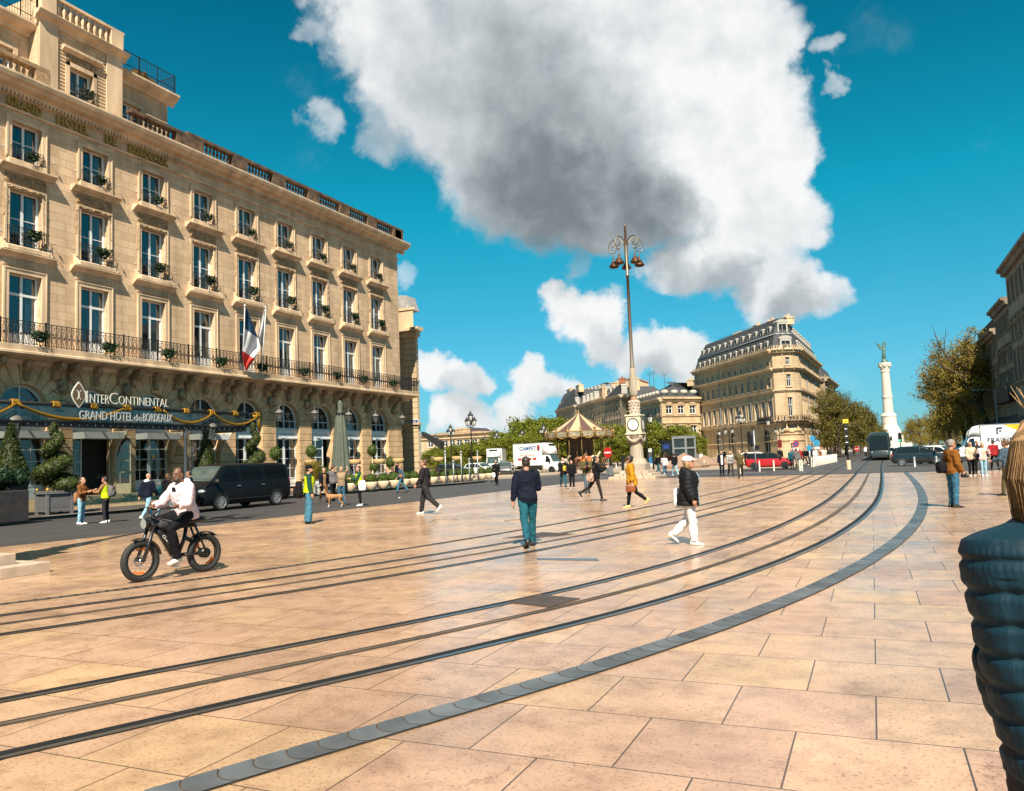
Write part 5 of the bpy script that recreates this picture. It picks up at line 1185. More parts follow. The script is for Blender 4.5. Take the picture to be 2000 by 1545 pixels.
# == lamp column with clock
LST=mat('pale_column_stone',(.35,.295,.225),.8,var=.2,vs=2.2,bump=.3,streak=True);LST2=mat('carved_column_stone',(.40,.34,.27),.85,var=.35,vs=9,bump=.8,bs=18)
COPP=mat('copper_shade',(.13,.06,.03),.4,metal=.6,var=.4,vs=6);GALV=mat('bronze_pole',(.22,.175,.13),.45,metal=.5,var=.2,vs=2,streak=True)
BRICKR=mat('red_stone',(.45,.22,.12),.8,var=.2);CLKW=mat('clock_white',(.78,.77,.73),.4,var=.03);DKM=mat('dark_bezel',(.06,.055,.055),.4)
STEPM=mat('step_stone',(.46,.36,.27),.8,var=.2,vs=3)
def clock_column(loc,label):
 o=thing('lamp_column',label,'lamp column',loc)
 mb=MB()
 for hw,z0,z1 in((1.98,0,.2),(1.6,.2,.4),(1.22,.4,.6)):
  n=4
  for sx,sy in((1,0),(-1,0),(0,1),(0,-1)):
   for k in range(n):
    a=-hw+2*hw*k/n+.035;b=-hw+2*hw*(k+1)/n-.035
    if sx:mb.bbox(sx*(hw-.45),sx*hw,a,b,z0+.005,z1,.012)if sx>0 else mb.bbox(-hw,-(hw-.45),a,b,z0+.005,z1,.012)
    else:mb.bbox(max(a,-hw+.46),min(b,hw-.46),(hw-.45)if sy>0 else-hw,hw if sy>0 else-(hw-.45),z0+.005,z1,.012)if min(b,hw-.46)>max(a,-hw+.46)+.1 else None
  mb.box(-hw+.3,hw-.3,-hw+.3,hw-.3,z0,z1-.01)
 mb.build('steps',STEPM,o,world=False)
 mb=MB();mb.bbox(-.9,.9,-.9,.9,.59,1.15,.04);mb.lathe([(.85,1.15),(.85,1.28),(.75,1.34),(.80,1.42),(.68,1.5)],24);mb.build('plinth',LST,o,world=False)
 n=48;vs=[];fs=[]
 zs=[1.5,1.6,2.9,3.0];rs=[.60,.58,.53,.53]
 for z,r in zip(zs,rs):
  for k in range(n):q=r*(1-.055*(.5+.5*math.cos(k*2*math.pi/n*16)));vs.append((q*math.cos(2*math.pi*k/n),q*math.sin(2*math.pi*k/n),z))
 for i in range(3):
  for k in range(n):fs.append((i*n+k,i*n+(k+1)%n,(i+1)*n+(k+1)%n,(i+1)*n+k))
 MB().add(vs,fs,False).build('fluted_shaft',LST,o,world=False)
 mb=MB();mb.lathe([(.55,2.75),(.60,2.8),(.54,2.86),(.56,3.1),(.72,3.3),(.78,3.4)],20)
 for k in range(4):
  a=k*math.pi/2;ca,sa=math.cos(a),math.sin(a)
  mb.tube([(ca*.62-sa*u*.6,sa*.62+ca*u*.6,3.25-.42*(1-u*u))for u in(-1,-.6,-.2,.2,.6,1)],[.08,.11,.14,.14,.11,.08],8);a+=math.pi/4
  mb.ell((.72*math.cos(a),.72*math.sin(a),3.2),(.2,.2,.24),10,8,.6,k)
 mb.build('garland_capital',LST,o,world=False)
 mb=MB();mb.bbox(-.72,.72,-.72,.72,3.4,3.5,.02);mb.bbox(-.62,.62,-.62,.62,3.5,4.82,.02);mb.bbox(-.70,.70,-.70,.70,4.82,4.92,.02);bx=mb.build('clock_box',mat('cream_clock_box',(.62,.54,.38),.6,var=.12,vs=3),o,world=False)
 for s_,ax in((-1,'y'),(1,'x'),(1,'y'),(-1,'x')):
  f=MB();M=Matrix.Rotation({('y',-1):0,('x',1):math.pi/2,('y',1):math.pi,('x',-1):-math.pi/2}[(ax,s_)],4,'Z');f.x=M@Matrix.Translation((0,-.62,4.16))@Matrix.Rotation(math.pi/2,4,'X')
  f.cm=1;f.lathe([(.50,0),(.50,.07),(.43,.07),(.43,.03)],28,smooth=False);f.cm=0;f.lathe([(.435,.036),(.0,.036)],28,smooth=False)
  f.cm=1
  for k in range(12):a=k*math.pi/6;f.x=M@Matrix.Translation((0,-.62,4.16))@Matrix.Rotation(math.pi/2,4,'X')@Matrix.Rotation(a,4,'Z');f.box(-.012,.012,.335,.385,.034,.041)
  for a,l_,w in((R(-11),.36,.022),(R(169),.27,.03)):f.x=M@Matrix.Translation((0,-.62,4.16))@Matrix.Rotation(math.pi/2,4,'X')@Matrix.Rotation(a,4,'Z');f.box(-w,w,-.04,l_,.038,.047 if w<.03 else.051)
  f.build('clock_face',[CLKW,DKM],o,world=False)
 mb=MB();mb.lathe([(.50,4.9),(.46,5.0),(.42,5.9),(.36,6.1)],14)
 for z in(5.2,5.45,5.7,5.9):
  for k in range(10):a=k*.628+z;mb.ell((.42*math.cos(a),.42*math.sin(a),z),(.09,.09,.13),7,5)
 mb.build('carved_drum',LST2,o,world=False);MB().lathe([(.26,6.1),(.31,6.16),(.26,6.3)],16).build('red_ring',BRICKR,o,world=False)
 vs=[];fs=[];n=60;prof=[(.20,6.3),(.31,6.5),(.34,6.8),(.32,7.2),(.27,7.8),(.23,8.3),(.21,8.6)]
 fine=[]
 for i in range(len(prof)-1):
  for k in range(5):t=k/5;fine.append((prof[i][0]*(1-t)+prof[i+1][0]*t,prof[i][1]*(1-t)+prof[i+1][1]*t))
 fine.append(prof[-1])
 for r,z in fine:
  for k in range(n):a=2*math.pi*k/n;q=r*(1+.07*math.cos(10*(a-z*1.15)));vs.append((q*math.cos(a),q*math.sin(a),z))
 for i in range(len(fine)-1):
  for k in range(n):fs.append((i*n+k,i*n+(k+1)%n,(i+1)*n+(k+1)%n,(i+1)*n+k))
 MB().add(vs,fs,True).build('spiral_vase',LST,o,world=False)
 MB().lathe([(.19,8.55),(.20,8.7),(.16,8.8),(.12,15.9),(.17,15.9),(.17,16.0),(.12,16.05),(.11,19.0)],14).build('pole',GALV,o,world=False)
 mb=MB();prof=[(.09,18.4)]
 for k in range(8):z=18.5+k*.2;prof+=[(.17-.01*k,z),(.11-.006*k,z+.12)]
 prof+=[(.03,20.2),(0,20.4)];mb.lathe(prof,12);mb.build('spire',COPP,o,world=False)
 arm=MB();pts=[]
 for k in range(15):t=math.pi*(1-k/14*1.0);pts.append((.85+.73*math.cos(t),0,18.25+.75*math.sin(t)))
 pts=[(.12,0,16.6),(.12,0,17.6)]+pts
 for k in range(1,17):a=-k*.5;q=.42*(1-k/19);pts.append((1.58-.42+q*math.cos(a)+.0,0,18.25+q*math.sin(a)))
 arm.tube(pts,.05,6);arm.tube([(1.15,0,17.9),(1.15,0,17.55)],.03,5)
 sh=MB();sh.lathe([(.05,17.55),(.09,17.42),(.07,17.3),(.2,17.18),(.32,17.0),(.36,16.9),(.43,16.88),(.43,16.80),(.30,16.70),(.0,16.66)],18,(1.15,0,0))
 for k in range(5):
  a=R(36+72*k);M=Matrix.Rotation(a,4,'Z')
  m1=MB();m1.x=M;m1.add(arm.v,arm.f,True);ao=m1.build('lamp_arm',GALV,o,world=False);m2=MB();m2.x=M;m2.add(sh.v,sh.f,True);m2.build('lamp_shade',COPP,o,world=False)
 return o
pc=G(1246,934);pc.z=0
col1=clock_column(pc,'tall pale stone lamp column with a white clock and five copper lamps')
col1.scale=(.87,.87,.945);col2=dup(col1,(-15.6,7.8,0),0,'stepped stone base of a second lamp column at the lower left edge');col2.scale=(1,1,.945)
# == black street lamps
LGL=mat('lantern_glass',(.55,.56,.53),.25,var=.1)
def lantern(g,gl,c,s=1.0):
 g.lathe([(.03*s,-.08*s),(.13*s,0)],6,c,False);gl.lathe([(.125*s,0.005),(.21*s,.40*s)],6,c,False);g.lathe([(.24*s,.40*s),(.24*s,.44*s),(.12*s,.62*s),(.06*s,.66*s),(.07*s,.74*s),(0,.84*s)],6,c,False)
 for k in range(6):a=k*math.pi/3;g.tube([(c[0]+.125*s*math.cos(a),c[1]+.125*s*math.sin(a),c[2]),(c[0]+.21*s*math.cos(a),c[1]+.21*s*math.sin(a),c[2]+.4*s)],.012*s,3,False)
def lamp_proto(kind):
 o=bpy.data.objects.new('street_lamp',None);COL.objects.link(o);g=MB();gl=MB();p=MB()
 H={'cluster':5.5,'double':4.1,'single':5.6}[kind]
 p.lathe([(.26,0),(.26,.25),(.17,.4),(.2,.7),(.11,.95),(.13,1.1),(.075,1.3),(.055,H*.75),(.08,H*.76),(.06,H*.8),(.05,H)],10)
 if kind=='cluster':
  for k in range(4):
   a=k*math.pi/2+.4;c,s_=math.cos(a),math.sin(a);p.tube([(0,0,H-.5),(.25*c,.25*s_,H-.55),(.42*c,.42*s_,H-.38)],.03,5);lantern(g,gl,(.42*c,.42*s_,H-.30),.95)
  lantern(g,gl,(0,0,H+.12),1.15)
 elif kind=='double':
  for s_ in(-1,1):p.tube([(0,0,H-.4),(s_*.3,0,H-.45),(s_*.5,0,H-.2)],.03,5);lantern(g,gl,(s_*.5,0,H-.1),1.0)
  p.lathe([(.05,H),(.09,H+.1),(0,H+.3)],8)
 else:
  p.tube([(0,0,H-.8),(.25,0,H-.85),(.55,0,H-.55),(.62,0,H-.5)],.03,5);p.tube([(0,0,H-.3),(.6,0,H-.55)],.025,5);lantern(g,gl,(.62,0,H-.42),1.4)
 p.build('pole',IRON,o);g.build('lantern_frame',IRON,o);gl.build('lantern_glass',LGL,o);return o
LP_={k:lamp_proto(k)for k in('cluster','double','single')}
for x,f,k,lb in((922,76,'cluster','tallest-looking black street lamp with a lantern cluster beyond the terrace pots'),(882,101,'cluster','black lantern street lamp just left of the taller-looking one beyond the pots'),(852,132,'cluster','small-looking black street lamp right behind the black awning'),(1064,108,'cluster','black street lamp at the left edge of the carousel canopy'),(1012,135,'cluster','distant black street lamp above the white truck box, left one'),(1022,124,'cluster','distant black street lamp above the white truck box, right one'),(972,128,'cluster','black street lamp in front of the trees above the smaller white truck'),(949,150,'cluster','small distant black lamp among the trees left of the trucks'),(1450,95,'cluster','black street lamp with lantern cluster in front of the corner house, behind the striped-sweater man'),(1496,112,'single','black street lamp with one hooded lantern above the red car'),(1524,108,'double','black lamp with two lanterns beside the corner house door'),(1413,108,'double','black double lantern lamp at the left end of the corner house'),(1426,100,'double','low double lantern lamp between the suited man and the striped-sweater man'),(1265,86,'single','black lamp post with a bracket lantern just right of the clock column')):
 p=atd(x,f,0);o=dup(LP_[k],p,-CYAW,lb);o['category']='street lamp'
for o in LP_.values():
 for c in kids(o):bpy.data.objects.remove(c)
 bpy.data.objects.remove(o)
GREYP=mat('grey_light_pole',(.33,.35,.36),.4,metal=.3,var=.08)
for x,f,lb in((1952,100,'nearest tall grey street light with a flat arm, in front of the shaded houses'),(1921,128,'second grey street light with a flat arm, just left of the nearest'),(1882,172,'thin far street light before the olive trees, right one'),(1868,200,'thin far street light before the olive trees, left one')):
 p=atd(x,f,0);o=thing('street_light',lb,'street light',p,R(-8));m_=GREYP if x>1900 else IRON
 MB().lathe([(.14,0),(.13,1),(.07,8.2)],8).build('pole',m_,o,world=False);MB().tube([(0,0,8.1),(-1.0,0,8.25),(-2.0,0,8.3)],.05,6).build('arm',m_,o,world=False);mb=MB();mb.ell((-2.2,0,8.3),(.42,.16,.09),10,6);mb.build('lamp_head',m_,o,world=False)
# == carousel
cp=atd(1134,105,.14);car=thing('carousel','round antique carousel with a cream and brown striped tent roof','carousel',cp)
CRE=mat('cream_canvas',(.46,.345,.20),.75,var=.08);BRN=mat('brown_canvas',(.10,.055,.045),.75,var=.15);GILT=mat('gilded_wood',(.24,.145,.045),.45,metal=.3,var=.5,vs=5,bump=.3);PAINT=mat('painted_panel',(.20,.23,.23),.5,var=.6,vs=4,hue=.4)
WOODD=mat('carousel_dark_wood',(.10,.055,.03),.6,var=.4,vs=3)
mb=MB();n=16
for k in range(n):
 a0,a1=2*math.pi*k/n,2*math.pi*(k+1)/n;mb.cm=k%2
 rr=[(4.1,4.95),(2.6,5.75),(1.2,6.6),(.15,7.35)]
 for i in range(3):mb.quad(*[(r*math.cos(a),r*math.sin(a),z)for(r,z),a in((rr[i],a0),(rr[i],a1),(rr[i+1],a1),(rr[i+1],a0))])
mb.build('tent_roof',[CRE,BRN],car,world=False)
mb=MB();mb.lathe([(.15,7.3),(.2,7.4),(.08,7.5),(.12,7.65),(0,7.9)],10);mb.build('finial',GILT,car,world=False)
for k in range(n):
 mb=MB();pn=MB();a=2*math.pi*(k+.5)/n;M=Matrix.Rotation(a,4,'Z')@Matrix.Translation((4.42,0,4.55));mb.x=M;pn.x=M
 mb.box(-.12,0,-.88,.88,-.42,.42);pn.box(.003,.03,-.68,.68,-.28,.3)
 mb.tube([(.05,.88*math.sin(t*.5)*1.0,-.42-.14*math.cos(t*.5*math.pi/1.0))for t in(-2,-1.2,-.5,0,.5,1.2,2)],.09,5)
 mb.x=Matrix.Rotation(2*math.pi*k/n,4,'Z')@Matrix.Translation((4.5,0,4.6));mb.ell((0,0,.1),(.16,.2,.5),8,6,.5,k);mb.ell((.02,0,.68),(.1,.26,.14),8,6)
 rb_=mb.build('rounding_board',GILT,car,world=False);pn.build('painted_panel',PAINT,rb_,world=False)
mb=MB();mb.lathe([(4.45,0),(4.45,.35),(0,.35)],32,smooth=False);mb.build('platform',WOODD,car,world=False)
mb=MB();mb.lathe([(1.7,.36),(1.7,4.1),(2.6,4.15),(4.3,4.2)],16,smooth=False);mb.build('centre_drum',WOODD,car,world=False)
for k in range(16):
 for r,o_ in((4.15,0),(3.0,.2)):a=2*math.pi*k/16+o_;mb=MB();mb.tube([(r*math.cos(a),r*math.sin(a),.36),(r*math.cos(a),r*math.sin(a),4.2)],.035,5);mb.build('brass_pole',GILT,car,world=False)
HM=[mat('cream_horse',(.5,.42,.3),.4),mat('brown_horse',(.20,.09,.04),.4),mat('orange_sleigh',(.6,.13,.02),.5)]
hb=MB();hb.tube([(-.55,0,1.1),(-.3,0,1.15),(.2,0,1.12),(.5,0,1.2)],[.16,.25,.24,.2],8);hb.tube([(.45,0,1.25),(.7,0,1.6),(.78,0,1.75)],[.18,.12,.1],7);hb.tube([(.74,0,1.76),(1.02,0,1.62)],[.11,.06],7);hb.tube([(-.55,0,1.15),(-.75,0,.9)],[.08,.04],5)
for x,s_,f in((.4,1,.5),(.4,-1,.2),(-.45,1,-.3),(-.45,-1,-.1)):hb.tube([(x,s_*.13,1.0),(x+f*.3,s_*.13,.72),(x+f*.3-.1,s_*.13,.5)],[.09,.06,.04],5)
for k in range(10):
 a=2*math.pi*k/10-1.9;me=hb.build('carousel_horse',HM[k%2],data_only=True);o=bpy.data.objects.new('carousel_horse',me);COL.objects.link(o);o.parent=car;o.location=(3.3*math.cos(a),3.3*math.sin(a),.1+.3*(k%3)*.5);o.rotation_euler=(0,0,a+math.pi/2)
mb=MB();a=-1.05;mb.x=Matrix.Rotation(a,4,'Z')@Matrix.Translation((3.6,0,.36));mb.bbox(-.35,.35,-.7,.7,.1,.9,.08);mb.bbox(-.35,-.2,-.7,.7,.9,1.3,.05);mb.build('sleigh',HM[2],car,world=False)
# == terrace in front of the hotel
def potpos(x,y):p=G(x,y,.127);return(p.x,p.y,.127)
pp=bpy.data.objects.new('planter_pot',None);COL.objects.link(pp)
MB().lathe([(.20,0),(.27,.08),(.36,.25),(.385,.42),(.37,.52),(.34,.52),(.33,.46),(0,.45)],20).build('pot',TERRA,pp)
lm=bush_mesh('plant',.40,.40,.38,1100,.10,BOX,4);lm.v=[(x,y,max(z,-.14)+.66)for x,y,z in lm.v];lm.ell((0,0,.64),(.35,.35,.32),12,8);lm.build('plant',BOX,pp)
for i,(x,y)in enumerate(((653,960),(685,960),(725.5,957),(749.5,954.5),(770,953),(791,950),(809,948),(829,946),(846,945),(868,943),(884.5,941.5),(901,940.5),(917,939),(941.6,937.5),(956,936))):
 o=dup(pp,potpos(x,y),i*1.3,'round cream pot with a clipped green ball plant on the terrace kerb','ball plants in cream pots along the terrace');o['category']='potted plant'
for c in kids(pp):bpy.data.objects.remove(c)
bpy.data.objects.remove(pp)
WICK=mat('wicker',(.42,.27,.12),.8,var=.3,vs=20,bump=.5)
tl=bpy.data.objects.new('terrace_lamp',None);COL.objects.link(tl)
MB().lathe([(.36,1.75),(.40,1.76),(.40,2.1),(.36,2.1)],20).build('shade',WICK,tl);MB().lathe([(.16,0),(.16,.04),(.02,.05),(.02,2.0)],10).build('stand',IRON,tl)
for x,y,X in((607,903,-33.5),(693,902,-31.8),(740.4,901,-31.5),(778,899.5,-31),(856.5,897,-30.5),(892.5,895,-30.5),(931.7,895,-31)):
 q=PX(x,y,X);sc=max(.85,min(1.15,(q.z-.127)/1.93));o=dup(tl,(q.x,q.y,.127),0,'round wicker lampshade on a thin stand on the terrace','wicker shade lamps on the terrace',(1,1,sc));o['category']='floor lamp'
for c in kids(tl):bpy.data.objects.remove(c)
bpy.data.objects.remove(tl)
CHM=mat('burgundy_chair',(.10,.03,.025),.5,var=.2);TBL=mat('table_white',(.6,.58,.54),.5)
bc=bpy.data.objects.new('bistro_chair',None);COL.objects.link(bc)
MB().bbox(-.22,.22,-.22,.22,.42,.47,.02).build('seat',CHM,bc);MB().bbox(-.22,.22,.18,.22,.5,.88,.015).build('backrest',CHM,bc)
for sx in(-1,1):
 for sy in(-1,1):MB().tube([(sx*.2,sy*.2,0),(sx*.18,sy*.18,.88 if sy>0 else.44)],.016,5).build('leg',IRON,bc)
bt=bpy.data.objects.new('bistro_table',None);COL.objects.link(bt)
MB().lathe([(.35,.70),(.36,.72),(.35,.74),(0,.74)],20).build('tabletop',TBL,bt);MB().lathe([(.22,0),(.2,.03),(.03,.05),(.03,.7)],10).build('leg',IRON,bt)
rg=random.Random(3)
for k in range(10):
 y=43.2+k*1.45;x=-33.6+rg.uniform(-.3,.3)+(k>6)*.8
 o=dup(bt,(x,y,.127),0,'small round bistro table on the terrace behind the pots','bistro tables on the terrace');o['category']='table'
 for s_ in(-1,1):o=dup(bc,(x+.1,y+s_*.62,.127),(math.pi if s_<0 else 0)+rg.uniform(-.4,.4),'burgundy bistro chair on the terrace behind the pots','bistro chairs on the terrace');o['category']='chair'
for pr in(bc,bt):
 for c in kids(pr):bpy.data.objects.remove(c)
 bpy.data.objects.remove(pr)
for k,(x,yt)in enumerate(((869,879),(900,880),(916,894),(932,879),(885,898))):
 q=PX(x,yt,-29.6);o=thing('windbreak_post','slim grey post with a small lamp head among the terrace pots','post',(q.x,q.y,.127),0,'grey posts on the terrace')
 MB().tube([(0,0,0),(0,0,q.z-.3)],.05,8).build('post',GREYP,o,world=False);mb=MB();mb.ell((0,0,q.z-.25),(.11,.11,.09),8,6);mb.build('lamp_head',GREYP,o,world=False)
q0,q1=PX(664,782,-32.6),PX(668,935,-32.6);pa=thing('parasol','large folded grey-green parasol standing on the hotel terrace','parasol',(q0.x,q0.y,.127));H=q0.z-.127
CAN=mat('green_canvas',(.085,.10,.075),.85,var=.15,vs=3,bump=.2,bs=30)
n=40;vs=[];fs=[];lv=[(0,.05),(.02,.17),(.05,.19),(.12,.17),(.16,.30),(.5,.48),(.8,.66),(.92,.70)]
for t,r in lv:
 for k in range(n):a=2*math.pi*k/n;q=r*(1+.22*math.cos(8*a+.6*math.sin(3*a))*(min(1,t*4)));vs.append((q*math.cos(a)*.9,q*math.sin(a)*.9,H*(1-t)))
for i in range(len(lv)-1):
 for k in range(n):fs.append((i*n+k,i*n+(k+1)%n,(i+1)*n+(k+1)%n,(i+1)*n+k))
MB().add(vs,fs,True).build('canopy',CAN,pa,world=False)
mb=MB();mb.lathe([(.30,H*.835),(.33,H*.85),(.30,H*.865)],20);mb.build('strap',BLACKM,pa,world=False);MB().tube([(0,0,0),(0,0,H)],.045,8).build('pole',GREYP,pa,world=False);MB().bbox(-.5,.5,-.5,.5,0,.1,.03).build('base',GREYB,pa,world=False)
def planter_box(o,s,h,m_=GREYB):
 mb=MB()
 for sx in(-1,1):
  for sy in(-1,1):mb.bbox(sx*s-.06 if sx<0 else s-.06,sx*s+.06 if sx<0 else s+.06,sy*s-.06,sy*s+.06,0,h,.01)
 mb.bbox(-s,s,-s,s,.12,h-.02,.01);mb.bbox(-s-.09,s+.09,-s-.09,s+.09,h-.12,h+.0,.015)
 for k in range(9):
  u=-s+.1+(2*s-.2)*k/8
  for sg in(-1,1):mb.box(u-.035,u+.035,sg*s,sg*(s+.012),.3,h-.14);mb.box(sg*s,sg*(s+.012),u-.035,u+.035,.3,h-.14)
 mb.build('planter',m_,o,world=False)
def leaf_cloud(o,blobs,m_,leaf,seed,name='foliage'):
 rg=random.Random(seed);lm=MB()
 for(x,y,z,r,rz_,n)in blobs:
  b=bush_mesh('x',r,r,rz_,n,leaf,m_,rg.random()*1e4);lm.add([(v[0]+x,v[1]+y,v[2]+z)for v in b.v],b.f);lm.ell((x,y,z),(r*.82,r*.82,rz_*.82),10,7)
 return lm.build(name,m_,o,world=False)
def spiral(label,loc,H,w,box=True,rz=0):
 o=thing('spiral_topiary',label,'topiary',loc,rz)
 if box:planter_box(o,.5,1.0)
 bl=[]
 for k in range(26):
  t=k/25;a=t*2*math.pi*2.6+1.0;r=w*(1-t)**.9*.75+.05;q=r*.62;bl.append((q*math.cos(a),q*math.sin(a),1.25+t*(H-1.4),(w*.52*(1-t)+.16),(w*.30*(1-t)+.17),int(260*(1-t)+70)))
 leaf_cloud(o,bl,YEW,.11,5);MB().tube([(0,0,.8),(0,0,H-.2)],[.06,.03],7).build('stem',BARK,o,world=False)
 if box:
  mb=MB()
  for sx,sy in((1,1),(1,-1),(-1,1),(-1,-1)):mb=MB();mb.ell((sx*.5,sy*.5,1.06),(.07,.07,.08),10,8);mb.build('brass_knob',BRASS,o,world=False)
 return o
p=G(106,1004,.127);spiral('spiral-clipped conifer in a grey panelled box left of the hotel entrance',(p.x,p.y,.127),4.0,.95,rz=R(-12))
q=PX(497,905,-32.8);spiral('spiral-clipped conifer rising behind the black van',(q.x,q.y,.127),4.35,.8)
def cone(label,loc,H,w,z0=.9):
 o=thing('cone_topiary',label,'topiary',loc);planter_box(o,.42,z0-.05,mat('dark_planter',(.04,.033,.032),.5,var=.3));
 def shp(rg,d,qq):
  t=rg.random()**1.3;a=rg.uniform(0,6.28);r=w*(1-t)*rg.uniform(.88,1.06)+.04;return Vector((r*math.cos(a),r*math.sin(a),z0+t*(H-z0)))
 lm=bush_mesh('x',1,1,1,2600,.10,YEW,int(H*100),shp);lm.lathe([(w*.9,z0),(.02,H*.97)],12);lm.build('foliage',YEW,o,world=False);return o
q=PX(20,930,-33.6);cone('clipped cone conifer beside the lantern at the far left edge',(q.x,q.y,.127),4.1,.72,1.5)
q=PX(402,920,-34.2);cone('clipped cone conifer behind the windscreen of the black van',(q.x,q.y,.127),4.0,.68,1.2)
p=G(16,1019,.127);o=thing('shrub_planter','loose green shrub in a dark square planter on the kerb at the left edge','planter',(p.x-.3,p.y,.127));mb=MB();mb.bbox(-.6,.6,-.6,.6,0,1.15,.03);mb.build('planter',MATS['dark_planter'],o,world=False)
leaf_cloud(o,[(rnd.uniform(-.45,.45),rnd.uniform(-.45,.45),1.3+rnd.uniform(0,.5),.32,.28,220)for _ in range(12)],IVY,.13,9)
for k,(x,y,w,hh,lb)in enumerate(((612,962,.8,1.9,'tall feathery olive bush in a grey planter just behind the black van'),(636,965,.5,1.3,'smaller loose bush in a grey planter left of the woman in black'))):
 p=G(x,y,.127);o=thing('shrub_planter',lb,'planter',(p.x,p.y,.127));planter_box(o,w*.55,.55,mat('zinc_planter',(.36,.35,.33),.5,var=.1))
 rg=random.Random(k+50);lm=MB()
 for i in range(1100):
  a=rg.uniform(0,6.28);r0=rg.uniform(0,w*.5);L_=rg.uniform(.5,1)*hh;tl_=rg.uniform(.05,.5);b=Vector((r0*math.cos(a),r0*math.sin(a),.5));e=b+Vector((math.cos(a)*tl_*L_*.6,math.sin(a)*tl_*L_*.6,L_*.9));s=b.lerp(e,rg.uniform(.3,.9));v=(e-b).normalized()*.16;w_=Vector((-math.sin(a),math.cos(a),0))*.022
  lm.add([s-v-w_,s-v+w_,s+v+w_*.3,s+v-w_*.3],[(0,1,2,3)])
 lm.build('foliage',OLIVE if k==0 else BOX,o,world=False)
for x,y,lb in((538,886,'round clipped plant on a stand beside the first white restaurant door'),(608,882,'round clipped plant on a stand beside the open restaurant door'),(727,880,'round clipped plant on a stand before the last restaurant arch'),(731,912,'egg-shaped clipped bush on the terrace left of the seated guests'),(762,903,'leafy bush on the terrace behind the seated guests')):
 q=PX(x,y,-35.4);o=thing('potted_shrub',lb,'potted plant',(q.x,q.y,.127));zz_=q.z-.127;leaf_cloud(o,[(0,0,zz_,.42,.5,420)],BOX,.11,int(x));MB().lathe([(.2,0),(.26,.4),(.24,.42),(.04,.42),(.04,zz_)],12).build('pot',TERRA,o,world=False)
iv=MB();rg=random.Random(8)
for i in range(420):
 d=Vector((rg.gauss(0,.15),rg.gauss(0,.3),rg.gauss(0,.18)));d.z=d.z if d.z>-.1 or rg.random()<.7 else d.z*2.2
 a=Vector((rg.uniform(-1,1),rg.uniform(-1,1),rg.uniform(-.3,1))).normalized();b=a.orthogonal().normalized();e=a.cross(b);s=rg.uniform(.07,.16);iv.add([d-b*s,d+e*s*.6,d+b*s,d-e*s*.6],[(0,1,2,3)])
iv.ell((0,0,0),(.12,.26,.14),8,6);ivm=iv.build('balcony_plant',IVY,data_only=True)
def bplant(loc,label,group,s=1.0):
 o=bpy.data.objects.new('balcony_plant',ivm);COL.objects.link(o);o.location=loc;o.scale=(s,s,s);o.rotation_euler=(0,0,rnd.uniform(-.3,.3)+(math.pi if rnd.random()<.5 else 0));tag(o,label,'plant',group)
for y in BAY[2:]:
 bplant((FX+.30,y+.28,13.55),'trailing green plant on a second-floor window balcony','plants on second-floor window balconies',.62)
 bplant((FX+.20,y+.25,17.55),'trailing green plant on a third-floor window balcony','plants on third-floor window balconies',.5)
bplant((PXX+.2,28.4,22.1),'trailing green plant on the attic window balcony',None,.65)
for x,y in((80,657),(215,678),(330,690),(433,706),(513,717),(595,726),(659,733),(711,741),(769,748)):
 q=PX(x,y,FX+1.12);bplant(q,'small hanging plant on the long iron balcony','plants along the long balcony',.62)
o=thing('roof_shrub','yellow-green shrub on the attic roof terrace behind the railing','plant',(AX-.6,33.0,25.06));leaf_cloud(o,[(rnd.uniform(-.3,.3),k*.4-.8,.35,.34,.32,160)for k in range(5)],leaf_mat('golden_leaves',(.16,.10,.012),.4,5),.14,3)
LNG=glass_mat('lantern_clear',(.12,.12,.115),.6,.1);LNB=mat('grey_lantern_metal',(.13,.12,.11),.5,var=.15)
ln=bpy.data.objects.new('hanging_lantern',None);COL.objects.link(ln)
mb=MB();mb.lathe([(.02,1.35),(.02,1.0),(.08,.98),(.3,.82),(.38,.70),(.38,.66),(.33,.64)],12);
for k in range(8):a=k*math.pi/4;mb.tube([(.32*math.cos(a),.32*math.sin(a),.65),(.2*math.cos(a),.2*math.sin(a),.05)],.012,4)
mb.lathe([(.21,.06),(.21,.02),(.05,0),(0,-.05)],12);mb.build('frame',LNB,ln);MB().lathe([(.31,.64),(.195,.06)],16).build('glass',LNG,ln);mb=MB();mb.ell((0,0,.3),(.05,.05,.12),8,6);mb.ell((.08,0,.26),(.04,.04,.1),8,6);mb.build('candle_bulbs',LGL,ln)
for x,y,X,lb,s in((26,852,CX-.1,'glass hanging lantern under the canopy left of the spiral conifer',1.0),(411,858,CX-.1,'glass hanging lantern under the canopy above the black van',1.0),(545.6,822,FX+.75,'glass hanging lantern before the first clear restaurant arch',.8),(615,822,FX+.75,'glass hanging lantern before the arch left of the parasol',.8),(681,824,FX+.75,'glass hanging lantern just right of the folded parasol top',.8),(734,826,FX+.75,'glass hanging lantern before the last restaurant arch',.8),(786,829,FX+.75,'glass hanging lantern at the right corner of the hotel',.8)):
 q=PX(x,y,X);o=dup(ln,q,0,lb,None,s);o['category']='lantern'
 if X>FX+.5 and X<-35:mb=MB();mb.tube([(FX,q.y,q.z+1.35*s),(q.x,q.y,q.z+1.35*s)],.025,5);mb.tube([(FX,q.y,q.z+1.0*s),(FX+.4,q.y,q.z+1.34*s)],.02,5);mb.build('lantern_bracket',IRON,hotel)
for c in kids(ln):bpy.data.objects.remove(c)
bpy.data.objects.remove(ln)
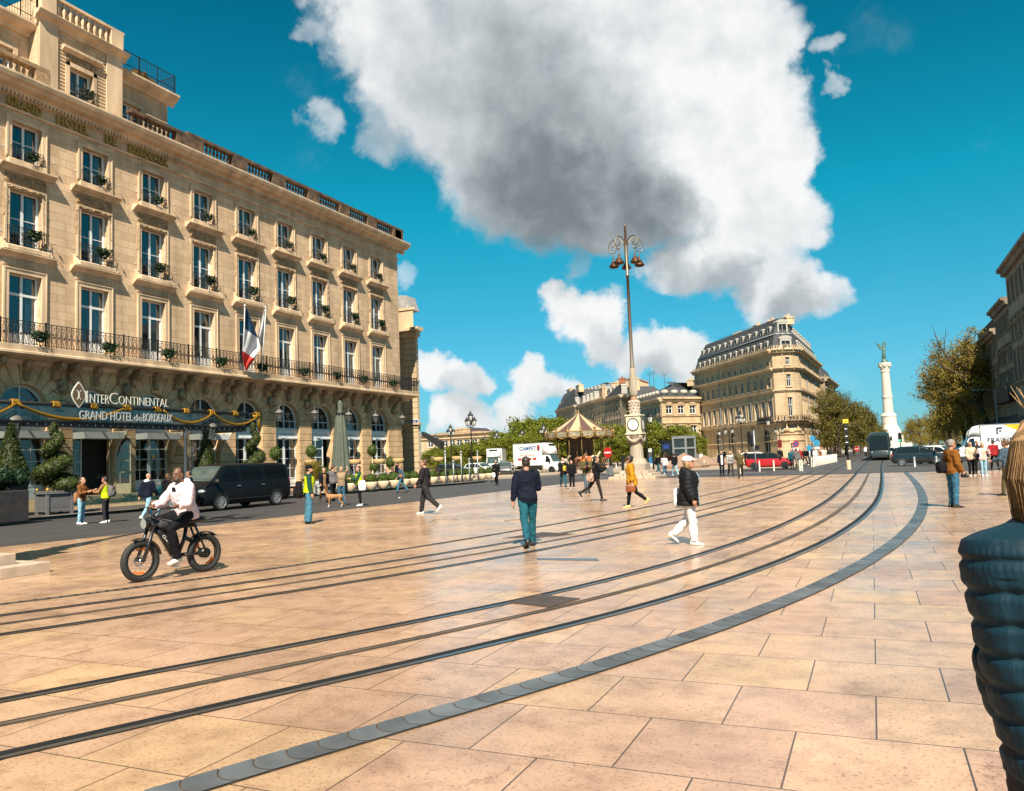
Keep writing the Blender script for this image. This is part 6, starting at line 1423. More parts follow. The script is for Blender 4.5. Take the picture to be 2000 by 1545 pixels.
# == flags
def flag(label,top,bot,prof,mats,bounds,name='flag',seed=0):
 Xp=FX+1.12;T=PX(*top,FX+2.3);B=PX(*bot,Xp);o=thing(name,label,'flag',B);mb=MB();mb.tube([B,T],.028,8);mb.ell(T,(.06,.06,.08),8,6);mb.build('flagpole',WHITEF,o)
 n=len(prof);mc_=MB();NU=14;vs=[]
 for i,((lx,ly),(rx_,ry))in enumerate(prof):
  for k in range(NU+1):
   u=k/NU;x=lx+(rx_-lx)*u;y=ly+(ry-ly)*u;Xd=FX+2.2-1.0*i/(n-1)+.16*math.sin(u*9+i*.35+seed)*u;vs.append(PX(x,y,Xd))
 for i in range(n-1):
  for k in range(NU):
   mc_.cm=next((j for j,b in enumerate(bounds)if i<b),len(bounds));mc_.f.append([i*(NU+1)+k,i*(NU+1)+k+1,(i+1)*(NU+1)+k+1,(i+1)*(NU+1)+k]);mc_.m.append(mc_.cm);mc_.sm.append(True)
 mc_.v=[tuple(v)for v in vs];mc_.build('cloth',mats,o)
FB,FW_,FR=mat('flag_blue',(.012,.07,.15),.8,var=.05),mat('flag_white',(.72,.70,.70),.8,var=.04),mat('flag_red',(.55,.03,.015),.8,var=.05)
L_=[(478,601),(477,614),(476,627),(475.5,640),(474.5,655),(474,670),(473,685),(474,698),(476,711),(480,724)]
R_=[(482,602),(490,622),(497,642),(505,661),(507,671),(509,681),(498,701),(492,709),(486,717),(482,725)]
def dens(a,m=3):
 o=[]
 for i in range(len(a)-1):
  for k in range(m):t=k/m;o.append((a[i][0]*(1-t)+a[i+1][0]*t,a[i][1]*(1-t)+a[i+1][1]*t))
 return o+[a[-1]]
flag('blue, white and red striped flag drooping from a pole on the long balcony',(478,597),(475,728),list(zip(dens(L_),dens(R_))),[FB,FW_,FR],[9,18])
L2f=[(515,604),(511,620),(507,640),(504,655),(506,668),(509,676)];R2f=[(518,603),(518,625),(517,645),(516,660),(515,672),(512,680)]
flag('plain white flag drooping just right of the striped flag on the balcony',(519,600),(511,740),list(zip(dens(L2f),dens(R2f))),[FW_],[],seed=2)
# == signals, signs and bollards
p=G(1658,917);o=thing('tram_signal','tram signal post with yellow box on top and stone bollard at its foot','signal',(p.x,p.y,0))
YEL=mat('signal_yellow',(.72,.50,.03),.5);MB().tube([(0,0,0),(0,0,3.6)],.06,8).build('post',IRON,o,world=False);mb=MB();mb.x=Matrix.Rotation(.1,4,'Z');mb.bbox(-.2,.2,-.1,.1,3.45,3.75,.02);mb.cm=1;add_text(mb,'30',.16,frame((0,-.105,3.53),(1,0,0),(0,0,1)),.003);mb.build('yellow_box',[YEL,BLACKM],o,world=False)
for z0,z1 in((2.75,3.3),(2.25,2.7),(1.85,2.2)):
 mb=MB();mb.bbox(-.14,.14,-.16,.08,z0,z1,.02);mb.cm=1;mb.box(-.09,.09,-.165,-.161,(z0+z1)/2-.03,(z0+z1)/2+.03);mb.build('signal_head',[BLACKM,CLKW],o,world=False)
MB().lathe([(.17,0),(.17,.6),(.15,.68),(0,.7)],14,(.0,-.12,0)).build('stone_bollard',mat('pale_bollard_stone',(.55,.42,.28),.8,var=.15),o,world=False)
WBOL=mat('white_post_paint',(.66,.60,.50),.5,var=.12)
def bollard(x,y,h,r,label,group=None,m_=WBOL,z=0.0):
 p=G(x,y,z);o=MB().lathe([(r*1.15,0),(r*1.15,.04),(r,.05),(r,h-.05),(r*.8,h),(0,h+.01)],12).build('bollard',m_);o.location=(p.x,p.y,z);tag(o,label,'bollard',group)
for x,y in((1484,921),(1512,920),(1563,920),(1567,920),(1586,912),(1589.5,912),(1446,925)):bollard(x,y,.85,.055,'thin white bollard on the road edge near the red car','white bollards near the red car')
bollard(1787,912,.75,.07,'short grey bollard in front of the dark hatchback, left one',None,GREYP);bollard(1830,911,.75,.07,'short grey bollard below the front wheel of the dark hatchback',None,GREYP)
for x,y in((982,918),(988,916),(1004,922),(1051,923),(1084,921),(1204,918),(1376,915)):bollard(x,y,.85,.06,'slim white-grey bollard along the kerb before the trucks','slim bollards along the far kerb',mat('pale_grey_post',(.5,.5,.48),.5))
bollard(998.5,928,.95,.22,'thick steel cylinder bollard left of the white truck',None,mat('brushed_steel',(.36,.33,.30),.4,metal=.6,var=.15))
p=G(1063,924);o=thing('bike_hoop','square grey metal hoop standing in front of the white truck','bike rack',(p.x,p.y,0),-CYAW);MB().tube([(-.32,0,0),(-.32,0,.95),(-.28,0,1.0),(.28,0,1.0),(.32,0,.95),(.32,0,0)],.045,8).build('hoop',mat('blue_grey_metal',(.22,.28,.31),.45),o,world=False)
a,b=G(1590,911),G(1634,902);o=thing('picket_barrier','low white barrier of close posts at the avenue corner','barrier',(a.x,a.y,0));v=b-a
for k in range(17):q=a+v*(k/16)**1.0;MB().lathe([(.07,0),(.07,.88),(0,.93)],8,(q.x,q.y,0)).build('post',WBOL,o)
def round_sign(x,y,f,r,label,face_,bar=None,plate=False,z=0.0):
 q=A(x,y,f);o=thing('road_sign',label,'road sign',(q.x,q.y,0),-CYAW);H=q.z
 MB().tube([(0,.03,0),(0,.03,H+r)],.03,6).build('post',GREYP,o,world=False);mb=MB();mb.x=Matrix.Translation((0,0,H))@Matrix.Rotation(math.pi/2,4,'X')
 for j,(rr,m_)in enumerate(face_):mb.cm=j;mb.lathe([(0,.004*j+.02),(rr*r,.004*j+.02),(rr*r,0)],20,smooth=False)
 ms=[m for _,m in face_]
 if bar:mb.cm=len(ms);ms=ms+[bar[0]];mb.x=Matrix.Translation((0,0,H))@Matrix.Rotation(bar[1],4,'Y');mb.box(-r*.75,r*.75,-.035,-.022,-r*.14,r*.14)
 if plate:mb.x=None;mb.cm=len(ms);ms=ms+[CLKW];mb.box(-r*.8,r*.8,-.03,-.01,H-r*1.9,H-r*1.1)
 mb.build('disc',ms,o,world=False)
SR,SB,SBK=mat('sign_red',(.55,.02,.02),.4),mat('sign_blue',(.02,.14,.42),.4),mat('sign_pale_blue',(.05,.32,.55),.4)
round_sign(1187,884,62,.42,'red no-entry sign with a white bar right of the carousel',[(1,SR)],(CLKW,0))
round_sign(1554.5,867,88,.38,'round no-parking sign by the corner house door',[(1,SR),(.72,SB)],(SR,R(45)),True)
round_sign(1587,856,84,.3,'upper round blue sign right of the corner house door',[(1,SBK)])
round_sign(1595,865,80,.34,'blue sign with a white plate at the avenue corner',[(1,SBK)],None,True)
round_sign(1580.5,875,78,.28,'lower round blue sign above the crowd',[(1,SBK)])
round_sign(1673.5,877,110,.36,'small no-entry sign left of the tram',[(1,SR)],(CLKW,0))
p=G(1477,921);o=thing('traffic_light','grey traffic light pole with black heads and a backing board left of the red car','traffic light',(p.x,p.y,0),-CYAW)
MB().tube([(0,0,0),(0,0,3.3)],.06,8).build('pole',GREYP,o,world=False);MB().bbox(-.55,-.1,-.1,.1,2.1,3.0,.05).build('signal_head',BLACKM,o,world=False);MB().bbox(.06,.38,-.1,.1,1.75,2.1,.03).build('pedestrian_head',BLACKM,o,world=False);MB().prism([(-.7,2.4),(-.15,2.9),(-.05,2.2),(-.3,1.9)],.11,.13,'y').build('backing_board',BLACKM,o,world=False)
p=atd(1759,95,0);o=thing('traffic_light','far traffic light showing green beside the tram','traffic light',p,-CYAW);MB().tube([(0,0,0),(0,0,3.2)],.06,8).build('pole',IRON,o,world=False);MB().bbox(-.18,.18,-.15,.1,2.0,3.1,.03).build('signal_head',BLACKM,o,world=False);mb=MB();mb.ell((0,-.16,2.2),(.1,.03,.1),10,6);mb.build('green_lamp',mat('green_lamp',(.05,.9,.35),.4,emit=1.5,var=0),o,world=False)
p=atd(1524,92,0);o=thing('traffic_light','black traffic light with red lamp box near the corner house door','traffic light',p,-CYAW);MB().tube([(0,0,0),(0,0,2.9)],.05,8).build('pole',IRON,o,world=False);MB().bbox(-.2,.2,-.15,.1,1.9,2.8,.03).build('signal_head',mat('dark_red_box',(.16,.015,.012),.5),o,world=False)
p=G(1273,927);o=thing('stop_totem','tall stop totem with blue and white panels beside the clock column','totem',(p.x,p.y,0),-CYAW);BP=mat('panel_blue',(.05,.22,.42),.4)
for s_ in(-1,1):MB().box(s_*.24-.05,s_*.24+.05,-.06,.06,0,2.2).build('post',BLACKM,o,world=False)
for z0,z1,m_ in((1.9,2.2,CLKW),(1.45,1.85,GREYB),(.95,1.45,BP),(.72,.93,CLKW)):MB().box(-.19,.19,-.05,.05,z0,z1).build('panel',m_,o,world=False)
p=G(1217.5,921);o=thing('info_totem','narrow black information totem left of the clock column','totem',(p.x,p.y,0),-CYAW);MB().bbox(-.17,.17,-.1,.1,0,1.75,.015).build('slab',BLACKM,o,world=False)
p=G(1191,929);o=thing('litter_bin','grey metal litter bin between the carousel and the clock column','litter bin',(p.x,p.y,0),-CYAW);MB().bbox(-.24,.24,-.24,.24,.05,.9,.03).build('body',mat('bin_grey',(.17,.18,.18),.5),o,world=False);MB().bbox(-.28,.28,-.28,.28,.91,1.0,.03).build('lid',BLACKM,o,world=False)
p=atd(1337,100,.14);o=thing('lift_kiosk','grey steel and glass lift cabin in front of the mansion trees','kiosk',p,-CYAW);mb=MB();W_,Hh=.95,3.6
for sx in(-1,1):
 for sy in(-1,1):mb.box(sx*W_-.09,sx*W_+.09,sy*W_-.09,sy*W_+.09,0,Hh)
for z in(.2,2.2,Hh-.1):mb.box(-W_,W_,-W_-.08,-W_+.08,z-.1,z+.1);mb.box(W_-.08,W_+.08,-W_,W_,z-.1,z+.1);mb.box(-W_-.08,-W_+.08,-W_,W_,z-.1,z+.1)
mb.box(-W_-.1,W_+.1,-W_-.1,W_+.1,Hh,Hh+.12);mb.build('frame',GREYP,o,world=False);g=MB();g.box(-W_+.02,W_-.02,-W_+.02,W_-.02,.1,Hh-.1);g.build('glass',glass_mat('kiosk_glass',(.05,.06,.07),.4),o,world=False)
p=atd(1310,103,.14);o=thing('kiosk','dark glazed kiosk with a blue screen left of the lift cabin','kiosk',p,-CYAW);MB().bbox(-1.0,1.0,-.8,.8,0,3.1,.03).build('body',DGLASS,o,world=False);MB().bbox(-1.1,1.1,-.9,.9,3.1,3.3,.03).build('roof',BLACKM,o,world=False);MB().box(-.5,.4,-.84,-.81,2.2,2.75).build('screen',mat('screen_blue',(.03,.06,.25),.3),o,world=False)
PYR=mat('brown_cloth',(.27,.175,.12),.85,var=.15)
for x,f,s,lb in((1336,84,2.2,'largest brown pyramid roof behind the woman in the white cap'),(1376,92,1.9,'middle brown pyramid roof right of the white cap'),(1402,96,1.8,'small brown pyramid roof left of the suited man')):
 p=atd(x,f,.0);o=thing('pyramid_seat',lb,'pyramid',p,-CYAW+.4);mb=MB();h=A(x,884 if s>2 else 889,f).z;mb.add([(-s,-s,.35),(s,-s,.35),(s,s,.35),(-s,s,.35),(0,0,h)],[(0,1,4),(1,2,4),(2,3,4),(3,0,4)]);mb.build('slopes',PYR,o,world=False);MB().bbox(-s,s,-s,s,0,.36,.03).build('plinth',mat('rust_plinth',(.24,.13,.08),.8),o,world=False)
# == vehicles
def interp(P,x):
 if x<=P[0][0]:return P[0][1]
 for(a,b),(c,d)in zip(P,P[1:]):
  if x<=c:t=(x-a)/(c-a);t=t*t*(3-2*t)*.35+t*.65;return b+(d-b)*t
 return P[-1][1]
TYRE=mat('tyre_rubber',(.018,.018,.018),.75,var=.2);RIMM=mat('alloy_rim',(.42,.42,.43),.3,metal=.8,var=.05);RIMD=mat('dark_rim',(.03,.03,.03),.4,metal=.5);PLAS=mat('black_plastic',(.015,.015,.016),.55,var=.15)
CGL=mat('car_glass',(.010,.014,.015),.05,var=0,spec=.55);CGLT=mat('car_windscreen',(.05,.075,.07),.03,var=.3,vs=2,spec=1.0);CHR=mat('chrome',(.6,.6,.6),.12,metal=1,var=0);LAMPW=mat('headlamp',(.32,.34,.36),.1,var=.2);LAMPR=mat('tail_lamp',(.35,.01,.01),.2,var=.1)
def paint(name,c):return mat(name,c,.22,var=.04,coat=1.0,spec=.5)
def wheel(parent,x,y,r,w,rimm,spokes=10,side=1):
 M=Matrix.Translation((x,y,r))@Matrix.Rotation(-math.pi/2*side,4,'X')
 t=MB();t.x=M;t.lathe([(r*.66,-w/2),(r*.9,-w/2),(r*.98,-w*.38),(r,-w*.2),(r,w*.2),(r*.98,w*.38),(r*.92,w/2),(r*.68,w/2),(r*.66,w*.3)],28)
 o=t.build('wheel',TYRE,parent,world=False)
 m=MB();m.x=M;m.lathe([(r*.69,w*.5),(r*.66,w*.52),(r*.62,w*.45),(r*.60,w*.1)],28)
 for k in range(spokes):
  a=2*math.pi*k/spokes;m.x=M@Matrix.Rotation(a,4,'Z');m.prism([(r*.1,-r*.05),(r*.66,-r*.10),(r*.66,r*.04),(r*.1,r*.05)],w*.36,w*.5,'z')
 m.x=M;m.lathe([(r*.16,w*.2),(r*.16,w*.44),(r*.1,w*.47),(0,w*.47)],14);m.build('rim',rimm,o,world=False)
 d=MB();d.x=M;d.lathe([(0,w*.05),(r*.62,w*.05)],20,smooth=False);d.build('brake_disc',RIMD,o,world=False)
def car(name,label,cat,loc,rz,top,belt,L,W,wb,wr,pm,wins=(),screen=None,rear=None,z0=.22,tumble=.22,rimm=RIMM,spokes=10,roofm=None,parts=True,wfront=.86,wrear=.93,nose=.5,group=None,lights=True,frontlow=None,winm=None):
 o=thing(name,label,cat,loc,rz,group);hx=L/2
 def wid(x):
  f=1.0
  if x>hx-nose:f=wfront+(1-wfront)*math.sqrt(max(0,1-((x-hx+nose)/nose)**2))
  if x<-hx+.45:f=wrear+(1-wrear)*math.sqrt(max(0,1-((-hx+.45-x)/.45)**2))
  return W/2*f
 def zt(x):return interp(top,x)
 def zb(x):return min(interp(belt,x),zt(x)-.05)
 def sect(x):
  w,t,b=wid(x),zt(x),zb(x);bot=z0+(.12 if abs(x)>hx-.15 else 0)
  P=[(w*.86,bot),(w*.97,bot+.06),(w*.995,bot+.22),(w,bot+(b-bot)*.55),(w*.985,b-.06),(w*.955,b)]
  g=t-b;ye=w*.955-tumble*max(0,g-.1)
  P+=[(w*.955-tumble*g*.45,b+g*.5),(ye,t-min(.10,g*.5)),(ye-.05,t-min(.035,g*.25)),(ye-.17,t-.002),(ye*.5,t+.02),(0,t+.03)]
  return P
 def hw(x,z):
  P=sect(x)
  for(y0,a),(y1,b)in zip(P,P[1:]):
   if a<=z<=b:return y0+(y1-y0)*((z-a)/(b-a)if b>a else 0)
  return P[0][0]if z<P[0][1]else 0
 xs=sorted({round(-hx+L*k/44,4)for k in range(45)}|{round(-hx+q,3)for q in(.03,.08,.15,.25)}|{round(hx-q,3)for q in(.03,.08,.15,.25,.35)})
 rings=[]
 for x in xs:P=sect(x);rings.append([(x,y,z)for y,z in P]+[(x,-y,z)for y,z in P[-2::-1]])
 b=MB();b.loft(rings)
 if roofm:
  for fi in range((len(xs)-1)*23):
   i,k=divmod(fi,23)
   if 5<=k<=16 and min(zt(xs[i])-zb(xs[i]),zt(xs[i+1])-zb(xs[i+1]))>.12:b.m[fi]=1
 body=b.build('body',[pm,roofm]if roofm else pm,o,world=False)
 def patch(cs,side,off=.007,nu=8,nv=4):
  vs=[];fs=[]
  for j in range(nv+1):
   for i in range(nu+1):
    u,v=i/nu,j/nv;x=(cs[0][0]*(1-u)+cs[1][0]*u)*(1-v)+(cs[3][0]*(1-u)+cs[2][0]*u)*v;z=(cs[0][1]*(1-u)+cs[1][1]*u)*(1-v)+(cs[3][1]*(1-u)+cs[2][1]*u)*v
    vs.append((x,side*(hw(x,z)+off),z))
  for j in range(nv):
   for i in range(nu):a=j*(nu+1)+i;fs.append((a,a+1,a+nu+2,a+nu+1)if side<0 else(a,a+nu+1,a+nu+2,a+1))
  return vs,fs
 for s_ in(-1,1):
  for cs in wins:
   m=MB();m.add(*patch(cs,s_),True);m.build('window',winm or CGL,o,world=False)
  for wx in(wb/2,-wb/2):
   ax=wx+(getattr(car,'shift',0));m=MB();R_=wr*1.17;yb=hw(ax,wr)+.010
   m.add([(ax+R_*math.cos(math.pi*k/16),s_*(hw(ax,min(zb(ax),max(z0+.1,wr+R_*math.sin(math.pi*k/16))))+.010),wr+R_*math.sin(math.pi*k/16))for k in range(17)]+[(ax-R_,s_*yb,z0),(ax+R_,s_*yb,z0)],[tuple(range(19))]);m.build('wheel_arch',PLAS,o,world=False)
   wheel(o,ax,s_*(hw(ax,wr)-.085),wr,.22,rimm,spokes,s_)
  if parts:
   m=MB();mx=screen[0]-.12 if screen else hx-1.2;zz_=zb(mx)+.04;m.ell((mx,s_*(W/2+.12),zz_+.09),(.09,.13,.10),10,8);m.box(mx-.03,mx+.03,s_*(W/2-.06),s_*(W/2+.06),zz_+.02,zz_+.06);m.build('wing_mirror',PLAS,o,world=False)
 def top_patch(x0,x1,ins,off=.012,nu=8,nv=6):
  vs=[];fs=[]
  for j in range(nv+1):
   x=x0+(x1-x0)*j/nv;P=sect(x);ye=P[8][0]-ins
   for i in range(nu+1):
    y=-ye+2*ye*i/nu;a=abs(y);z=zt(x)+.03-(.03 if a>ye*.5 else.01)*(a/ye)
    vs.append((x+off*(1 if x0>x1 else-1)*.7,y,z+off))
  for j in range(nv):
   for i in range(nu):a=j*(nu+1)+i;fs.append((a,a+1,a+nu+2,a+nu+1))
  return vs,fs
 if screen:m=MB();m.add(*top_patch(screen[0],screen[1],.03),True);m.build('windscreen',CGLT,o,world=False)
 if rear:m=MB();m.add(*top_patch(rear[0],rear[1],.06),True);m.build('rear_window',CGL,o,world=False)
 if lights:
  zl=frontlow or(zt(hx-.1)-.12)
  for s_ in(-1,1):
   m=MB();xx=hx-.10;m.ell((xx-.05,s_*wid(xx)*.82,zl),(.14,.16,.10),10,8);m.build('headlight',LAMPW,o,world=False)
   m=MB();xx=-hx+.06;m.ell((xx+.02,s_*wid(xx)*.90,zb(xx)-.12),(.07,.10,.17),10,8);m.build('tail_light',LAMPR,o,world=False)
  m=MB();m.bbox(hx-.05,hx+.02,-W*.3,W*.3,z0+.15,zl-.12,.01);m.build('grille',PLAS,o,world=False)
 return o,hw,patch
p=G(418,998);q=G(542,987);vc=(p+q)/2
BLK=mat('black_van_paint',(.006,.007,.009),.35,var=.04,coat=.06,spec=.15)
top=[(-2.57,1.55),(-2.5,1.84),(-2.2,1.9),(1.0,1.9),(1.35,1.82),(2.05,1.22),(2.2,1.13),(2.5,.95),(2.57,.7)];belt=[(-2.57,1.18),(1.5,1.14),(2.1,1.06),(2.57,.68)]
van,vhw,vpatch=car('passenger_van','black passenger van with multi-spoke wheels parked along the hotel kerb','van',(vc.x-1.0,vc.y+.2,0),-math.pi/2,top,belt,5.14,1.93,3.2,.345,BLK,wins=[((.55,1.2),(1.72,1.2),(1.15,1.73),(.62,1.76)),((-.85,1.2),(.42,1.2),(.46,1.77),(-.82,1.78)),((-2.35,1.2),(-.98,1.2),(-.95,1.78),(-2.25,1.77))],screen=(2.08,1.38),tumble=.2,frontlow=.82,winm=mat('privacy_glass',(.004,.005,.006),.12,var=0,spec=.22),rimm=mat('silver_rim',(.34,.34,.35),.35,metal=.35,var=.05))
m=MB()
for x in(.50,-.9,-2.42):
 for s_ in(-1,1):m.add([(x-.006,s_*(vhw(x,z)+.004),z)for z in(.4,.7,1.0,1.15)]+[(x+.006,s_*(vhw(x,z)+.004),z)for z in(1.15,1.0,.7,.4)],[tuple(range(8))])
m.build('door_seams',PLAS,van,world=False)
for x in(.66,-.75):
 for s_ in(-1,1):m=MB();m.bbox(x-.1,x+.1,s_*(vhw(x,.98)+.02)-.015,s_*(vhw(x,.98)+.02)+.015,.96,1.0,.006);m.build('door_handle',CHR,van,world=False)
m=MB()
for s_ in(-1,1):vs,fs=vpatch(((-2.1,.42),(1.9,.42),(1.9,.47),(-2.1,.47)),s_,.008,10,1);m.add(vs,fs)
m.build('side_trim',PLAS,van,world=False);van.scale=(1.09,1.06,1.05)
m=MB();m.box(2.595,2.605,-.26,.26,.42,.53);m.build('number_plate',CLKW,van,world=False)
m=MB();m.lathe([(.0,.0),(.09,.0)],16);m2=MB();m2.x=Matrix.Translation((2.60,0,.74))@Matrix.Rotation(math.pi/2,4,'Y');m2.lathe([(.075,.0),(.09,.0),(.09,.012),(.075,.012)],18);m2.build('badge_ring',CHR,van,world=False)
def small_car(label,loc,rz,pm,kind='mini',group=None,roofm=None,sc=1.0,rimm=RIMD):
 if kind=='mini':
  top=[(-1.92,.95),(-1.82,1.25),(-1.55,1.40),(.2,1.41),(.55,1.34),(1.1,.98),(1.3,.94),(1.75,.85),(1.92,.55)];belt=[(-1.92,.95),(1.1,.93),(1.92,.5)]
  return car('small_car',label,'car',loc,rz,top,belt,3.85,1.73,2.5,.31,pm,wins=[((-.05,.97),(.95,.96),(.5,1.29),(-.05,1.32)),((-1.45,.97),(-.12,.97),(-.12,1.32),(-1.5,1.31))],screen=(1.08,.56),rear=(-1.84,-1.6),rimm=rimm,tumble=.25,group=group,roofm=roofm)
 top=[(-1.95,.9),(-1.85,1.2),(-1.6,1.44),(-1.3,1.5),(.2,1.52),(.6,1.42),(1.25,1.02),(1.5,.95),(1.85,.8),(1.95,.5)];belt=[(-1.95,.95),(1.2,.95),(1.95,.5)]
 return car('small_car',label,'car',loc,rz,top,belt,3.95,1.72,2.5,.31,pm,wins=[((.1,.98),(1.15,.97),(.6,1.36),(.1,1.41)),((-1.6,1.0),(.02,.98),(.02,1.42),(-1.45,1.40))],screen=(1.22,.62),rear=(-1.87,-1.62),rimm=rimm,tumble=.25,group=group,roofm=roofm)
p=G(1502,917.5);rc,rhw,rp=small_car('red small car with a black roof driving past the corner house',(p.x,p.y+.85,0),R(4),paint('red_car_paint',(.42,.008,.008)),roofm=BLK)
p=G(1797,909.5);small_car('black small hatchback with silver wheels crossing in front of the tram road',(p.x,p.y+.85,0),R(0),paint('black_car_paint',(.008,.009,.011)),'hatch',rimm=RIMM)
WHT=paint('white_vehicle_paint',(.68,.68,.66));GRY=paint('grey_car_paint',(.10,.10,.10))
p=atd(1832,66);small_car('white car half hidden behind the black hatchback',(p.x,p.y,0),R(-35),WHT,'hatch')
p=atd(1745,92);small_car('distant white car between the tram and the black hatchback',(p.x,p.y,0),R(0),WHT,'hatch')
p=atd(1478,86);small_car('white car behind the red car, only its roof showing',(p.x,p.y,0),R(3),WHT,'hatch')
p=atd(986,88);small_car('grey car facing the square just left of the white truck',(p.x,p.y,0),R(-70),GRY,'hatch')
p=atd(884,92);small_car('black parked car beyond the terrace lamps',(p.x,p.y,0),R(20),paint('black_car_paint',(.008,.009,.011)),'hatch')
p=atd(936,95);small_car('white parked car beyond the terrace lamps, left of the white trucks',(p.x,p.y,0),R(-20),WHT,'hatch')
for x,f,a_,lb in((1890,150,95,'distant white car parked under the tall plane trees on the right'),(1866,120,80,'small white car behind the grey-haired man, at the avenue edge')):p=atd(x,f);small_car(lb,(p.x,p.y,0),R(a_),WHT,'hatch')
BOXW=mat('white_box_panel',(.70,.69,.66),.4,var=.06)
def box_truck(label,loc,rz,Lb,H,cabkind=1,fridge=True,boxm=BOXW,W=2.1):
 o=thing('box_truck',label,'truck',loc,rz);cl=2.0
 top=[(-.95,2.15),(-.6,2.22),(-.1,2.1),(.35,1.35),(.5,1.25),(.95,1.05),(1.05,.7)];belt=[(-1,1.3),(.3,1.22),(1.05,.65)]
 cab,ch,cpx=car('cab',None,None,(0,0,0),0,top,belt,cl+.1,1.95,1.0,.34,WHT,wins=[((-.55,1.34),(.2,1.3),(-.15,1.95),(-.5,2.0))],screen=(.36,-.08),z0=.35,tumble=.12,parts=True,frontlow=.95)if False else(None,None,None)
 xs=[-1.0,-.6,-.2,.0,.2,.4,.6,.9,1.02,1.07];rings=[]
 for x in xs:
  t=interp(top,x);b=min(interp(belt,x),t-.05);w=.98*(1 if x<.6 else 1-.10*((x-.6)/.47)**2);g=t-b
  P=[(w*.92,.38),(w,.5),(w,b-.05),(w*.97,b),(w*.97-.10*g,t-.08),(w*.97-.10*g-.08,t-.01),(0,t+.03)]
  rings.append([(x+Lb/2+.95,y,z)for y,z in P]+[(x+Lb/2+.95,-y,z)for y,z in P[-2::-1]])
 b=MB();b.loft(rings);b.build('cab',WHT,o,world=False);ox=Lb/2+.95
 m=MB();m.quad((ox+.40,-.80,1.32),(ox+.40,.80,1.32),(ox-.06,.72,2.10),(ox-.06,-.72,2.10));m.v=[(x+.03,y,z+.02)for x,y,z in m.v];m.build('windscreen',CGLT,o,world=False)
 for s_ in(-1,1):
  m=MB();m.quad((ox-.5,s_*.965,1.35),(ox+.22,s_*.965,1.3),(ox-.12,s_*.905,1.98),(ox-.45,s_*.90,2.02));m.v=[(x,y+s_*.02,z)for x,y,z in m.v];m.build('window',CGL,o,world=False)
  m=MB();m.bbox(ox+.1,ox+.22,s_*1.0 if s_>0 else-1.22,1.22 if s_>0 else-1.0,1.35,1.7,.03);m.build('wing_mirror',PLAS,o,world=False)
  m=MB();m.ell((ox+.92,s_*.7,.98),(.1,.15,.12),8,6);m.build('headlight',LAMPW,o,world=False)
  for wx in(ox+.3,-Lb/2+1.1):
   wheel(o,wx,s_*(.86),.36,.24,RIMM,8,s_);m=MB();m.lathe([(0,0),(.44,0)],18,smooth=False);m2=MB();m2.x=Matrix.Translation((wx,s_*.985,.40))@Matrix.Rotation(math.pi/2,4,'X')
   if wx>0:m2.add(m.v,m.f);m2.build('wheel_arch',PLAS,o,world=False)
 m=MB();m.bbox(ox+.93,ox+1.09,-.75,.75,.62,.90,.02);m.build('grille',PLAS,o,world=False);m=MB();m.bbox(ox+.8,ox+1.10,-.92,.92,.38,.6,.03);m.build('bumper',WHT if cabkind else PLAS,o,world=False)
 m=MB();m.bbox(-Lb/2,Lb/2,-W/2,W/2,.95,H,.03);m.build('cargo_box',boxm,o,world=False)
 m=MB();m.box(-Lb/2+.1,Lb/2,-.4,.4,.55,.94);m.box(-Lb/2+1.7,Lb/2-.2,-W/2+.05,W/2-.05,.5,.9);m.build('chassis',PLAS,o,world=False)
 m=MB()
 for z in(.96,H-.03):m.box(-Lb/2-.012,Lb/2+.012,-W/2-.012,W/2+.012,z-.04,z+.04)
 m.build('box_trim',mat('alu_trim',(.42,.42,.42),.35,metal=.7),o,world=False)
 m=MB();m.loft([[(Lb/2+x,y*k,z)for y,z in((-.95,2.2),(-.95,h-.25),(-.75,h),(.75,h),(.95,h-.25),(.95,2.2))]for x,h,k in((.01,H-.02,1),(.45,H-.1,.97),(.8,H-.45,.92),(.95,H-.85,.85))]);m.build('wind_fairing',WHT,o,world=False)
 if fridge:m=MB();m.bbox(Lb/2+.62,Lb/2+.80,-.55,.55,H-.42,H-.18,.03);m.build('cooling_unit',PLAS,o,world=False)
 return o
CBLUE,CRED=mat('print_blue',(.02,.10,.30),.5),mat('print_red',(.42,.02,.02),.5)
p=atd(1040,92);tk=box_truck('white box truck with blue lettering turning by the carousel',(p.x,p.y,0),R(-12),4.0,3.55)
m=MB();F=lambda x,z:frame((x,-1.058,z),(1,0,0),(0,0,1));add_text(m,'CAMPET',.62,F(.1,2.72),.003,bold=.015);m.build('lettering',CBLUE,tk,world=False)
m=MB();add_text(m,'Votre Fraicheur Livrée'[:0]+'Pains Pâtisseries Surgelés'[:0]+'frais fruits legumes',.27,F(.05,2.1),.003);[m.box(x,x+.48,-1.062,-1.056,1.6,1.84)for x in(-1.3,-.6,.1,.8)];m.build('lettering',CRED,tk,world=False)
m=MB();m.x=Matrix.Translation((1.6,-1.056,2.95));m.prism([(.2*math.cos(k*.5236),.36*math.sin(k*.5236))for k in range(12)],-.004,.0,'y');m.cm=1;m.prism([(.12*math.cos(k*.5236),.22*math.sin(k*.5236))for k in range(12)],-.008,-.0045,'y');m.build('emblem',[mat('emblem_navy',(.02,.03,.08),.5),CRED],tk,world=False)
p=atd(970,108);box_truck('smaller white refrigerated truck seen from the front left of the lettered truck',(p.x,p.y,0),R(-74),3.6,3.35)
p=atd(1877,71);fk=box_truck('white and yellow rental box truck parked behind the people on the right',(p.x+4.4,p.y,0),math.pi,5.9,3.15,fridge=False)
YL=mat('print_yellow',(.75,.42,.01),.5);NV=mat('print_navy',(.015,.035,.075),.5)
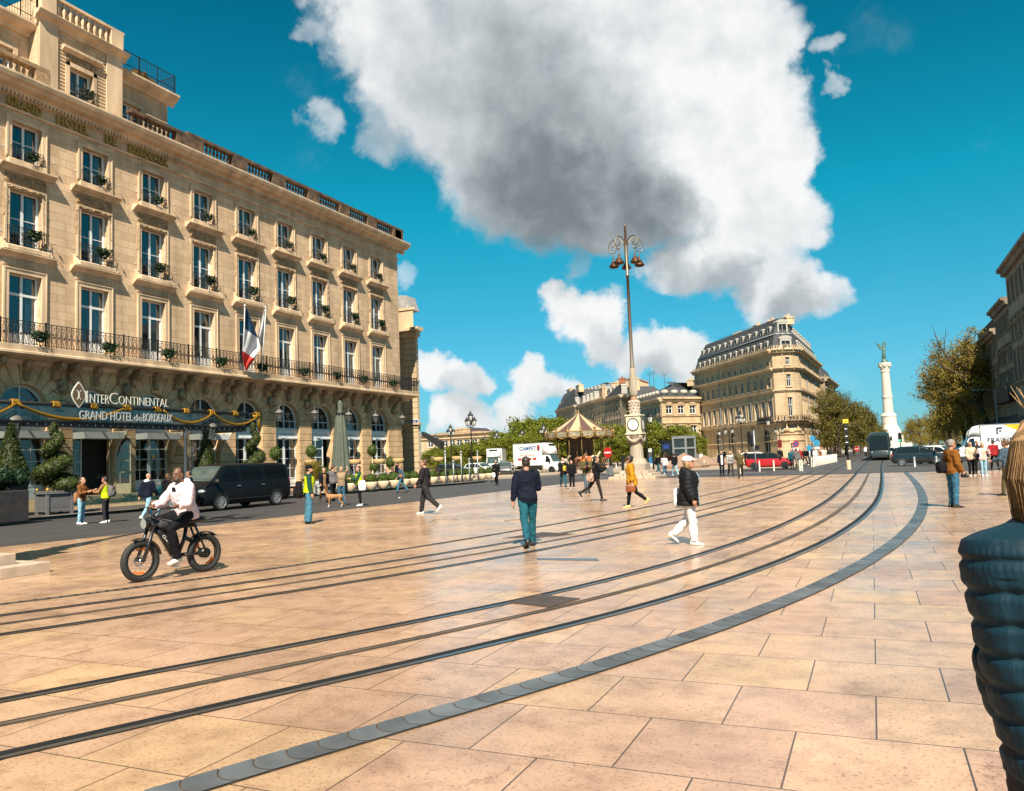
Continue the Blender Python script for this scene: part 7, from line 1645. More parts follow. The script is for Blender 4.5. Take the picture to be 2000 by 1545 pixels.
Fl=lambda x,z:frame((x,1.058,z),(-1,0,0),(0,0,1));m=MB()
m.add([(1.2-.0,1.056,3.08),(-2.93,1.056,3.08),(-2.93,1.056,1.0),(-1.55,1.056,1.0),(-.65,1.056,2.1)],[(0,1,2,3,4)]);m.build('yellow_panel',YL,fk,world=False)
m=MB();add_text(m,'FRAIKIN',.52,Fl(1.45,1.62),.003,bold=.012,sp=1.1);m.build('lettering',NV,fk,world=False)
def fmark(mb,x,z,s,y):mb.x=Matrix.Translation((x,y,z))@Matrix.Scale(-1,4,(1,0,0));mb.prism([(0,0),(.2*s,0),(.2*s,.62*s),(.28*s,.74*s),(.75*s,.74*s),(.75*s,1.0*s),(.12*s,1.0*s),(0,.85*s)],0,.004,'y');mb.prism([(.36*s,.36*s),(.62*s,.36*s),(.62*s,.6*s),(.36*s,.6*s)],0,.004,'y')if s<1 else None
m=MB();fmark(m,1.75,2.25,.62,1.0565);m.build('emblem',NV,fk,world=False);m=MB();fmark(m,-.75,1.25,1.6,1.062);m.build('emblem',NV,fk,world=False)
p=G(1720,900);TX=p.x;TY=101.5;tr=thing('tram','dark teal tram with a large curved windscreen coming along the avenue track','tram',(TX,TY,0),R(-90-1.2))
TP_=mat('teal_tram_paint',(.018,.034,.037),.35,var=.05,coat=.4);b=MB();rings=[]
for x,s,zt_,zf in((-28,1,3.25,.35),(-1.5,1,3.25,.35),(-.8,1,3.24,.34),(-.2,.985,3.12,.33),(.35,.95,2.7,.33),(.8,.9,1.8,.32),(1.05,.84,1.1,.32),(1.15,.76,.6,.4)):
 w=1.2*s;P=[(w*.9,zf),(w,zf+.15),(w,min(1.2,zt_*.5)),(w*.98,zt_*.75),(w*.9,zt_-.18),(w*.72,zt_-.03),(0,zt_)]
 rings.append([(x,y,z)for y,z in P]+[(x,-y,z)for y,z in P[-2::-1]])
b.loft(rings);b.build('body',TP_,tr,world=False)
def tface(x,y,z):return(x,y,z)
m=MB();vs=[];nu,nv=8,6
for j in range(nv+1):
 z=1.2+1.65*j/nv;xf=interp([(1.1,1.06),(1.8,.83),(2.7,.40),(2.95,.2),(3.12,-.15)],z)+.03;wv=(.93-.14*max(0,(z-2.2)))*1.0
 for i in range(nu+1):y=-wv+2*wv*i/nu;vs.append((xf-.10*(y/wv)**4*0+.012,y,z))
m.add(vs,[(j*(nu+1)+i,j*(nu+1)+i+1,(j+1)*(nu+1)+i+1,(j+1)*(nu+1)+i)for j in range(nv)for i in range(nu)],True);m.build('windscreen',CGL,tr,world=False)
m=MB();m.bbox(1.05,1.19,-.85,.85,.35,.62,.03);m.build('bumper',PLAS,tr,world=False)
for s_ in(-1,1):m=MB();m.ell((1.0,s_*.78,.95),(.12,.14,.10),8,6);m.build('headlight',LAMPW,tr,world=False);m=MB();m.box(-27.5,-.6,s_*1.205,s_*1.215,1.15,2.5);m.build('side_windows',CGL,tr,world=False);m=MB();m.box(-.4,-.2,s_*1.2,s_*1.42,2.2,2.7);m.build('wing_mirror',PLAS,tr,world=False)
m=MB();m.quad((.40,-.5,2.55),(.40,.5,2.55),(.28,.5,2.78),(.28,-.5,2.78));m.v=[(x+.07,y,z)for x,y,z in m.v];m.build('display',mat('tram_display',(.05,.055,.05),.3),tr,world=False)
# == people
def cloth(name,c,rough=.85,var=.16):return mat('cloth_'+name,c,rough,var=var,vs=7,bump=.6,bs=14,spec=.18)
FOLD=bpy.data.textures.new('folds','CLOUDS');FOLD.noise_scale=.10;FOLD.noise_depth=1
SK=mat('skin_fair',(.50,.27,.18),.5,var=.06);SKD=mat('skin_brown',(.15,.07,.04),.5,var=.06);SKT=mat('skin_tan',(.42,.20,.12),.5,var=.06)
HB=mat('hair_dark',(.022,.014,.010),.5,var=.3,vs=30,bump=.4);HBR=mat('hair_brown',(.10,.045,.02),.5,var=.3,vs=30,bump=.4);HBL=mat('hair_blond',(.30,.175,.075),.5,var=.18,vs=9,bump=.2);HGR=mat('hair_grey',(.22,.20,.185),.6,var=.3,vs=30,bump=.4)
EYE=mat('eye_dark',(.012,.01,.01),.2,var=0);LIP=mat('lips',(.30,.10,.08),.5,var=0)
C={k:cloth(k,v)for k,v in dict(black=(.006,.006,.008),navy=(.005,.0075,.018),charcoal=(.024,.022,.025),grey=(.13,.12,.12),white=(.68,.66,.66),pink=(.66,.50,.53),cream=(.52,.42,.30),beige=(.30,.21,.13),olive=(.09,.075,.03),khaki=(.20,.16,.10),brown=(.13,.055,.02),rust=(.19,.07,.022),mustard=(.42,.20,.012),red=(.26,.015,.02),jeans=(.035,.12,.19),teal=(.012,.085,.115),lightjeans=(.25,.42,.52),green=(.012,.055,.035),hivis=(.50,.60,.01),skyblue=(.30,.48,.62),tan=(.28,.14,.07),darkolive=(.045,.035,.02),legging=(.028,.018,.014),greyblue=(.06,.10,.14),bluej=(.05,.16,.24),yellow=(.55,.40,.04)).items()}
SHW,SHB,SHY=mat('white_shoe',(.72,.68,.62),.5,var=.05),mat('black_shoe',(.014,.012,.012),.45,var=.1),mat('yellow_shoe',(.62,.48,.16),.5,var=.1)
def V(*a):return Vector(a)
def pose(legs=((0,4),(0,4)),arms=((5,8,12,0),(5,8,12,0)),lean=2,turn=0,nod=0,hipw=.092,stance=0.0,sh=.185):
 """joint positions for a figure 1.75 m tall, forward = +Y; index 0 is the figure's left"""
 J={};low=9
 for i,sx in((0,-1),(1,1)):
  a,k=R(legs[i][0]),R(legs[i][1]);hp=V(sx*hipw,0,0);kn=hp+V(sx*stance*.4,math.sin(a),-math.cos(a))*.435;an=kn+V(sx*stance*.4,math.sin(a-k),-math.cos(a-k))*.42
  d=legs[i][0]-legs[i][1];fp=R(-d*.85)if d<-8 else(R(-d*.5)if d>10 else 0)
  fd=V(sx*.12,math.cos(fp),-math.sin(fp)).normalized();up=V(0,math.sin(fp),math.cos(fp))
  J['hip%d'%i],J['knee%d'%i],J['ank%d'%i],J['fd%d'%i],J['fu%d'%i]=hp,kn,an,fd,up
  low=min(low,(an-up*.085-fd*.05).z,(an-up*.085+fd*.17).z)
 M=Matrix.Rotation(-R(lean),4,'X');J['M']=M
 for i,sx in((0,-1),(1,1)):
  p,ab,e,inw=[R(q)for q in arms[i]];s=M@V(sx*sh,-.01,.475)
  d1=M.to_3x3()@V(sx*math.sin(ab),math.cos(ab)*math.sin(p),-math.cos(ab)*math.cos(p));p2=p+e
  d2=M.to_3x3()@V(sx*math.sin(ab)*.5-sx*math.sin(inw),math.sin(p2)*math.cos(inw),-math.cos(p2)*math.cos(inw));d2.normalize()
  J['sh%d'%i],J['el%d'%i]=s,s+d1*.285;J['wr%d'%i]=J['el%d'%i]+d2*.25;J['hd%d'%i]=d2
 J['neck']=M@V(0,-.015,.53);J['head']=M@V(0,.012,.69);J['H']=Matrix.Rotation(R(-turn),4,'Z')@Matrix.Rotation(-R(nod),4,'X')
 J['dz']=-low
 for k in list(J):
  if isinstance(J[k],Vector)and k[:2]not in('fd','fu','hd'):J[k]=J[k]+V(0,0,-low)
 J['pel']=V(0,0,-low);return J
def ring(c,rx,ry,M3,n=16,sq=2.4):
 o=[]
 for k in range(n):
  a=2*math.pi*k/n;ca,sa=math.cos(a),math.sin(a);q=2/sq
  o.append(c+M3@V(rx*math.copysign(abs(ca)**q,ca),ry*math.copysign(abs(sa)**q,sa),0))
 return o
TORS=[(-.06,.150,.112,-.012),(.02,.166,.122,-.016),(.11,.156,.108,-.004),(.2,.150,.105,.004),(.31,.168,.118,.012),(.41,.182,.115,.006),(.475,.172,.092,-.006),(.515,.115,.075,-.014),(.545,.062,.062,-.016)]
def torso(mb,J,t,z0=-.06,bw=1.0,puff=0.0,z1=.6,flare=0.0):
 M3=J['M'].to_3x3();rs=[]
 if puff:
  zs=[z0+(min(z1,.5)-z0)*k/60 for k in range(61)]
 else:zs=[z for z,*_ in TORS if z0<=z<=z1];zs=([z0]if not zs or z0<zs[0]-.01 else[])+zs
 for z in zs:
  P=TORS;w,d,y=P[0][1:]
  for(a,*p),(b,*q)in zip(P,P[1:]):
   if a<=z<=b:u=(z-a)/(b-a);w,d,y=[p[i]*(1-u)+q[i]*u for i in range(3)]
  k=t+(puff*abs(math.sin((z-z0)*math.pi/.085))if puff else 0)+flare*max(0,.15-z)
  rs.append(ring(J['pel']+J['M']@V(0,y,z),w*bw+k,d*bw+k*1.1,M3))
 if puff:rs.append(ring(J['pel']+J['M']@V(0,-.014,.53),.09+t,.085+t,M3))
 mb.loft(rs)
def limb(mb,pts,rs,puff=0.0,sub=1):
 if puff or sub>1:
  P,Q=[],[];n=14 if puff else sub
  for i in range(len(pts)-1):
   for k in range(n):u=k/n;P.append(pts[i].lerp(pts[i+1],u));Q.append(rs[i]*(1-u)+rs[i+1]*u)
  P.append(pts[-1]);Q.append(rs[-1]);L_=0
  for i in range(len(P)):
   if i:L_+=(P[i]-P[i-1]).length
   Q[i]+=puff*abs(math.sin(L_*math.pi/.08))
  pts,rs=P,Q
 mb.tube(pts,rs,12)
 for p,r in((pts[0],rs[0]),(pts[-1],rs[-1])):pass
def joint(mb,c,r):mb.ell(c,(r,r,r),12,8)
def rem(o,vox,it=4,fold=0.0):
 m=o.modifiers.new('remesh','REMESH');m.mode='VOXEL';m.voxel_size=vox;m.use_smooth_shade=True
 s=o.modifiers.new('smooth','SMOOTH');s.factor=.5;s.iterations=it
 if fold:d=o.modifiers.new('folds','DISPLACE');d.texture=FOLD;d.strength=fold;d.mid_level=.5;d.texture_coords='LOCAL'
 return o
def legs_mesh(mb,J,r,bw=1.0,wide=0.0):
 for i in(0,1):
  h,k,a=J['hip%d'%i],J['knee%d'%i],J['ank%d'%i];up=(k-h).normalized()
  limb(mb,[h+V(0,-.01,.05),h.lerp(k,.35),k,k.lerp(a,.35),a-(a-k).normalized()*.0+V(0,-.005,-.01)],[.088*bw+r,.078*bw+r,.058*bw+r+wide*.4,.056*bw+r+wide*.7,.042*bw+r+wide]);joint(mb,k,.056*bw+r+wide*.4)
def shoe(mb,a,fd,up,s=1.0):
 sd=fd.cross(up).normalized();rs=[]
 for u,w,h0,h1 in((-.085,.022,-.07,-.01),(-.075,.036,-.085,.02),(-.02,.040,-.085,.035),(.05,.042,-.085,.0),(.11,.046,-.085,-.035),(.16,.040,-.085,-.048),(.185,.022,-.082,-.06)):
  c=a+fd*u*s;rs.append([c+sd*w*s*x+up*(h0+(h1-h0)*z)for x,z in((-1,0),(-1.05,.35),(-.75,.8),(0,1),(.75,.8),(1.05,.35),(1,0),(0,-.03))])
 mb.loft(rs)
def hand(mb,w,d,side,curl=35,detail=True,up=None):
 d=d.normalized();sd=(up or V(0,0,1)).cross(d)
 sd=V(0,1,0)-d*d.y if sd.length<.2 else sd
 sd.normalize();pn=d.cross(sd)
 fwd=V(0,1,0)-d*d.y;fwd=fwd.normalized()if fwd.length>.3 else sd
 sd=fwd;pn=d.cross(sd).normalized()*(-side)
 limb(mb,[w-d*.03,w+d*.02,w+d*.085],[.024,.033,.034])
 for k,(o,ln)in enumerate(((.030,.072),(.010,.082),(-.010,.076),(-.029,.058))):
  b=w+d*.085+sd*o;c=R(curl)+k*.12;d1=d*math.cos(c*.5)+pn*math.sin(c*.5);d2=d*math.cos(c*1.3)+pn*math.sin(c*1.3)
  mb.tube([b-d*.02,b,b+d1*ln*.5,b+d1*ln*.5+d2*ln*.5],[.010,.010,.009,.007],7)
 b=w+d*.03+sd*.028;t=(d*.6+sd*.7+pn*.35).normalized();mb.tube([b-t*.01,b+t*.035,b+t*.035+(d*.8+sd*.2+pn*.5).normalized()*.03],[.012,.0105,.008],7)
HEADP=[(-.122,.020,.078,.042),(-.112,.036,.088,.012),(-.095,.049,.094,-.02),(-.065,.060,.096,-.055),(-.03,.067,.096,-.08),(0,.072,.092,-.094),(.035,.0755,.092,-.101),(.07,.072,.082,-.098),(.10,.056,.056,-.078),(.118,.03,.022,-.048),(.122,.006,-.005,-.02)]
def head_mesh(mb,J,s=1.0):
 Hm=Matrix.Translation(J['head'])@J['H'];x0=mb.x;mb.x=Hm;rs=[]
 for z,w,f,b in HEADP:rs.append([V(w*math.cos(2*math.pi*k/18),(f+b)/2+(f-b)/2*math.sin(2*math.pi*k/18),z)for k in range(18)])
 mb.loft(rs);mb.tube([(0,.09,.03),(0,.108,-.008),(0,.115,-.022),(0,.10,-.034)],[.009,.012,.016,.010],8)
 mb.ell((0,.090,-.062),(.026,.012,.011),10,6);mb.ell((0,.082,-.105),(.024,.018,.016),8,6);mb.ell((0,.085,.032),(.05,.012,.010),10,6)
 for sx in(-1,1):mb.ell((sx*.076,-.008,-.012),(.011,.022,.033),8,6)
 mb.x=x0;mb.tube([J['head']+J['H']@V(0,-.02,-.06),J['neck']+V(0,0,.03),J['neck']-V(0,0,.05)],[.055,.056,.065],12)
 return Hm
def person(px,py,h,head,label,J,top='black',legs='black',shoes=SHB,skin=None,hair=('short',None),bw=1.0,t=.016,z0=-.08,puff=0,wide=0.0,leg_r=.010,vest=None,sleeves=True,inner=None,hood=None,beard=None,glasses=False,vox=.016,group=None,pos=None,rz=None,open_jacket=False,dress=None,cap=None,flare=0.0,topm=None,scarf=None,hands=True,upper=None):
 skin=skin or SK;s=h/1.75;p=pos or G(px,py);rz=rz if rz is not None else CYAW-R(head)
 o=thing('person',label,'person',p,rz,group);o.scale=(s,s,s);hm,hk=hair[1]or HB,hair[0]
 b=MB();Hm=head_mesh(b,J);torso(b,J,-.02,bw=bw)
 for i,sd in((0,-1),(1,1)):
  limb(b,[J['sh%d'%i],J['el%d'%i],J['wr%d'%i]],[.042,.036,.026]);joint(b,J['el%d'%i],.036)
  hand(b,J['wr%d'%i],J['hd%d'%i],sd)
  limb(b,[J['hip%d'%i],J['knee%d'%i],J['ank%d'%i]+V(0,0,-.03)],[.07,.045,.034]);joint(b,J['knee%d'%i],.045)
  joint(b,J['sh%d'%i],.05)
 rem(b.build('body',skin,o,world=False),min(vox,.011),2)
 if topm or top:
  b=MB();torso(b,J,t,z0,bw,puff,.6,flare)
  for i in(0,1):
   S_,E_,W_=J['sh%d'%i],J['el%d'%i],J['wr%d'%i];joint(b,S_+V(0,0,-.01),.062*bw+t*.8)
   if sleeves:limb(b,[S_,S_.lerp(E_,.5),E_,E_.lerp(W_,.55),W_-(W_-E_).normalized()*.01],[.060*bw+t*.7,.053*bw+t,.047*bw+t,.042*bw+t,.034+t],puff*.8);joint(b,E_,.047*bw+t)
   else:limb(b,[S_,S_.lerp(E_,.75)],[.06*bw+t,.056*bw+t])
  if hood:b.ell(J['neck']+J['M']@V(0,-.07,.01),(.115,.075,.075),14,8)if hood!='white' else None
  b.tube([J['neck']+V(0,.0,-.06),J['neck']+V(0,.0,.02)],[.085+t*.5,.066+t*.4],14)
  rem(b.build('jacket' if puff or open_jacket else 'top',topm or C[top],o,world=False),vox,3,.03 if not puff else.014)
 if hood=='white':b=MB();b.ell(J['neck']+V(0,-.05,.0),(.12,.10,.07),14,8);b.build('hood',C['white'],o,world=False)
 if inner:
  b=MB();M3=J['M'].to_3x3();vs=[];zz_=[z0+.0+(.50-z0)*k/10 for k in range(11)]
  for z in zz_:
   w,d,y=.16,.11,0
   for(a,*p_),(b_,*q_)in zip(TORS,TORS[1:]):
    if a<=z<=b_:u=(z-a)/(b_-a);w,d,y=[p_[i]*(1-u)+q_[i]*u for i in range(3)]
   for k in range(7):u=(k-3)/3;vs.append(J['pel']+J['M']@V(u*.065,y+(d*bw+t*1.1+.016+puff*1.4)*math.sqrt(1-(u*.35)**2),z))
  b.add(vs,[(j*7+k,j*7+k+1,(j+1)*7+k+1,(j+1)*7+k)for j in range(10)for k in range(6)],True);b.build('shirt',C[inner],o,world=False)
 if vest:
  b=MB();torso(b,J,t+.016,-.02,bw,0,.5);rem(b.build('vest',C[vest],o,world=False),vox)
 if dress:b=MB();M3=J['M'].to_3x3();b.loft([ring(J['pel']+V(0,0,z),w,w*.8,Matrix.Identity(3))for z,w in((-.42,.26),(-.2,.21),(.05,.175),(.15,.16))]);b.build('skirt',C[dress],o,world=False,smooth=True)
 b=MB();legs_mesh(b,J,leg_r,bw,wide);b.loft([ring(J['pel']+V(0,-.012,z),w*bw+leg_r*.6,d*bw+leg_r*.6,Matrix.Identity(3))for z,w,d in((-.09,.125,.10),(-.03,.155,.118),(.04,.162,.118),(.1,.152,.105))])
 rem(b.build('trousers',C[legs],o,world=False),vox,3,.034 if leg_r>.006 else.01)
 for i in(0,1):b=MB();shoe(b,J['ank%d'%i],J['fd%d'%i],J['fu%d'%i]);b.build('shoe',shoes,o,world=False,smooth=True)
 if hk!='none':
  b=MB();b.x=Hm;bump={'curly':.55,'messy':.35}.get(hk,.12)
  if hk in('short','long','bun','messy','bob','curly'):
   gr={'curly':1.2,'bob':1.04,'messy':1.06}.get(hk,1.0);b.ell((0,-.024,.036),(.082*gr,.092*gr,.094*gr),20,14,bump,px);b.ell((0,-.045,-.01),(.081*gr,.068*gr,.07*gr),16,10,bump,px+3)
  if hk=='buzz':b.ell((0,-.018,.034),(.0785,.0905,.0925),20,14)
  if hk=='long':b.loft([[V(w*math.cos(2*math.pi*k/12),y+d*math.sin(2*math.pi*k/12),z)for k in range(12)]for z,w,d,y in((.05,.08,.05,-.04),(-.08,.088,.05,-.055),(-.2,.095,.04,-.07),(-.30,.07,.025,-.075))])
  if hk=='bob':b.loft([[V(w*math.cos(2*math.pi*k/12),y+d*math.sin(2*math.pi*k/12),z)for k in range(12)]for z,w,d,y in((.05,.085,.06,-.03),(-.08,.094,.06,-.035),(-.13,.08,.045,-.04))])
  if hk=='bun':b.ell((0,-.115,.055),(.045,.042,.045),10,8)
  b.build('hair',hm,o,world=False)
 if cap:
  b=MB();b.x=Hm;b.ell((0,-.02,.062),(.104,.118,.074),18,10);b.loft([[V(x*w,y,z)for x,z in((-1,0),(-.5,.014),(0,.018),(.5,.014),(1,0),(0,-.004))]for y,w,z in((.05,.075,.05),(.11,.072,.05),(.155,.05,.05))]if False else[[V(math.cos(math.pi*k/9)*w,.04+math.sin(math.pi*k/9)*l,.052+zz)for k in range(10)]for w,l,zz in((.085,.135,.002),(.085,.135,.016))],True);b.build('cap',cap,o,world=False)
 if beard:b=MB();b.x=Hm;b.ell((0,.048,-.088),(.058,.055,.046),14,8,.1);b.ell((0,.088,-.046),(.03,.012,.010),8,6);b.build('beard',beard,o,world=False)
 for sx in(-1,1):
  if glasses:continue
  b=MB();b.x=Hm;b.ell((sx*.031,.090,.012),(.013,.007,.007),8,6);b.build('eye',EYE,o,world=False)
 if glasses:b=MB();b.x=Hm;[b.ell((sx*.034,.096,.012),(.028,.008,.019),10,6)for sx in(-1,1)];[b.tube([(sx*.06,.095,.016),(sx*.076,.02,.016),(sx*.078,-.01,.01)],.004,4)for sx in(-1,1)];b.build('sunglasses',EYE,o,world=False)
 b=MB();b.x=Hm;b.ell((0,.100,-.062),(.024,.005,.006),8,5);b.build('mouth',LIP,o,world=False)
 if scarf:b=MB();b.ell(J['neck']+V(0,.01,.0),(.12,.11,.06),16,8,.3,2);b.build('scarf',C[scarf],o,world=False)
 o['_j']=0;del o['_j'];return o
def held(name,label,cat,root,J,c,build,group=None):
 """something carried: its own top-level thing, placed with the carrier"""
 o=thing(name,label,cat,root.location,root.rotation_euler.z,group);o.scale=root.scale;build(o,c);return o
def soft_box(o,name,m,c,sx,sy,sz,b=.03,rot=None,world=False):
 mb=MB();mb.x=Matrix.Translation(c)@(rot or Matrix.Identity(4));n=6
 rs=[]
 for z,q in((-1,.72),(-.9,.92),(-.4,1.03),(.3,1.0),(.85,.88),(1,.6)):rs.append([V(sx*q*math.copysign(abs(math.cos(a))**.6,math.cos(a)),sy*q*math.copysign(abs(math.sin(a))**.6,math.sin(a)),sz*z)for a in[2*math.pi*k/16 for k in range(16)]])
 mb.loft(rs);return mb.build(name,m,o,world=False)
def backpack(root,J,label,m,s=1.0,low=0.0):
 def f(o,c):
  ce=J['pel']+J['M']@V(0,-.22*s-.03,.24-low);soft_box(o,'pack',m,ce,.155*s,.10*s,.22*s);soft_box(o,'front_pocket',m,ce+V(0,-.10*s,-.06),.11*s,.05*s,.11*s)
  for sx in(-1,1):mb=MB();mb.tube([ce+V(sx*.08,.07,.18*s),J['sh%d'%(0 if sx<0 else 1)]+V(-sx*.07,0,.075),J['sh%d'%(0 if sx<0 else 1)]+V(-sx*.06,.125,-.05),J['pel']+V(sx*.15,.06,.16)],.018,6);mb.build('strap',m,o,world=False)
 return held('backpack',label,'backpack',root,J,None,f)
def bag(root,J,label,m,c,sx=.15,sy=.05,sz=.13,strap=None,name='handbag'):
 def f(o,c_):
  soft_box(o,'pouch',m,c_,sx,sy,sz)
  if strap is not None:mb=MB();mb.tube([c_+V(-sx*.0,-sx*.0+(-sy*.5),sz*.9),strap,c_+V(0,sy*.5+.03,sz*.9)],.009,5);mb.build('strap',m,o,world=False)
 return held(name,label,'bag',root,J,V(*c)if not isinstance(c,Vector)else c,f)
def phone(root,J,label,i=1):
 return held('phone',label,'phone',root,J,J['wr%d'%i]+J['hd%d'%i]*.11,lambda o,c:MB().bbox(c.x-.036,c.x+.036,c.y-.005,c.y+.005,c.z-.02,c.z+.11,.003).build('case',BLACKM,o,world=False))
ST=pose(stance=.12)
WALK=pose(legs=((24,6),(-14,24)),arms=((-18,8,12,0),(20,8,22,0)),lean=4);WALK2=pose(legs=((-16,34),(22,5)),arms=((20,8,22,0),(-18,8,12,0)),lean=4)
BIGSTEP=pose(legs=((-24,30),(26,8)),arms=((18,6,30,0),(-15,8,20,0)),lean=5)
def armp(l,r,**k):return pose(arms=(l,r),**k)
J=armp((30,10,80,20),(15,6,95,40),stance=.05);o=person(159,1024,1.67,92,'woman in a brown jacket and pale jeans talking by the kerb, bag at her back',J,'rust','lightjeans',SHW,hair=('long',HBR),t=.02);bag(o,J,'tan shoulder bag hanging at the back of the woman in brown',C['tan'],J['pel']+V(-.05,-.22,.05),.13,.07,.2,J['sh0']+V(.05,0,.09),'shoulder_bag')
J=armp((35,8,60,10),(40,6,55,20),stance=.05);o=person(206,1021,1.66,270,'person in a yellow safety vest and black trousers talking to the woman in brown',J,'tan','charcoal',SHW,SKT,('short',HB),vest='hivis');backpack(o,J,'grey backpack on the vest wearer by the kerb',C['grey'],.95)
J=WALK;person(288,1017,1.74,18,'balding man in a navy quilted jacket with white hood and pale jeans walking away',J,'navy','lightjeans',SHW,hair=('none',None),puff=.012,t=.026,hood='white')
J=WALK2;o=person(326,1014,1.72,20,'dark-jacketed walker with a teal delivery bag beside the balding man',J,'black','lightjeans',SHW,hair=('short',HBR),t=.025,hood=True);held('delivery_bag','square teal delivery bag held at the side of the dark-jacketed walker','bag',o,J,J['pel']+V(-.33,.0,.18),lambda q,c:(soft_box(q,'bag',C['teal'],c,.05,.24,.17,rot=Matrix.Rotation(.35,4,'X')),MB().tube([c+V(0,-.1,.15),c+V(.05,0,.27),c+V(0,.1,.15)],.01,5).build('strap',C['black'],q,world=False)))
person(371,1004,1.76,265,'man in a blue shirt standing in front of the van, mostly behind the rider',ST,'navy','charcoal',SHB,SKT,('short',HB))
J=armp((-4,8,10,0),(2,8,14,0),stance=.08);o=person(604,1023,1.77,72,'man in black cap, yellow vest over green sweater and wide blue jeans standing alone',J,'green','bluej',SHB,SK,('short',HB),vest='hivis',wide=.045,leg_r=.022,cap=C['black'],beard=HB,t=.022);backpack(o,J,'large black backpack slung low on the man with the black cap',C['black'],1.15,.16)
J=armp((10,6,60,30),(5,8,20,0));person(633,981,1.68,150,'long-haired woman in black and brown walking beside the bush planters',WALK,'black','brown',SHB,SK,('long',HBR),open_jacket=True,inner='tan',t=.025)
person(651,978,1.82,335,'man in a grey jumper and black trousers seen from behind near the dog',WALK2,'grey','black',SHB,SK,('short',HBR),t=.02)
J=armp((150,25,110,25),(150,25,110,25),turn=10,stance=.06);o=person(668,987,1.70,172,'woman in a beige shirt and blue jeans raising both hands to her head',J,'beige','jeans',mat('brown_shoe',(.10,.04,.02),.6),SK,('short',HBR),sleeves=False,t=.02);bag(o,J,'black jacket hung over the side of the woman with raised arms',C['black'],J['pel']+V(-.2,-.02,-.12),.07,.12,.3,J['pel']+V(-.1,0,.25),'jacket')
J=armp((30,8,70,20),(10,8,30,0));o=person(703,988,1.69,255,'woman in green sleeves, yellow vest and black leggings facing the dog group',J,'green','black',SHW,SK,('long',HB),vest='hivis',leg_r=.004);bag(o,J,'white tote bag on the shoulder of the woman in the yellow vest',C['white'],J['pel']+V(-.2,-.1,-.05),.03,.16,.22,J['sh0']+V(0,0,.07),'tote_bag')
def seated(x,y,X,head,label,top,hairm,kind='short'):
 q=PX(x,y,X);J=pose(legs=((84,86),(84,86)),arms=((35,8,60,25),(35,8,60,25)),lean=-4);person(0,0,1.7,0,label,J,top,'charcoal',SHB,SK,(kind,hairm),pos=Vector((q.x,q.y,.127)),rz=R(head));
seated(755,915,-33.0,-60,'terrace guest in mauve sitting left of the other guest','grey',HGR);seated(767,915,-32.8,40,'terrace guest in navy sitting to the right of the one in mauve','navy',HBR)
person(777,938,1.78,300,'waiter in blue standing on the terrace behind the seated guests',ST,'navy','black',SHB,SK,('short',HBR),pos=Vector((*PX(777,930,-34.0).xy,.127)))
o=person(785,963,1.70,258,'blond person in a blue-grey jacket and blue jeans walking along the pots',WALK,'greyblue','bluej',SHB,SK,('messy',HBL),t=.02);bag(o,WALK,'brown crossbody bag of the blond walker by the pots',C['tan'],WALK['pel']+V(-.2,.05,.12),.05,.11,.1,WALK['sh1']+V(-.05,0,.08))
J=pose(legs=((-22,26),(16,6)),arms=((8,12,35,10),(-6,10,26,0)),lean=1);person(832,1004,1.84,285,'bearded man in a black sweatshirt, black cargo trousers and white sneakers striding left',J,'black','charcoal',SHW,SK,('short',HBR),bw=1.08,beard=HBR,leg_r=.022,t=.026,vox=.014,topm=cloth('faded_black',(.017,.014,.019)))
J=armp((8,10,20,0),(12,6,70,35),legs=((16,10),(-12,24)));o=person(970,948,1.75,190,'man in sunglasses and black clothes with a white bag crossing the far road',J,'black','black',SHB,SK,('buzz',HGR),glasses=True);bag(o,J,'white shopping bag of the man in black crossing the far road',C['white'],J['wr1']+J['hd1']*.1+V(.12,-.2,-.35),.11,.04,.17)
J=pose(legs=((-14,20),(12,6)),arms=((-8,14,14,0),(12,10,92,38)),lean=3,turn=-4);o=person(1034,1068,1.75,352,'man in a navy sweater and teal jeans walking away across the tracks',J,'navy','teal',SHB,SKT,('short',HB),bw=1.06,vox=.012,leg_r=.014,t=.02);phone(o,J,'phone in the hand of the man in the navy sweater')
J=armp((20,8,60,30),(10,8,20,0),legs=((18,10),(-12,26)));o=person(1101,951,1.73,172,'older walker in a black coat with a pale scarf and yellow bag',J,'black','teal',SHB,SK,('buzz',HGR),t=.03,z0=-.2,scarf='white',flare=.1);bag(o,J,'yellow bag carried in front of the walker with the scarf',C['yellow'],J['pel']+V(-.06,.2,.17),.10,.05,.15,J['sh1']+V(-.05,.06,.06))
J=armp((4,10,25,0),(4,10,25,0),legs=((10,6),(-6,14)));person(1118,955,1.53,182,'short person in a black zipped jacket walking beside the scarf wearer',J,'black','black',mat('pale_pink_shoe',(.5,.36,.30),.6),SK,('bob',HB),puff=.008,t=.03,leg_r=.012)
J=armp((18,12,95,45),(14,12,92,35),legs=((-8,14),(14,8)),nod=22);o=person(1148,964,1.76,178,'man in an open olive jacket looking down at his phone',J,'olive','greyblue',SHB,SKT,('short',HB),open_jacket=True,inner='black',t=.034,z0=-.16,bw=1.04,beard=HB);phone(o,J,'phone held by the man in the olive jacket')
J=pose(legs=((-32,30),(14,2)),arms=((25,8,95,25),(35,8,88,20)),lean=3);o=person(1166,979,1.73,82,'woman in a black puffer jacket and dark leggings striding right, looking at her hands',J,'black','legging',SHB,SK,('bun',HB),puff=.012,t=.035,leg_r=.004,hood=True,z0=-.06);bag(o,J,'patterned tote bag behind the woman in the black puffer jacket',cloth('patterned',(.34,.22,.16),var=.8),J['pel']+V(.12,-.26,.0),.05,.15,.17,J['sh1']+V(0,0,.08),'tote_bag')
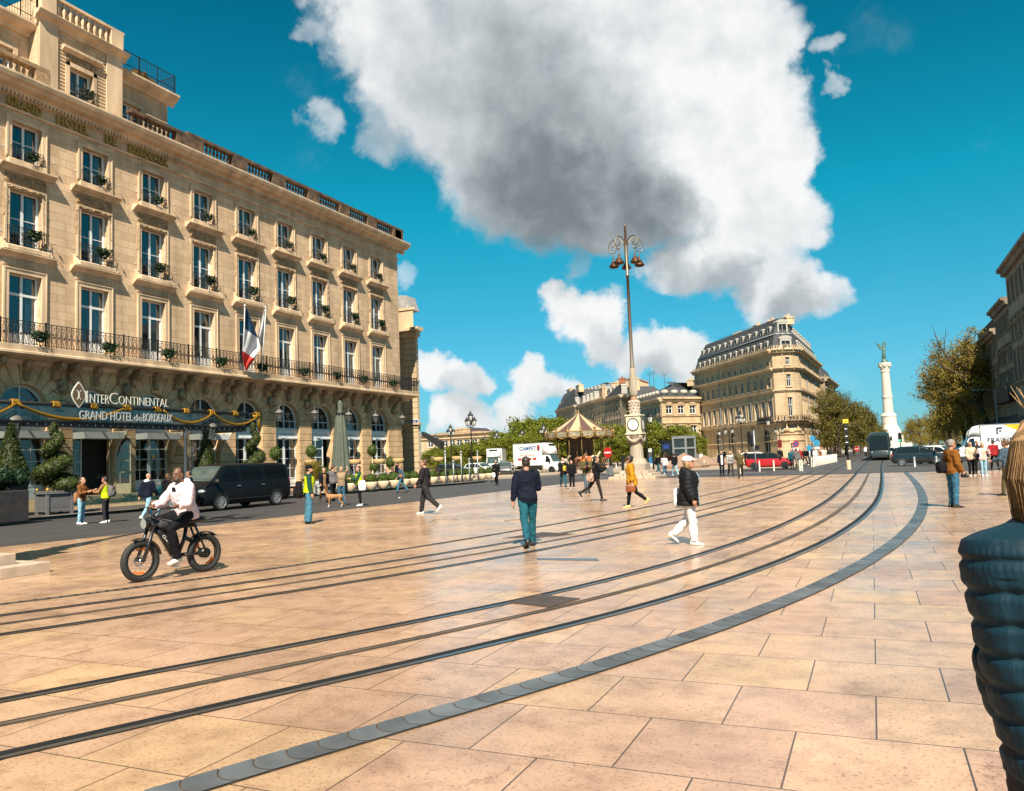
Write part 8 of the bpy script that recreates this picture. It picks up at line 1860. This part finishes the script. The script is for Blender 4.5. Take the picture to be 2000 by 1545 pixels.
J=pose(legs=((12,3),(-18,34)),arms=((-6,8,12,0),(6,10,16,0)),lean=3);o=person(1236,991,1.68,278,'woman in a mustard jacket with curly dark hair walking left',J,'mustard','black',SHY,SKT,('curly',HB),t=.036,z0=-.19,bw=1.03,flare=.12,vox=.014);bag(o,J,'brown leather handbag of the woman in the mustard jacket',mat('brown_leather',(.22,.06,.018),.35,var=.15,bump=.3),J['pel']+V(-.22,.04,-.27),.05,.165,.13,J['wr0']+V(0,0,.1))
J=WALK;person(1286,928,1.74,60,'dark-jacketed walker with teal trousers just right of the stop totem',J,'black','teal',SHB,SK,('short',HB));o=person(1299,930,1.68,5,'woman in a pale pink top and teal jeans walking away by the totem',WALK2,'pink','jeans',SHW,SK,('long',HBR),t=.02);person(1319,930,1.74,350,'person in a black jacket and light jeans walking away left of the pyramid roofs',WALK,'black','lightjeans',SHW,SK,('short',HB),t=.028)
J=pose(legs=((-4,42),(6,3)),arms=((-10,12,20,0),(2,12,18,0)),lean=2);o=person(1350,1064,1.62,102,'woman in a white cap, black puffer jacket and white trousers walking right',J,'black','white',SHW,SKT,('bob',HBL),bw=1.12,puff=.013,t=.05,z0=-.16,hood=True,cap=C['white'],inner='skyblue',vox=.012,leg_r=.016,wide=.012,flare=.1,topm=mat('black_nylon',(.008,.008,.010),.65,var=.2,vs=8,bump=.4,bs=14,spec=.2));bag(o,J,'white plastic bag swinging behind the woman in the white cap',C['white'],J['pel']+V(-.27,-.17,-.02),.04,.13,.2,J['wr0']+V(0,0,.05),'plastic_bag')
J=armp((120,20,120,30),(4,8,20,0));person(1411,930,1.76,186,'man in a navy suit and white shirt raising a hand to his face',J,'navy','navy',SHB,SK,('short',HBR),open_jacket=True,inner='white',t=.024,z0=-.14)
m_=bpy.data.materials.new('striped_knit');N,L=NT(m_);wv=N.new('ShaderNodeTexWave');wv.bands_direction='Z';wv.inputs['Scale'].default_value=3.2;tcx=N.new('ShaderNodeTexCoord');L.new(tcx.outputs['Object'],wv.inputs['Vector']);rp=N.new('ShaderNodeValToRGB');rp.color_ramp.interpolation='CONSTANT';rp.color_ramp.elements[0].color=(.012,.012,.015,1);rp.color_ramp.elements[1].position=.6;rp.color_ramp.elements[1].color=(.6,.58,.55,1);L.new(wv.outputs[0],rp.inputs[0]);L.new(rp.outputs[0],N['Principled BSDF'].inputs['Base Color'])
person(1428,930,1.74,184,'man in a black and white striped sweater walking next to the suited man',WALK,None,'darkolive',SHB,SK,('short',HGR),topm=m_,bw=1.05)
person(1447,934,1.80,196,'man in an olive short-sleeved shirt striding right of the striped sweater',WALK2,'khaki','darkolive',SHB,SK,('short',HBR),bw=1.1,sleeves=False,topm=C['olive'])
crowd=[(1523,80,1.85,'black','black','large hooded figure in black behind the red car bonnet'),(1545,66,1.72,'teal','charcoal','person in teal just behind the red car nose'),(1555,64,1.78,'grey','khaki','man in grey top and khaki trousers seen from behind at the red car'),(1562,78,1.74,'red','charcoal','person in a bright red top in the corner crowd'),(1570,78,1.74,'black','black','person all in black in the corner crowd'),(1580,80,1.8,'navy','charcoal','man in a dark jacket over a white shirt in the corner crowd'),(1587,84,1.76,'black','black','second dark-dressed person behind the white-shirted one'),(1592,82,1.72,'white','jeans','person in a white shirt and jeans at the barrier'),(1599,86,1.7,'rust','charcoal','person in a rusty red top behind the barrier'),(1605,88,1.72,'pink','navy','person in a pale pink top behind the barrier'),(1611,90,1.72,'cream','charcoal','person in cream behind the right part of the barrier'),(1618,92,1.74,'charcoal','black','dark-dressed person at the right end of the barrier'),(1690,118,1.74,'white','navy','distant person in white left of the tram'),(1697,112,1.76,'charcoal','black','distant cyclist-like figure in dark clothes beside the tram'),(1362,112,1.72,'grey','black','distant person in grey by the lift cabin'),(1369,112,1.72,'white','jeans','distant person in white right of the lift cabin'),(1456,84,1.76,'navy','black','dark figure behind the olive-shirted man')]
for i,(x,f,h,a,b_,lb)in enumerate(crowd):
 q=atd(x,f);person(x,0,h,(170,200,340,190,150,185)[i%6],lb,(ST,WALK,WALK2)[i%3],a,b_,SHB if i%2 else SHW,SK,(('short',HB),('short',HBR),('long',HBR),('buzz',HGR))[i%4],pos=q,vox=.022,inner='white' if i==5 else None,hood=(i==0)or None,t=.026)
J=armp((-2,8,22,0),(2,8,30,10),stance=.03);o=person(1866,991,1.77,88,'grey-haired man in sunglasses, brown jacket and blue jeans looking right',J,'rust','jeans',SHB,SKT,('messy',HGR),bw=1.06,glasses=True,t=.034,vox=.012,leg_r=.018,topm=cloth('brown_wool',(.20,.075,.012)));bag(o,J,'black shoulder bag at the back of the grey-haired man',C['black'],J['pel']+V(-.06,-.25,.1),.13,.11,.15,J['sh1']+V(0,0,.09),'shoulder_bag');held('camera','black camera in the hand of the grey-haired man','camera',o,J,J['wr1']+J['hd1']*.12,lambda q,c:(MB().bbox(c.x-.04,c.x+.03,c.y-.07,c.y+.07,c.z-.05,c.z+.05,.01).build('body',BLACKM,q,world=False),MB().tube([c,c+V(.1,.03,-.02)],.035,12).build('lens',BLACKM,q,world=False)))
J=armp((30,10,95,35),(10,8,30,0));o=person(1899,930,1.68,182,'fair-haired woman in sunglasses, cream and green top and black trousers on the right',J,'cream','black',SHW,SK,('long',HBL),glasses=True,t=.022)
person(1913,925,1.76,185,'man in dark clothes just behind the two women on the right',ST,'charcoal','black',SHB,SK,('short',HB));J=armp((45,10,110,30),(8,8,20,0));o=person(1923,930,1.62,184,'blond woman in a pale top and pink jacket with a hand at her mouth',J,'pink','lightjeans',SHW,SK,('bob',HBL),open_jacket=True,inner='cream',t=.028);bag(o,J,'navy bag between the two women on the right',C['navy'],J['pel']+V(.26,.05,.1),.05,.12,.16,J['sh1']+V(0,0,.08))
person(1944,918,1.76,15,'man in a dark red jacket and black trousers walking away by the rental truck',WALK,'red','black',SHB,SK,('short',HB),t=.028)
J=pose(legs=((14,6),(-12,26)),arms=((20,10,60,10),(10,8,40,0)));o=person(1974,968,1.74,330,'person in a grey jacket and olive trousers left of the blue puffer jacket',J,'greyblue','olive',SHB,SK,('short',HBR),t=.03);backpack(o,J,'black backpack on the person in olive trousers at the right',C['black'],1.1)
# == dog
p=G(654,990.5);dg=thing('dog','slim tan dog with a white muzzle and white paws standing on the road','dog',p,CYAW-R(272))
FUR=mat('tan_fur',(.34,.17,.07),.8,var=.15,vs=12);FURW=mat('white_fur',(.6,.52,.45),.8,var=.1)
b=MB()
for y,z,w,h_ in():pass
b.tube([(0,-.32,.47),(0,-.2,.46),(0,0,.45),(0,.16,.44),(0,.27,.46),(0,.34,.52)],[(.06,.07),(.072,.085),(.06,.085),(.082,.125),(.08,.11),(.05,.07)],12)
b.tube([(0,.30,.50),(0,.37,.59),(0,.40,.635)],[.065,.05,.045],10);b.ell((0,.425,.65),(.05,.065,.052),12,8);b.tube([(0,.45,.645),(0,.54,.62)],[.034,.022],8)
for sx in(-1,1):
 b.tube([(sx*.06,.22,.42),(sx*.065,.21,.28),(sx*.065,.23,.15),(sx*.065,.225,.03)],[.05,.032,.022,.019],8);b.ell((sx*.065,.245,.018),(.024,.04,.018),8,6)
 b.tube([(sx*.06,-.27,.44),(sx*.075,-.21,.29),(sx*.07,-.33,.17),(sx*.07,-.31,.03)],[.075,.045,.024,.019],8);b.ell((sx*.07,-.29,.018),(.024,.042,.018),8,6)
 b.ell((sx*.045,.39,.675),(.014,.035,.03),8,6)
b.tube([(0,-.35,.50),(0,-.44,.40),(0,-.46,.26),(0,-.44,.2)],[.022,.017,.012,.008],6);rem(b.build('body',FUR,dg,world=False),.011,2)
m=MB();m.tube([(0,.44,.647),(0,.55,.621)],[.041,.028],10);m.build('muzzle',FURW,dg,world=False);m=MB();m.ell((0,.553,.63),(.013,.012,.011),8,6);m.build('nose',EYE,dg,world=False)
for sx in(-1,1):
 for(y,z)in((.228,.05),(-.31,.05)):m=MB();m.tube([(sx*(.065 if y>0 else.07),y,.11),(sx*(.065 if y>0 else.07),y,.02)],[.025,.025],8);m.ell((sx*(.065 if y>0 else.07),y+.02,.019),(.029,.046,.021),8,6);m.build('paw',FURW,dg,world=False)
m=MB();m.lathe([(.056,-.012),(.062,0),(.056,.012)],14);m2=MB();m2.x=Matrix.Translation((0,.36,.575))@Matrix.Rotation(-.7,4,'X');m2.add(m.v,m.f);m2.build('collar',C['charcoal'],dg,world=False)
p=G(780,973);o=MB();o.ell((0,0,.02),(.07,.05,.025),8,5,.6,3);o=o.build('paper_scrap',C['white']);o.location=p;tag(o,'crumpled white paper scrap lying on the road near the pots','litter')
# == electric bike and its rider
pf,pr=G(274,1137),G(399,1117);mid=(pf+pr)/2;rz=math.atan2((pf-pr).y,(pf-pr).x);WBk=(pf-pr).length;fx,rx_=WBk/2,-WBk/2
bk=thing('electric_bike','black fat-tyre electric bike with orange rim reflectors, ridden to the left','bike',mid,rz);BK=mat('satin_black',(.012,.012,.013),.35,var=.15);ORG=mat('orange_reflector',(.75,.16,.01),.4,var=.1)
r=.325
for wx in(fx,rx_):
 M=Matrix.Translation((wx,0,r))@Matrix.Rotation(math.pi/2,4,'X');t=MB();t.x=M
 t.lathe([(r-.085+.0525+.0525*math.cos(a)-.02,.052*math.sin(a))for a in[2*math.pi*k/12 for k in range(13)]],36);o=t.build('wheel',TYRE,bk,world=False)
 t=MB();t.x=M;t.lathe([(.222,-.035),(.235,-.03),(.235,.03),(.222,.035),(.215,0),(.222,-.035)],36);t.build('rim',RIMD,o,world=False)
 t=MB();t.x=M
 for k in range(18):a=k*math.pi/9;e=.025*(1 if k%2 else-1);t.tube([(.035*math.cos(a+.5*(-1)**(k//2)),.035*math.sin(a+.5*(-1)**(k//2)),e),(.22*math.cos(a),.22*math.sin(a),0)],.0022,4)
 t.lathe([(0,-.045),(.04,-.04),(.04,.04),(0,.045)],12);t.lathe([(.06,.034),(.085,.034),(.085,.038),(.06,.038)],20,smooth=False);t.build('spokes',CHR,o,world=False)
 for a0 in((1.25,4.4)if wx>0 else(.1,3.6)):
  t=MB();t.x=M;t.add([(q*math.cos(a0+u),q*math.sin(a0+u),e)for e in(.012,-.012)for u in(0,.3,.6,.9)for q in(.175,.205)],[(0,1,3,2),(2,3,5,4),(4,5,7,6),(8,10,11,9),(10,12,13,11),(12,14,15,13),(0,2,10,8),(1,9,11,3)]);t.build('reflector',ORG,o,world=False)
 f=MB();vs=[]
 for k in range(13):
  a=R((66 if wx>0 else 48)+k*(104 if wx>0 else 84)/12)
  for y,q in((-.06,.005),(-.04,.022),(.04,.022),(.06,.005)):vs.append((wx+(r+q+.01)*math.cos(a),y,r+(r+q+.01)*math.sin(a)))
 f.add(vs,[(k*4+j,k*4+j+1,k*4+j+5,k*4+j+4)for k in range(12)for j in range(3)],True);f.build('mudguard',BK,bk,world=False)
f=MB();hx_,hz_=fx-.2,.90
for s_ in(-1,1):f.tube([(fx,s_*.085,r),(fx-.09,s_*.085,.58),(hx_,s_*.075,hz_)],[.028,.03,.024],8)
f.tube([(fx,-.1,r),(fx,.1,r)],.015,8);f.bbox(hx_-.05,hx_+.06,-.1,.1,.86,.90,.01);f.bbox(hx_-.05,hx_+.04,-.1,.1,.97,1.0,.01);f.build('fork',BK,bk,world=False)
f=MB();f.tube([(fx-.04,.088,r+.04),(fx-.075,.088,.52)],.02,8);f.build('fork_stanchion',CHR,bk,world=False)
f=MB();f.tube([(hx_-.04,0,.80),(hx_-.16,0,.72),(.0,0,.36),(-.06,0,.30)],[(.05,.05),(.055,.09),(.055,.085),(.04,.05)],8);f.tube([(hx_-.02,0,.92),(.12,0,.86),(-.2,0,.80),(-.42,0,.80)],.03,8);f.tube([(-.06,0,.30),(-.2,0,.6),(-.24,0,.8)],.032,8);f.tube([(hx_,0,.78),(hx_-.03,0,1.02)],.035,10);f.build('frame',BK,bk,world=False)
f=MB();f.loft([ring(V(x,0,z),w,h_,Matrix(((0,0,1),(1,0,0),(0,1,0))),14)for x,z,w,h_ in((hx_-.06,.88,.05,.05),(hx_-.12,.88,.085,.085),(.05,.84,.085,.085),(-.08,.82,.05,.05))]);f.build('tank',mat('tank_grey',(.05,.05,.05),.3),bk,world=False)
f=MB();add_text(f,'COLOSSUS',.085,frame((.19,.089,.60),(-.47,0,-.53),(.53,0,-.47)),.002)if False else add_text(f,'COLOSSUS',.07,frame((.145,.094,.555),(-.5,0,-.52),(-.52,0,.5)),.002);f.build('lettering',CLKW,bk,world=False)
f=MB();f.loft([ring(V(x,0,z),w,h_,Matrix(((0,0,1),(1,0,0),(0,1,0))),14)for x,z,w,h_ in((.03,.86,.05,.04),(-.02,.875,.10,.05),(-.3,.88,.12,.055),(-.52,.90,.12,.05),(-.58,.91,.06,.03))]);f.build('saddle',mat('saddle_vinyl',(.014,.013,.013),.5),bk,world=False)
f=MB()
for s_ in(-1,1):f.tube([(-.08,s_*.07,.34),(rx_,s_*.085,r)],.024,8);f.tube([(rx_+.02,s_*.085,r+.02),(-.36,s_*.07,.79)],.018,8)
f.tube([(-.2,0,.62),(-.33,0,.55)],.035,10);f.build('swingarm',BK,bk,world=False)
f=MB();f.tube([(rx_,-.06,r),(rx_,.06,r)],.085,14);f.build('hub_motor',RIMD,bk,world=False)
f=MB();f.x=Matrix.Translation((-.02,.06,.30))@Matrix.Rotation(math.pi/2,4,'X');f.lathe([(.085,-.006),(.1,-.006),(.1,.006),(.085,.006),(.085,-.006)],24,smooth=False);f.x=None;f.tube([(-.02,.08,.30),(.06,.09,.19)],.012,6);f.tube([(-.02,-.08,.30),(-.1,-.09,.41)],.012,6);f.bbox(.01,.11,.09,.19,.175,.195,.004);f.bbox(-.15,-.05,-.19,-.09,.40,.42,.004);f.build('crank',RIMM,bk,world=False)
f=MB();f.tube([(hx_-.02,0,1.0),(hx_-.0,.08,1.05),(hx_-.06,.2,1.14),(hx_-.16,.34,1.13)],.014,7);f.tube([(hx_-.02,0,1.0),(hx_-.0,-.08,1.05),(hx_-.06,-.2,1.14),(hx_-.16,-.34,1.13)],.014,7)
for s_ in(-1,1):f.tube([(hx_-.09,s_*.25,1.138),(hx_-.17,s_*.36,1.13)],.019,8);f.tube([(hx_-.04,s_*.2,1.15),(hx_+.02,s_*.34,1.13)],.008,5)
f.build('handlebar',BK,bk,world=False)
f=MB();f.x=Matrix.Translation((hx_+.10,0,.90))@Matrix.Rotation(math.pi/2,4,'Y');f.lathe([(.03,-.05),(.075,-.03),(.09,.03),(.085,.05)],18);f.build('headlight_shell',BK,bk,world=False);f=MB();f.x=Matrix.Translation((hx_+.10,0,.90))@Matrix.Rotation(math.pi/2,4,'Y');f.lathe([(0,.055),(.08,.05)],18);f.build('headlight',mat('headlight_lens',(.25,.26,.26),.1),bk,world=False)
J=pose();J={k:(v.copy()if hasattr(v,'copy')else v)for k,v in J.items()};hz=.985;J['pel']=V(0,-.24,hz);J['M']=Matrix.Rotation(-R(10),4,'X');J['H']=Matrix.Rotation(R(12),4,'Z')@Matrix.Rotation(-R(4),4,'X')
for i,sx,kn,an in((0,-1,V(-.17,.16,.80),V(-.14,.03,.36)),(1,1,V(.17,.20,.92),V(.14,-.12,.55))):
 J['hip%d'%i]=V(sx*.095,-.22,hz-.02);J['knee%d'%i]=kn;J['ank%d'%i]=an-V(0,0,.04);J['fd%d'%i]=V(sx*.08,1,-.05).normalized();J['fu%d'%i]=V(0,.05,1)
 s_=J['pel']+J['M']@V(sx*.19,-.01,.475);J['sh%d'%i]=s_;wr=V(sx*.33,hx_-.24,1.16);J['el%d'%i]=V(sx*.335,.0,1.17)+V(0,-.02,.02);J['wr%d'%i]=wr;J['hd%d'%i]=V(-sx*.1,1,-.25).normalized()
J['neck']=J['pel']+J['M']@V(0,-.015,.53);J['head']=J['pel']+J['M']@V(0,.012,.685)+V(0,.01,0)
rd=person(0,0,1.75,0,'bearded man in a pale pink hoodie and black trousers riding the electric bike',J,'pink','black',SHW,SKD,('buzz',HB),bw=1.12,beard=HB,pos=mid,rz=rz-math.pi/2,vox=.011,t=.03,hood=True,leg_r=.022,topm=cloth('pale_pink',(.70,.55,.58),var=.06),inner=None)
b=MB();b.add([J['pel']+J['M']@V(u*.05*(1-abs(w)*.2),.148+.02*w,.50-.16*w*.9)for w in(0,.5,1)for u in(-1,0,1)],[(0,1,4,3),(1,2,5,4),(3,4,7,6),(4,5,8,7)],True);b.build('undershirt',C['black'],rd,world=False)
# == foreground figure at the right edge
FG=Vector((*A(2088,1000,1.9).xy,0));fp=thing('person','person close by in a quilted blue puffer jacket seen from behind at the right edge','person',FG,CYAW-R(8))
PUF=mat('blue_nylon',(.0055,.025,.040),.6,var=.25,vs=5,bump=.12,bs=30,spec=.16)
def quilt(mb,cs,n=36,per=.070,amp=.0085):
 rs=[];L_=0;prev=None
 for k in range(len(cs)-1):
  (c0,a0,b0),(c1,a1,b1)=cs[k],cs[k+1];m_n=max(2,int((c1-c0).length/.008))
  for i in range(m_n):
   u=i/m_n;c=c0.lerp(c1,u);L_+=(c-prev).length if prev else 0;prev=c;q=amp*(1-abs(math.cos(L_*math.pi/per))**5)
   t=(c1-c0).normalized();x=V(1,0,0)-t*t.x;x.normalize();y=t.cross(x)
   ra,rb=a0+(a1-a0)*u+q,b0+(b1-b0)*u+q;rs.append([c+x*(ra*math.cos(2*math.pi*j/n))*(1+.012*noise.noise(V(j*.9,L_*24,3)))+y*(rb*math.sin(2*math.pi*j/n))*(1+.02*noise.noise(V(j*.7,L_*20,1)))for j in range(n)])
 mb.loft(rs)
b=MB();rs=[];PJ=[(.66,.15,.12),(.80,.165,.13),(.86,.172,.135),(.98,.186,.14),(1.08,.200,.142),(1.15,.214,.145),(1.26,.226,.148),(1.35,.237,.145),(1.41,.243,.135),(1.445,.232,.12),(1.468,.19,.10),(1.485,.13,.088),(1.50,.10,.085)];z=.66
while z<1.50:
 for(a,w0,d0),(a1,w1_,d1)in zip(PJ,PJ[1:]):
  if a<=z<=a1:u=(z-a)/(a1-a);w,d=w0+(w1_-w0)*u,d0+(d1-d0)*u
 ph=(z-.66)/.074;cg=abs(math.cos(ph*math.pi));q=.0095*(1-cg**9);row=[]
 for j in range(240):
  an=2*math.pi*j/240;ca,sa=math.cos(an),math.sin(an);x=w*math.copysign(abs(ca)**.8,ca);y=d*math.copysign(abs(sa)**.8,sa);g=1-.08*math.exp(-((abs(ca)-.78)/.10)**2)*(1 if z<1.36 else.3)
  wr=.0012*noise.noise(V(an*5,z*4,2))+.0034*noise.noise(V(an*30,ph*.45+int(ph+.5)*3.7,7))*(.35+.65*cg)*(1-cg**9)
  row.append(V(x+(q+wr)*ca,(y+(q+wr)*sa)*g-.012,z+.006*math.sin(an*2)))
 rs.append(row);z+=.0036
b.loft(rs);b.tube([(0,-.02,1.46),(0,-.015,1.53)],[.10,.088],24);b.build('jacket',PUF,fp,world=False,smooth=True)
for sx in(-1,1):b=MB();quilt(b,[(V(sx*.16,.05,1.16),.055,.065),(V(sx*.12,.13,1.03),.052,.058),(V(sx*.06,.19,.98),.046,.05)],44);b.build('sleeve',PUF,fp,world=False,smooth=True)
JF=pose();JF['head']=V(-.022,.0,1.62);JF['neck']=V(-.01,-.01,1.47);JF['H']=Matrix.Rotation(R(-20),4,'Z');b=MB();Hm=head_mesh(b,JF);torso(b,JF,-.03)
for i,sx in((0,-1),(1,1)):
 limb(b,[V(sx*.16,-.01,1.40),V(sx*.172,-.03,1.14),V(sx*.08,.14,.99)],[.04,.035,.026]);hand(b,V(sx*.08,.14,.99),V(-sx*.6,.4,-.3).normalized(),sx);limb(b,[JF['hip%d'%i],JF['knee%d'%i],JF['ank%d'%i]+V(0,0,-.03)],[.07,.045,.034]);joint(b,V(sx*.172,-.03,1.14),.035);joint(b,V(sx*.15,-.01,1.40),.045)
rem(b.build('body',SK,fp,world=False),.010,2);b=MB();legs_mesh(b,JF,.014);b.loft([ring(JF['pel']+V(0,-.012,z),w,d,Matrix.Identity(3))for z,w,d in((-.09,.13,.105),(0,.165,.125),(.1,.155,.11))]);rem(b.build('trousers',C['charcoal'],fp,world=False),.016)
for i in(0,1):b=MB();shoe(b,JF['ank%d'%i],JF['fd%d'%i],JF['fu%d'%i]);b.build('shoe',SHB,fp,world=False,smooth=True)
b=MB();b.x=Hm;rg=random.Random(4)
b.ell((0,-.026,.035),(.088,.097,.098),24,16,.15,2);b.ell((0,-.05,-.03),(.086,.065,.08),18,10,.2,4)
for k in range(1900):
 a=rg.uniform(.1,math.pi*2-.1);th=rg.uniform(.0,1.0);x0,y0=.088*math.sin(a),-.026-.097*math.cos(a)
 if y0>.045:continue
 z1=.10-.02*rg.random();q=.98+.07*rg.random();pts=[(x0*.4,-.026+(y0+.026)*.4,.128+.01*rg.random()),(x0*.95*q,-.026+(y0+.026)*.95*q,.06),(x0*1.08*q+rg.uniform(-.01,.01),-.026+(y0+.026)*1.05*q,-.03),(x0*.95*q+rg.uniform(-.012,.012),-.03+(y0+.026)*1.05*q+rg.uniform(-.015,.015),-.12-.05*rg.random())]
 b.tube(pts,[.0012,.0016,.0014,.0006],3)
for k in range(14):a=rg.uniform(2,4.3);b.tube([(.05*math.sin(a),-.026-.05*math.cos(a),.12),(.09*math.sin(a)+rg.uniform(-.03,.03),-.05-.06*math.cos(a),.16+.04*rg.random())],[.002,.0008],3)
b.build('hair',HBL,fp,world=False);b=MB();b.ell((0,-.012,1.485),(.105,.10,.05),20,8,.25,4);b.build('scarf',cloth('lilac',(.22,.20,.27)),fp,world=False)
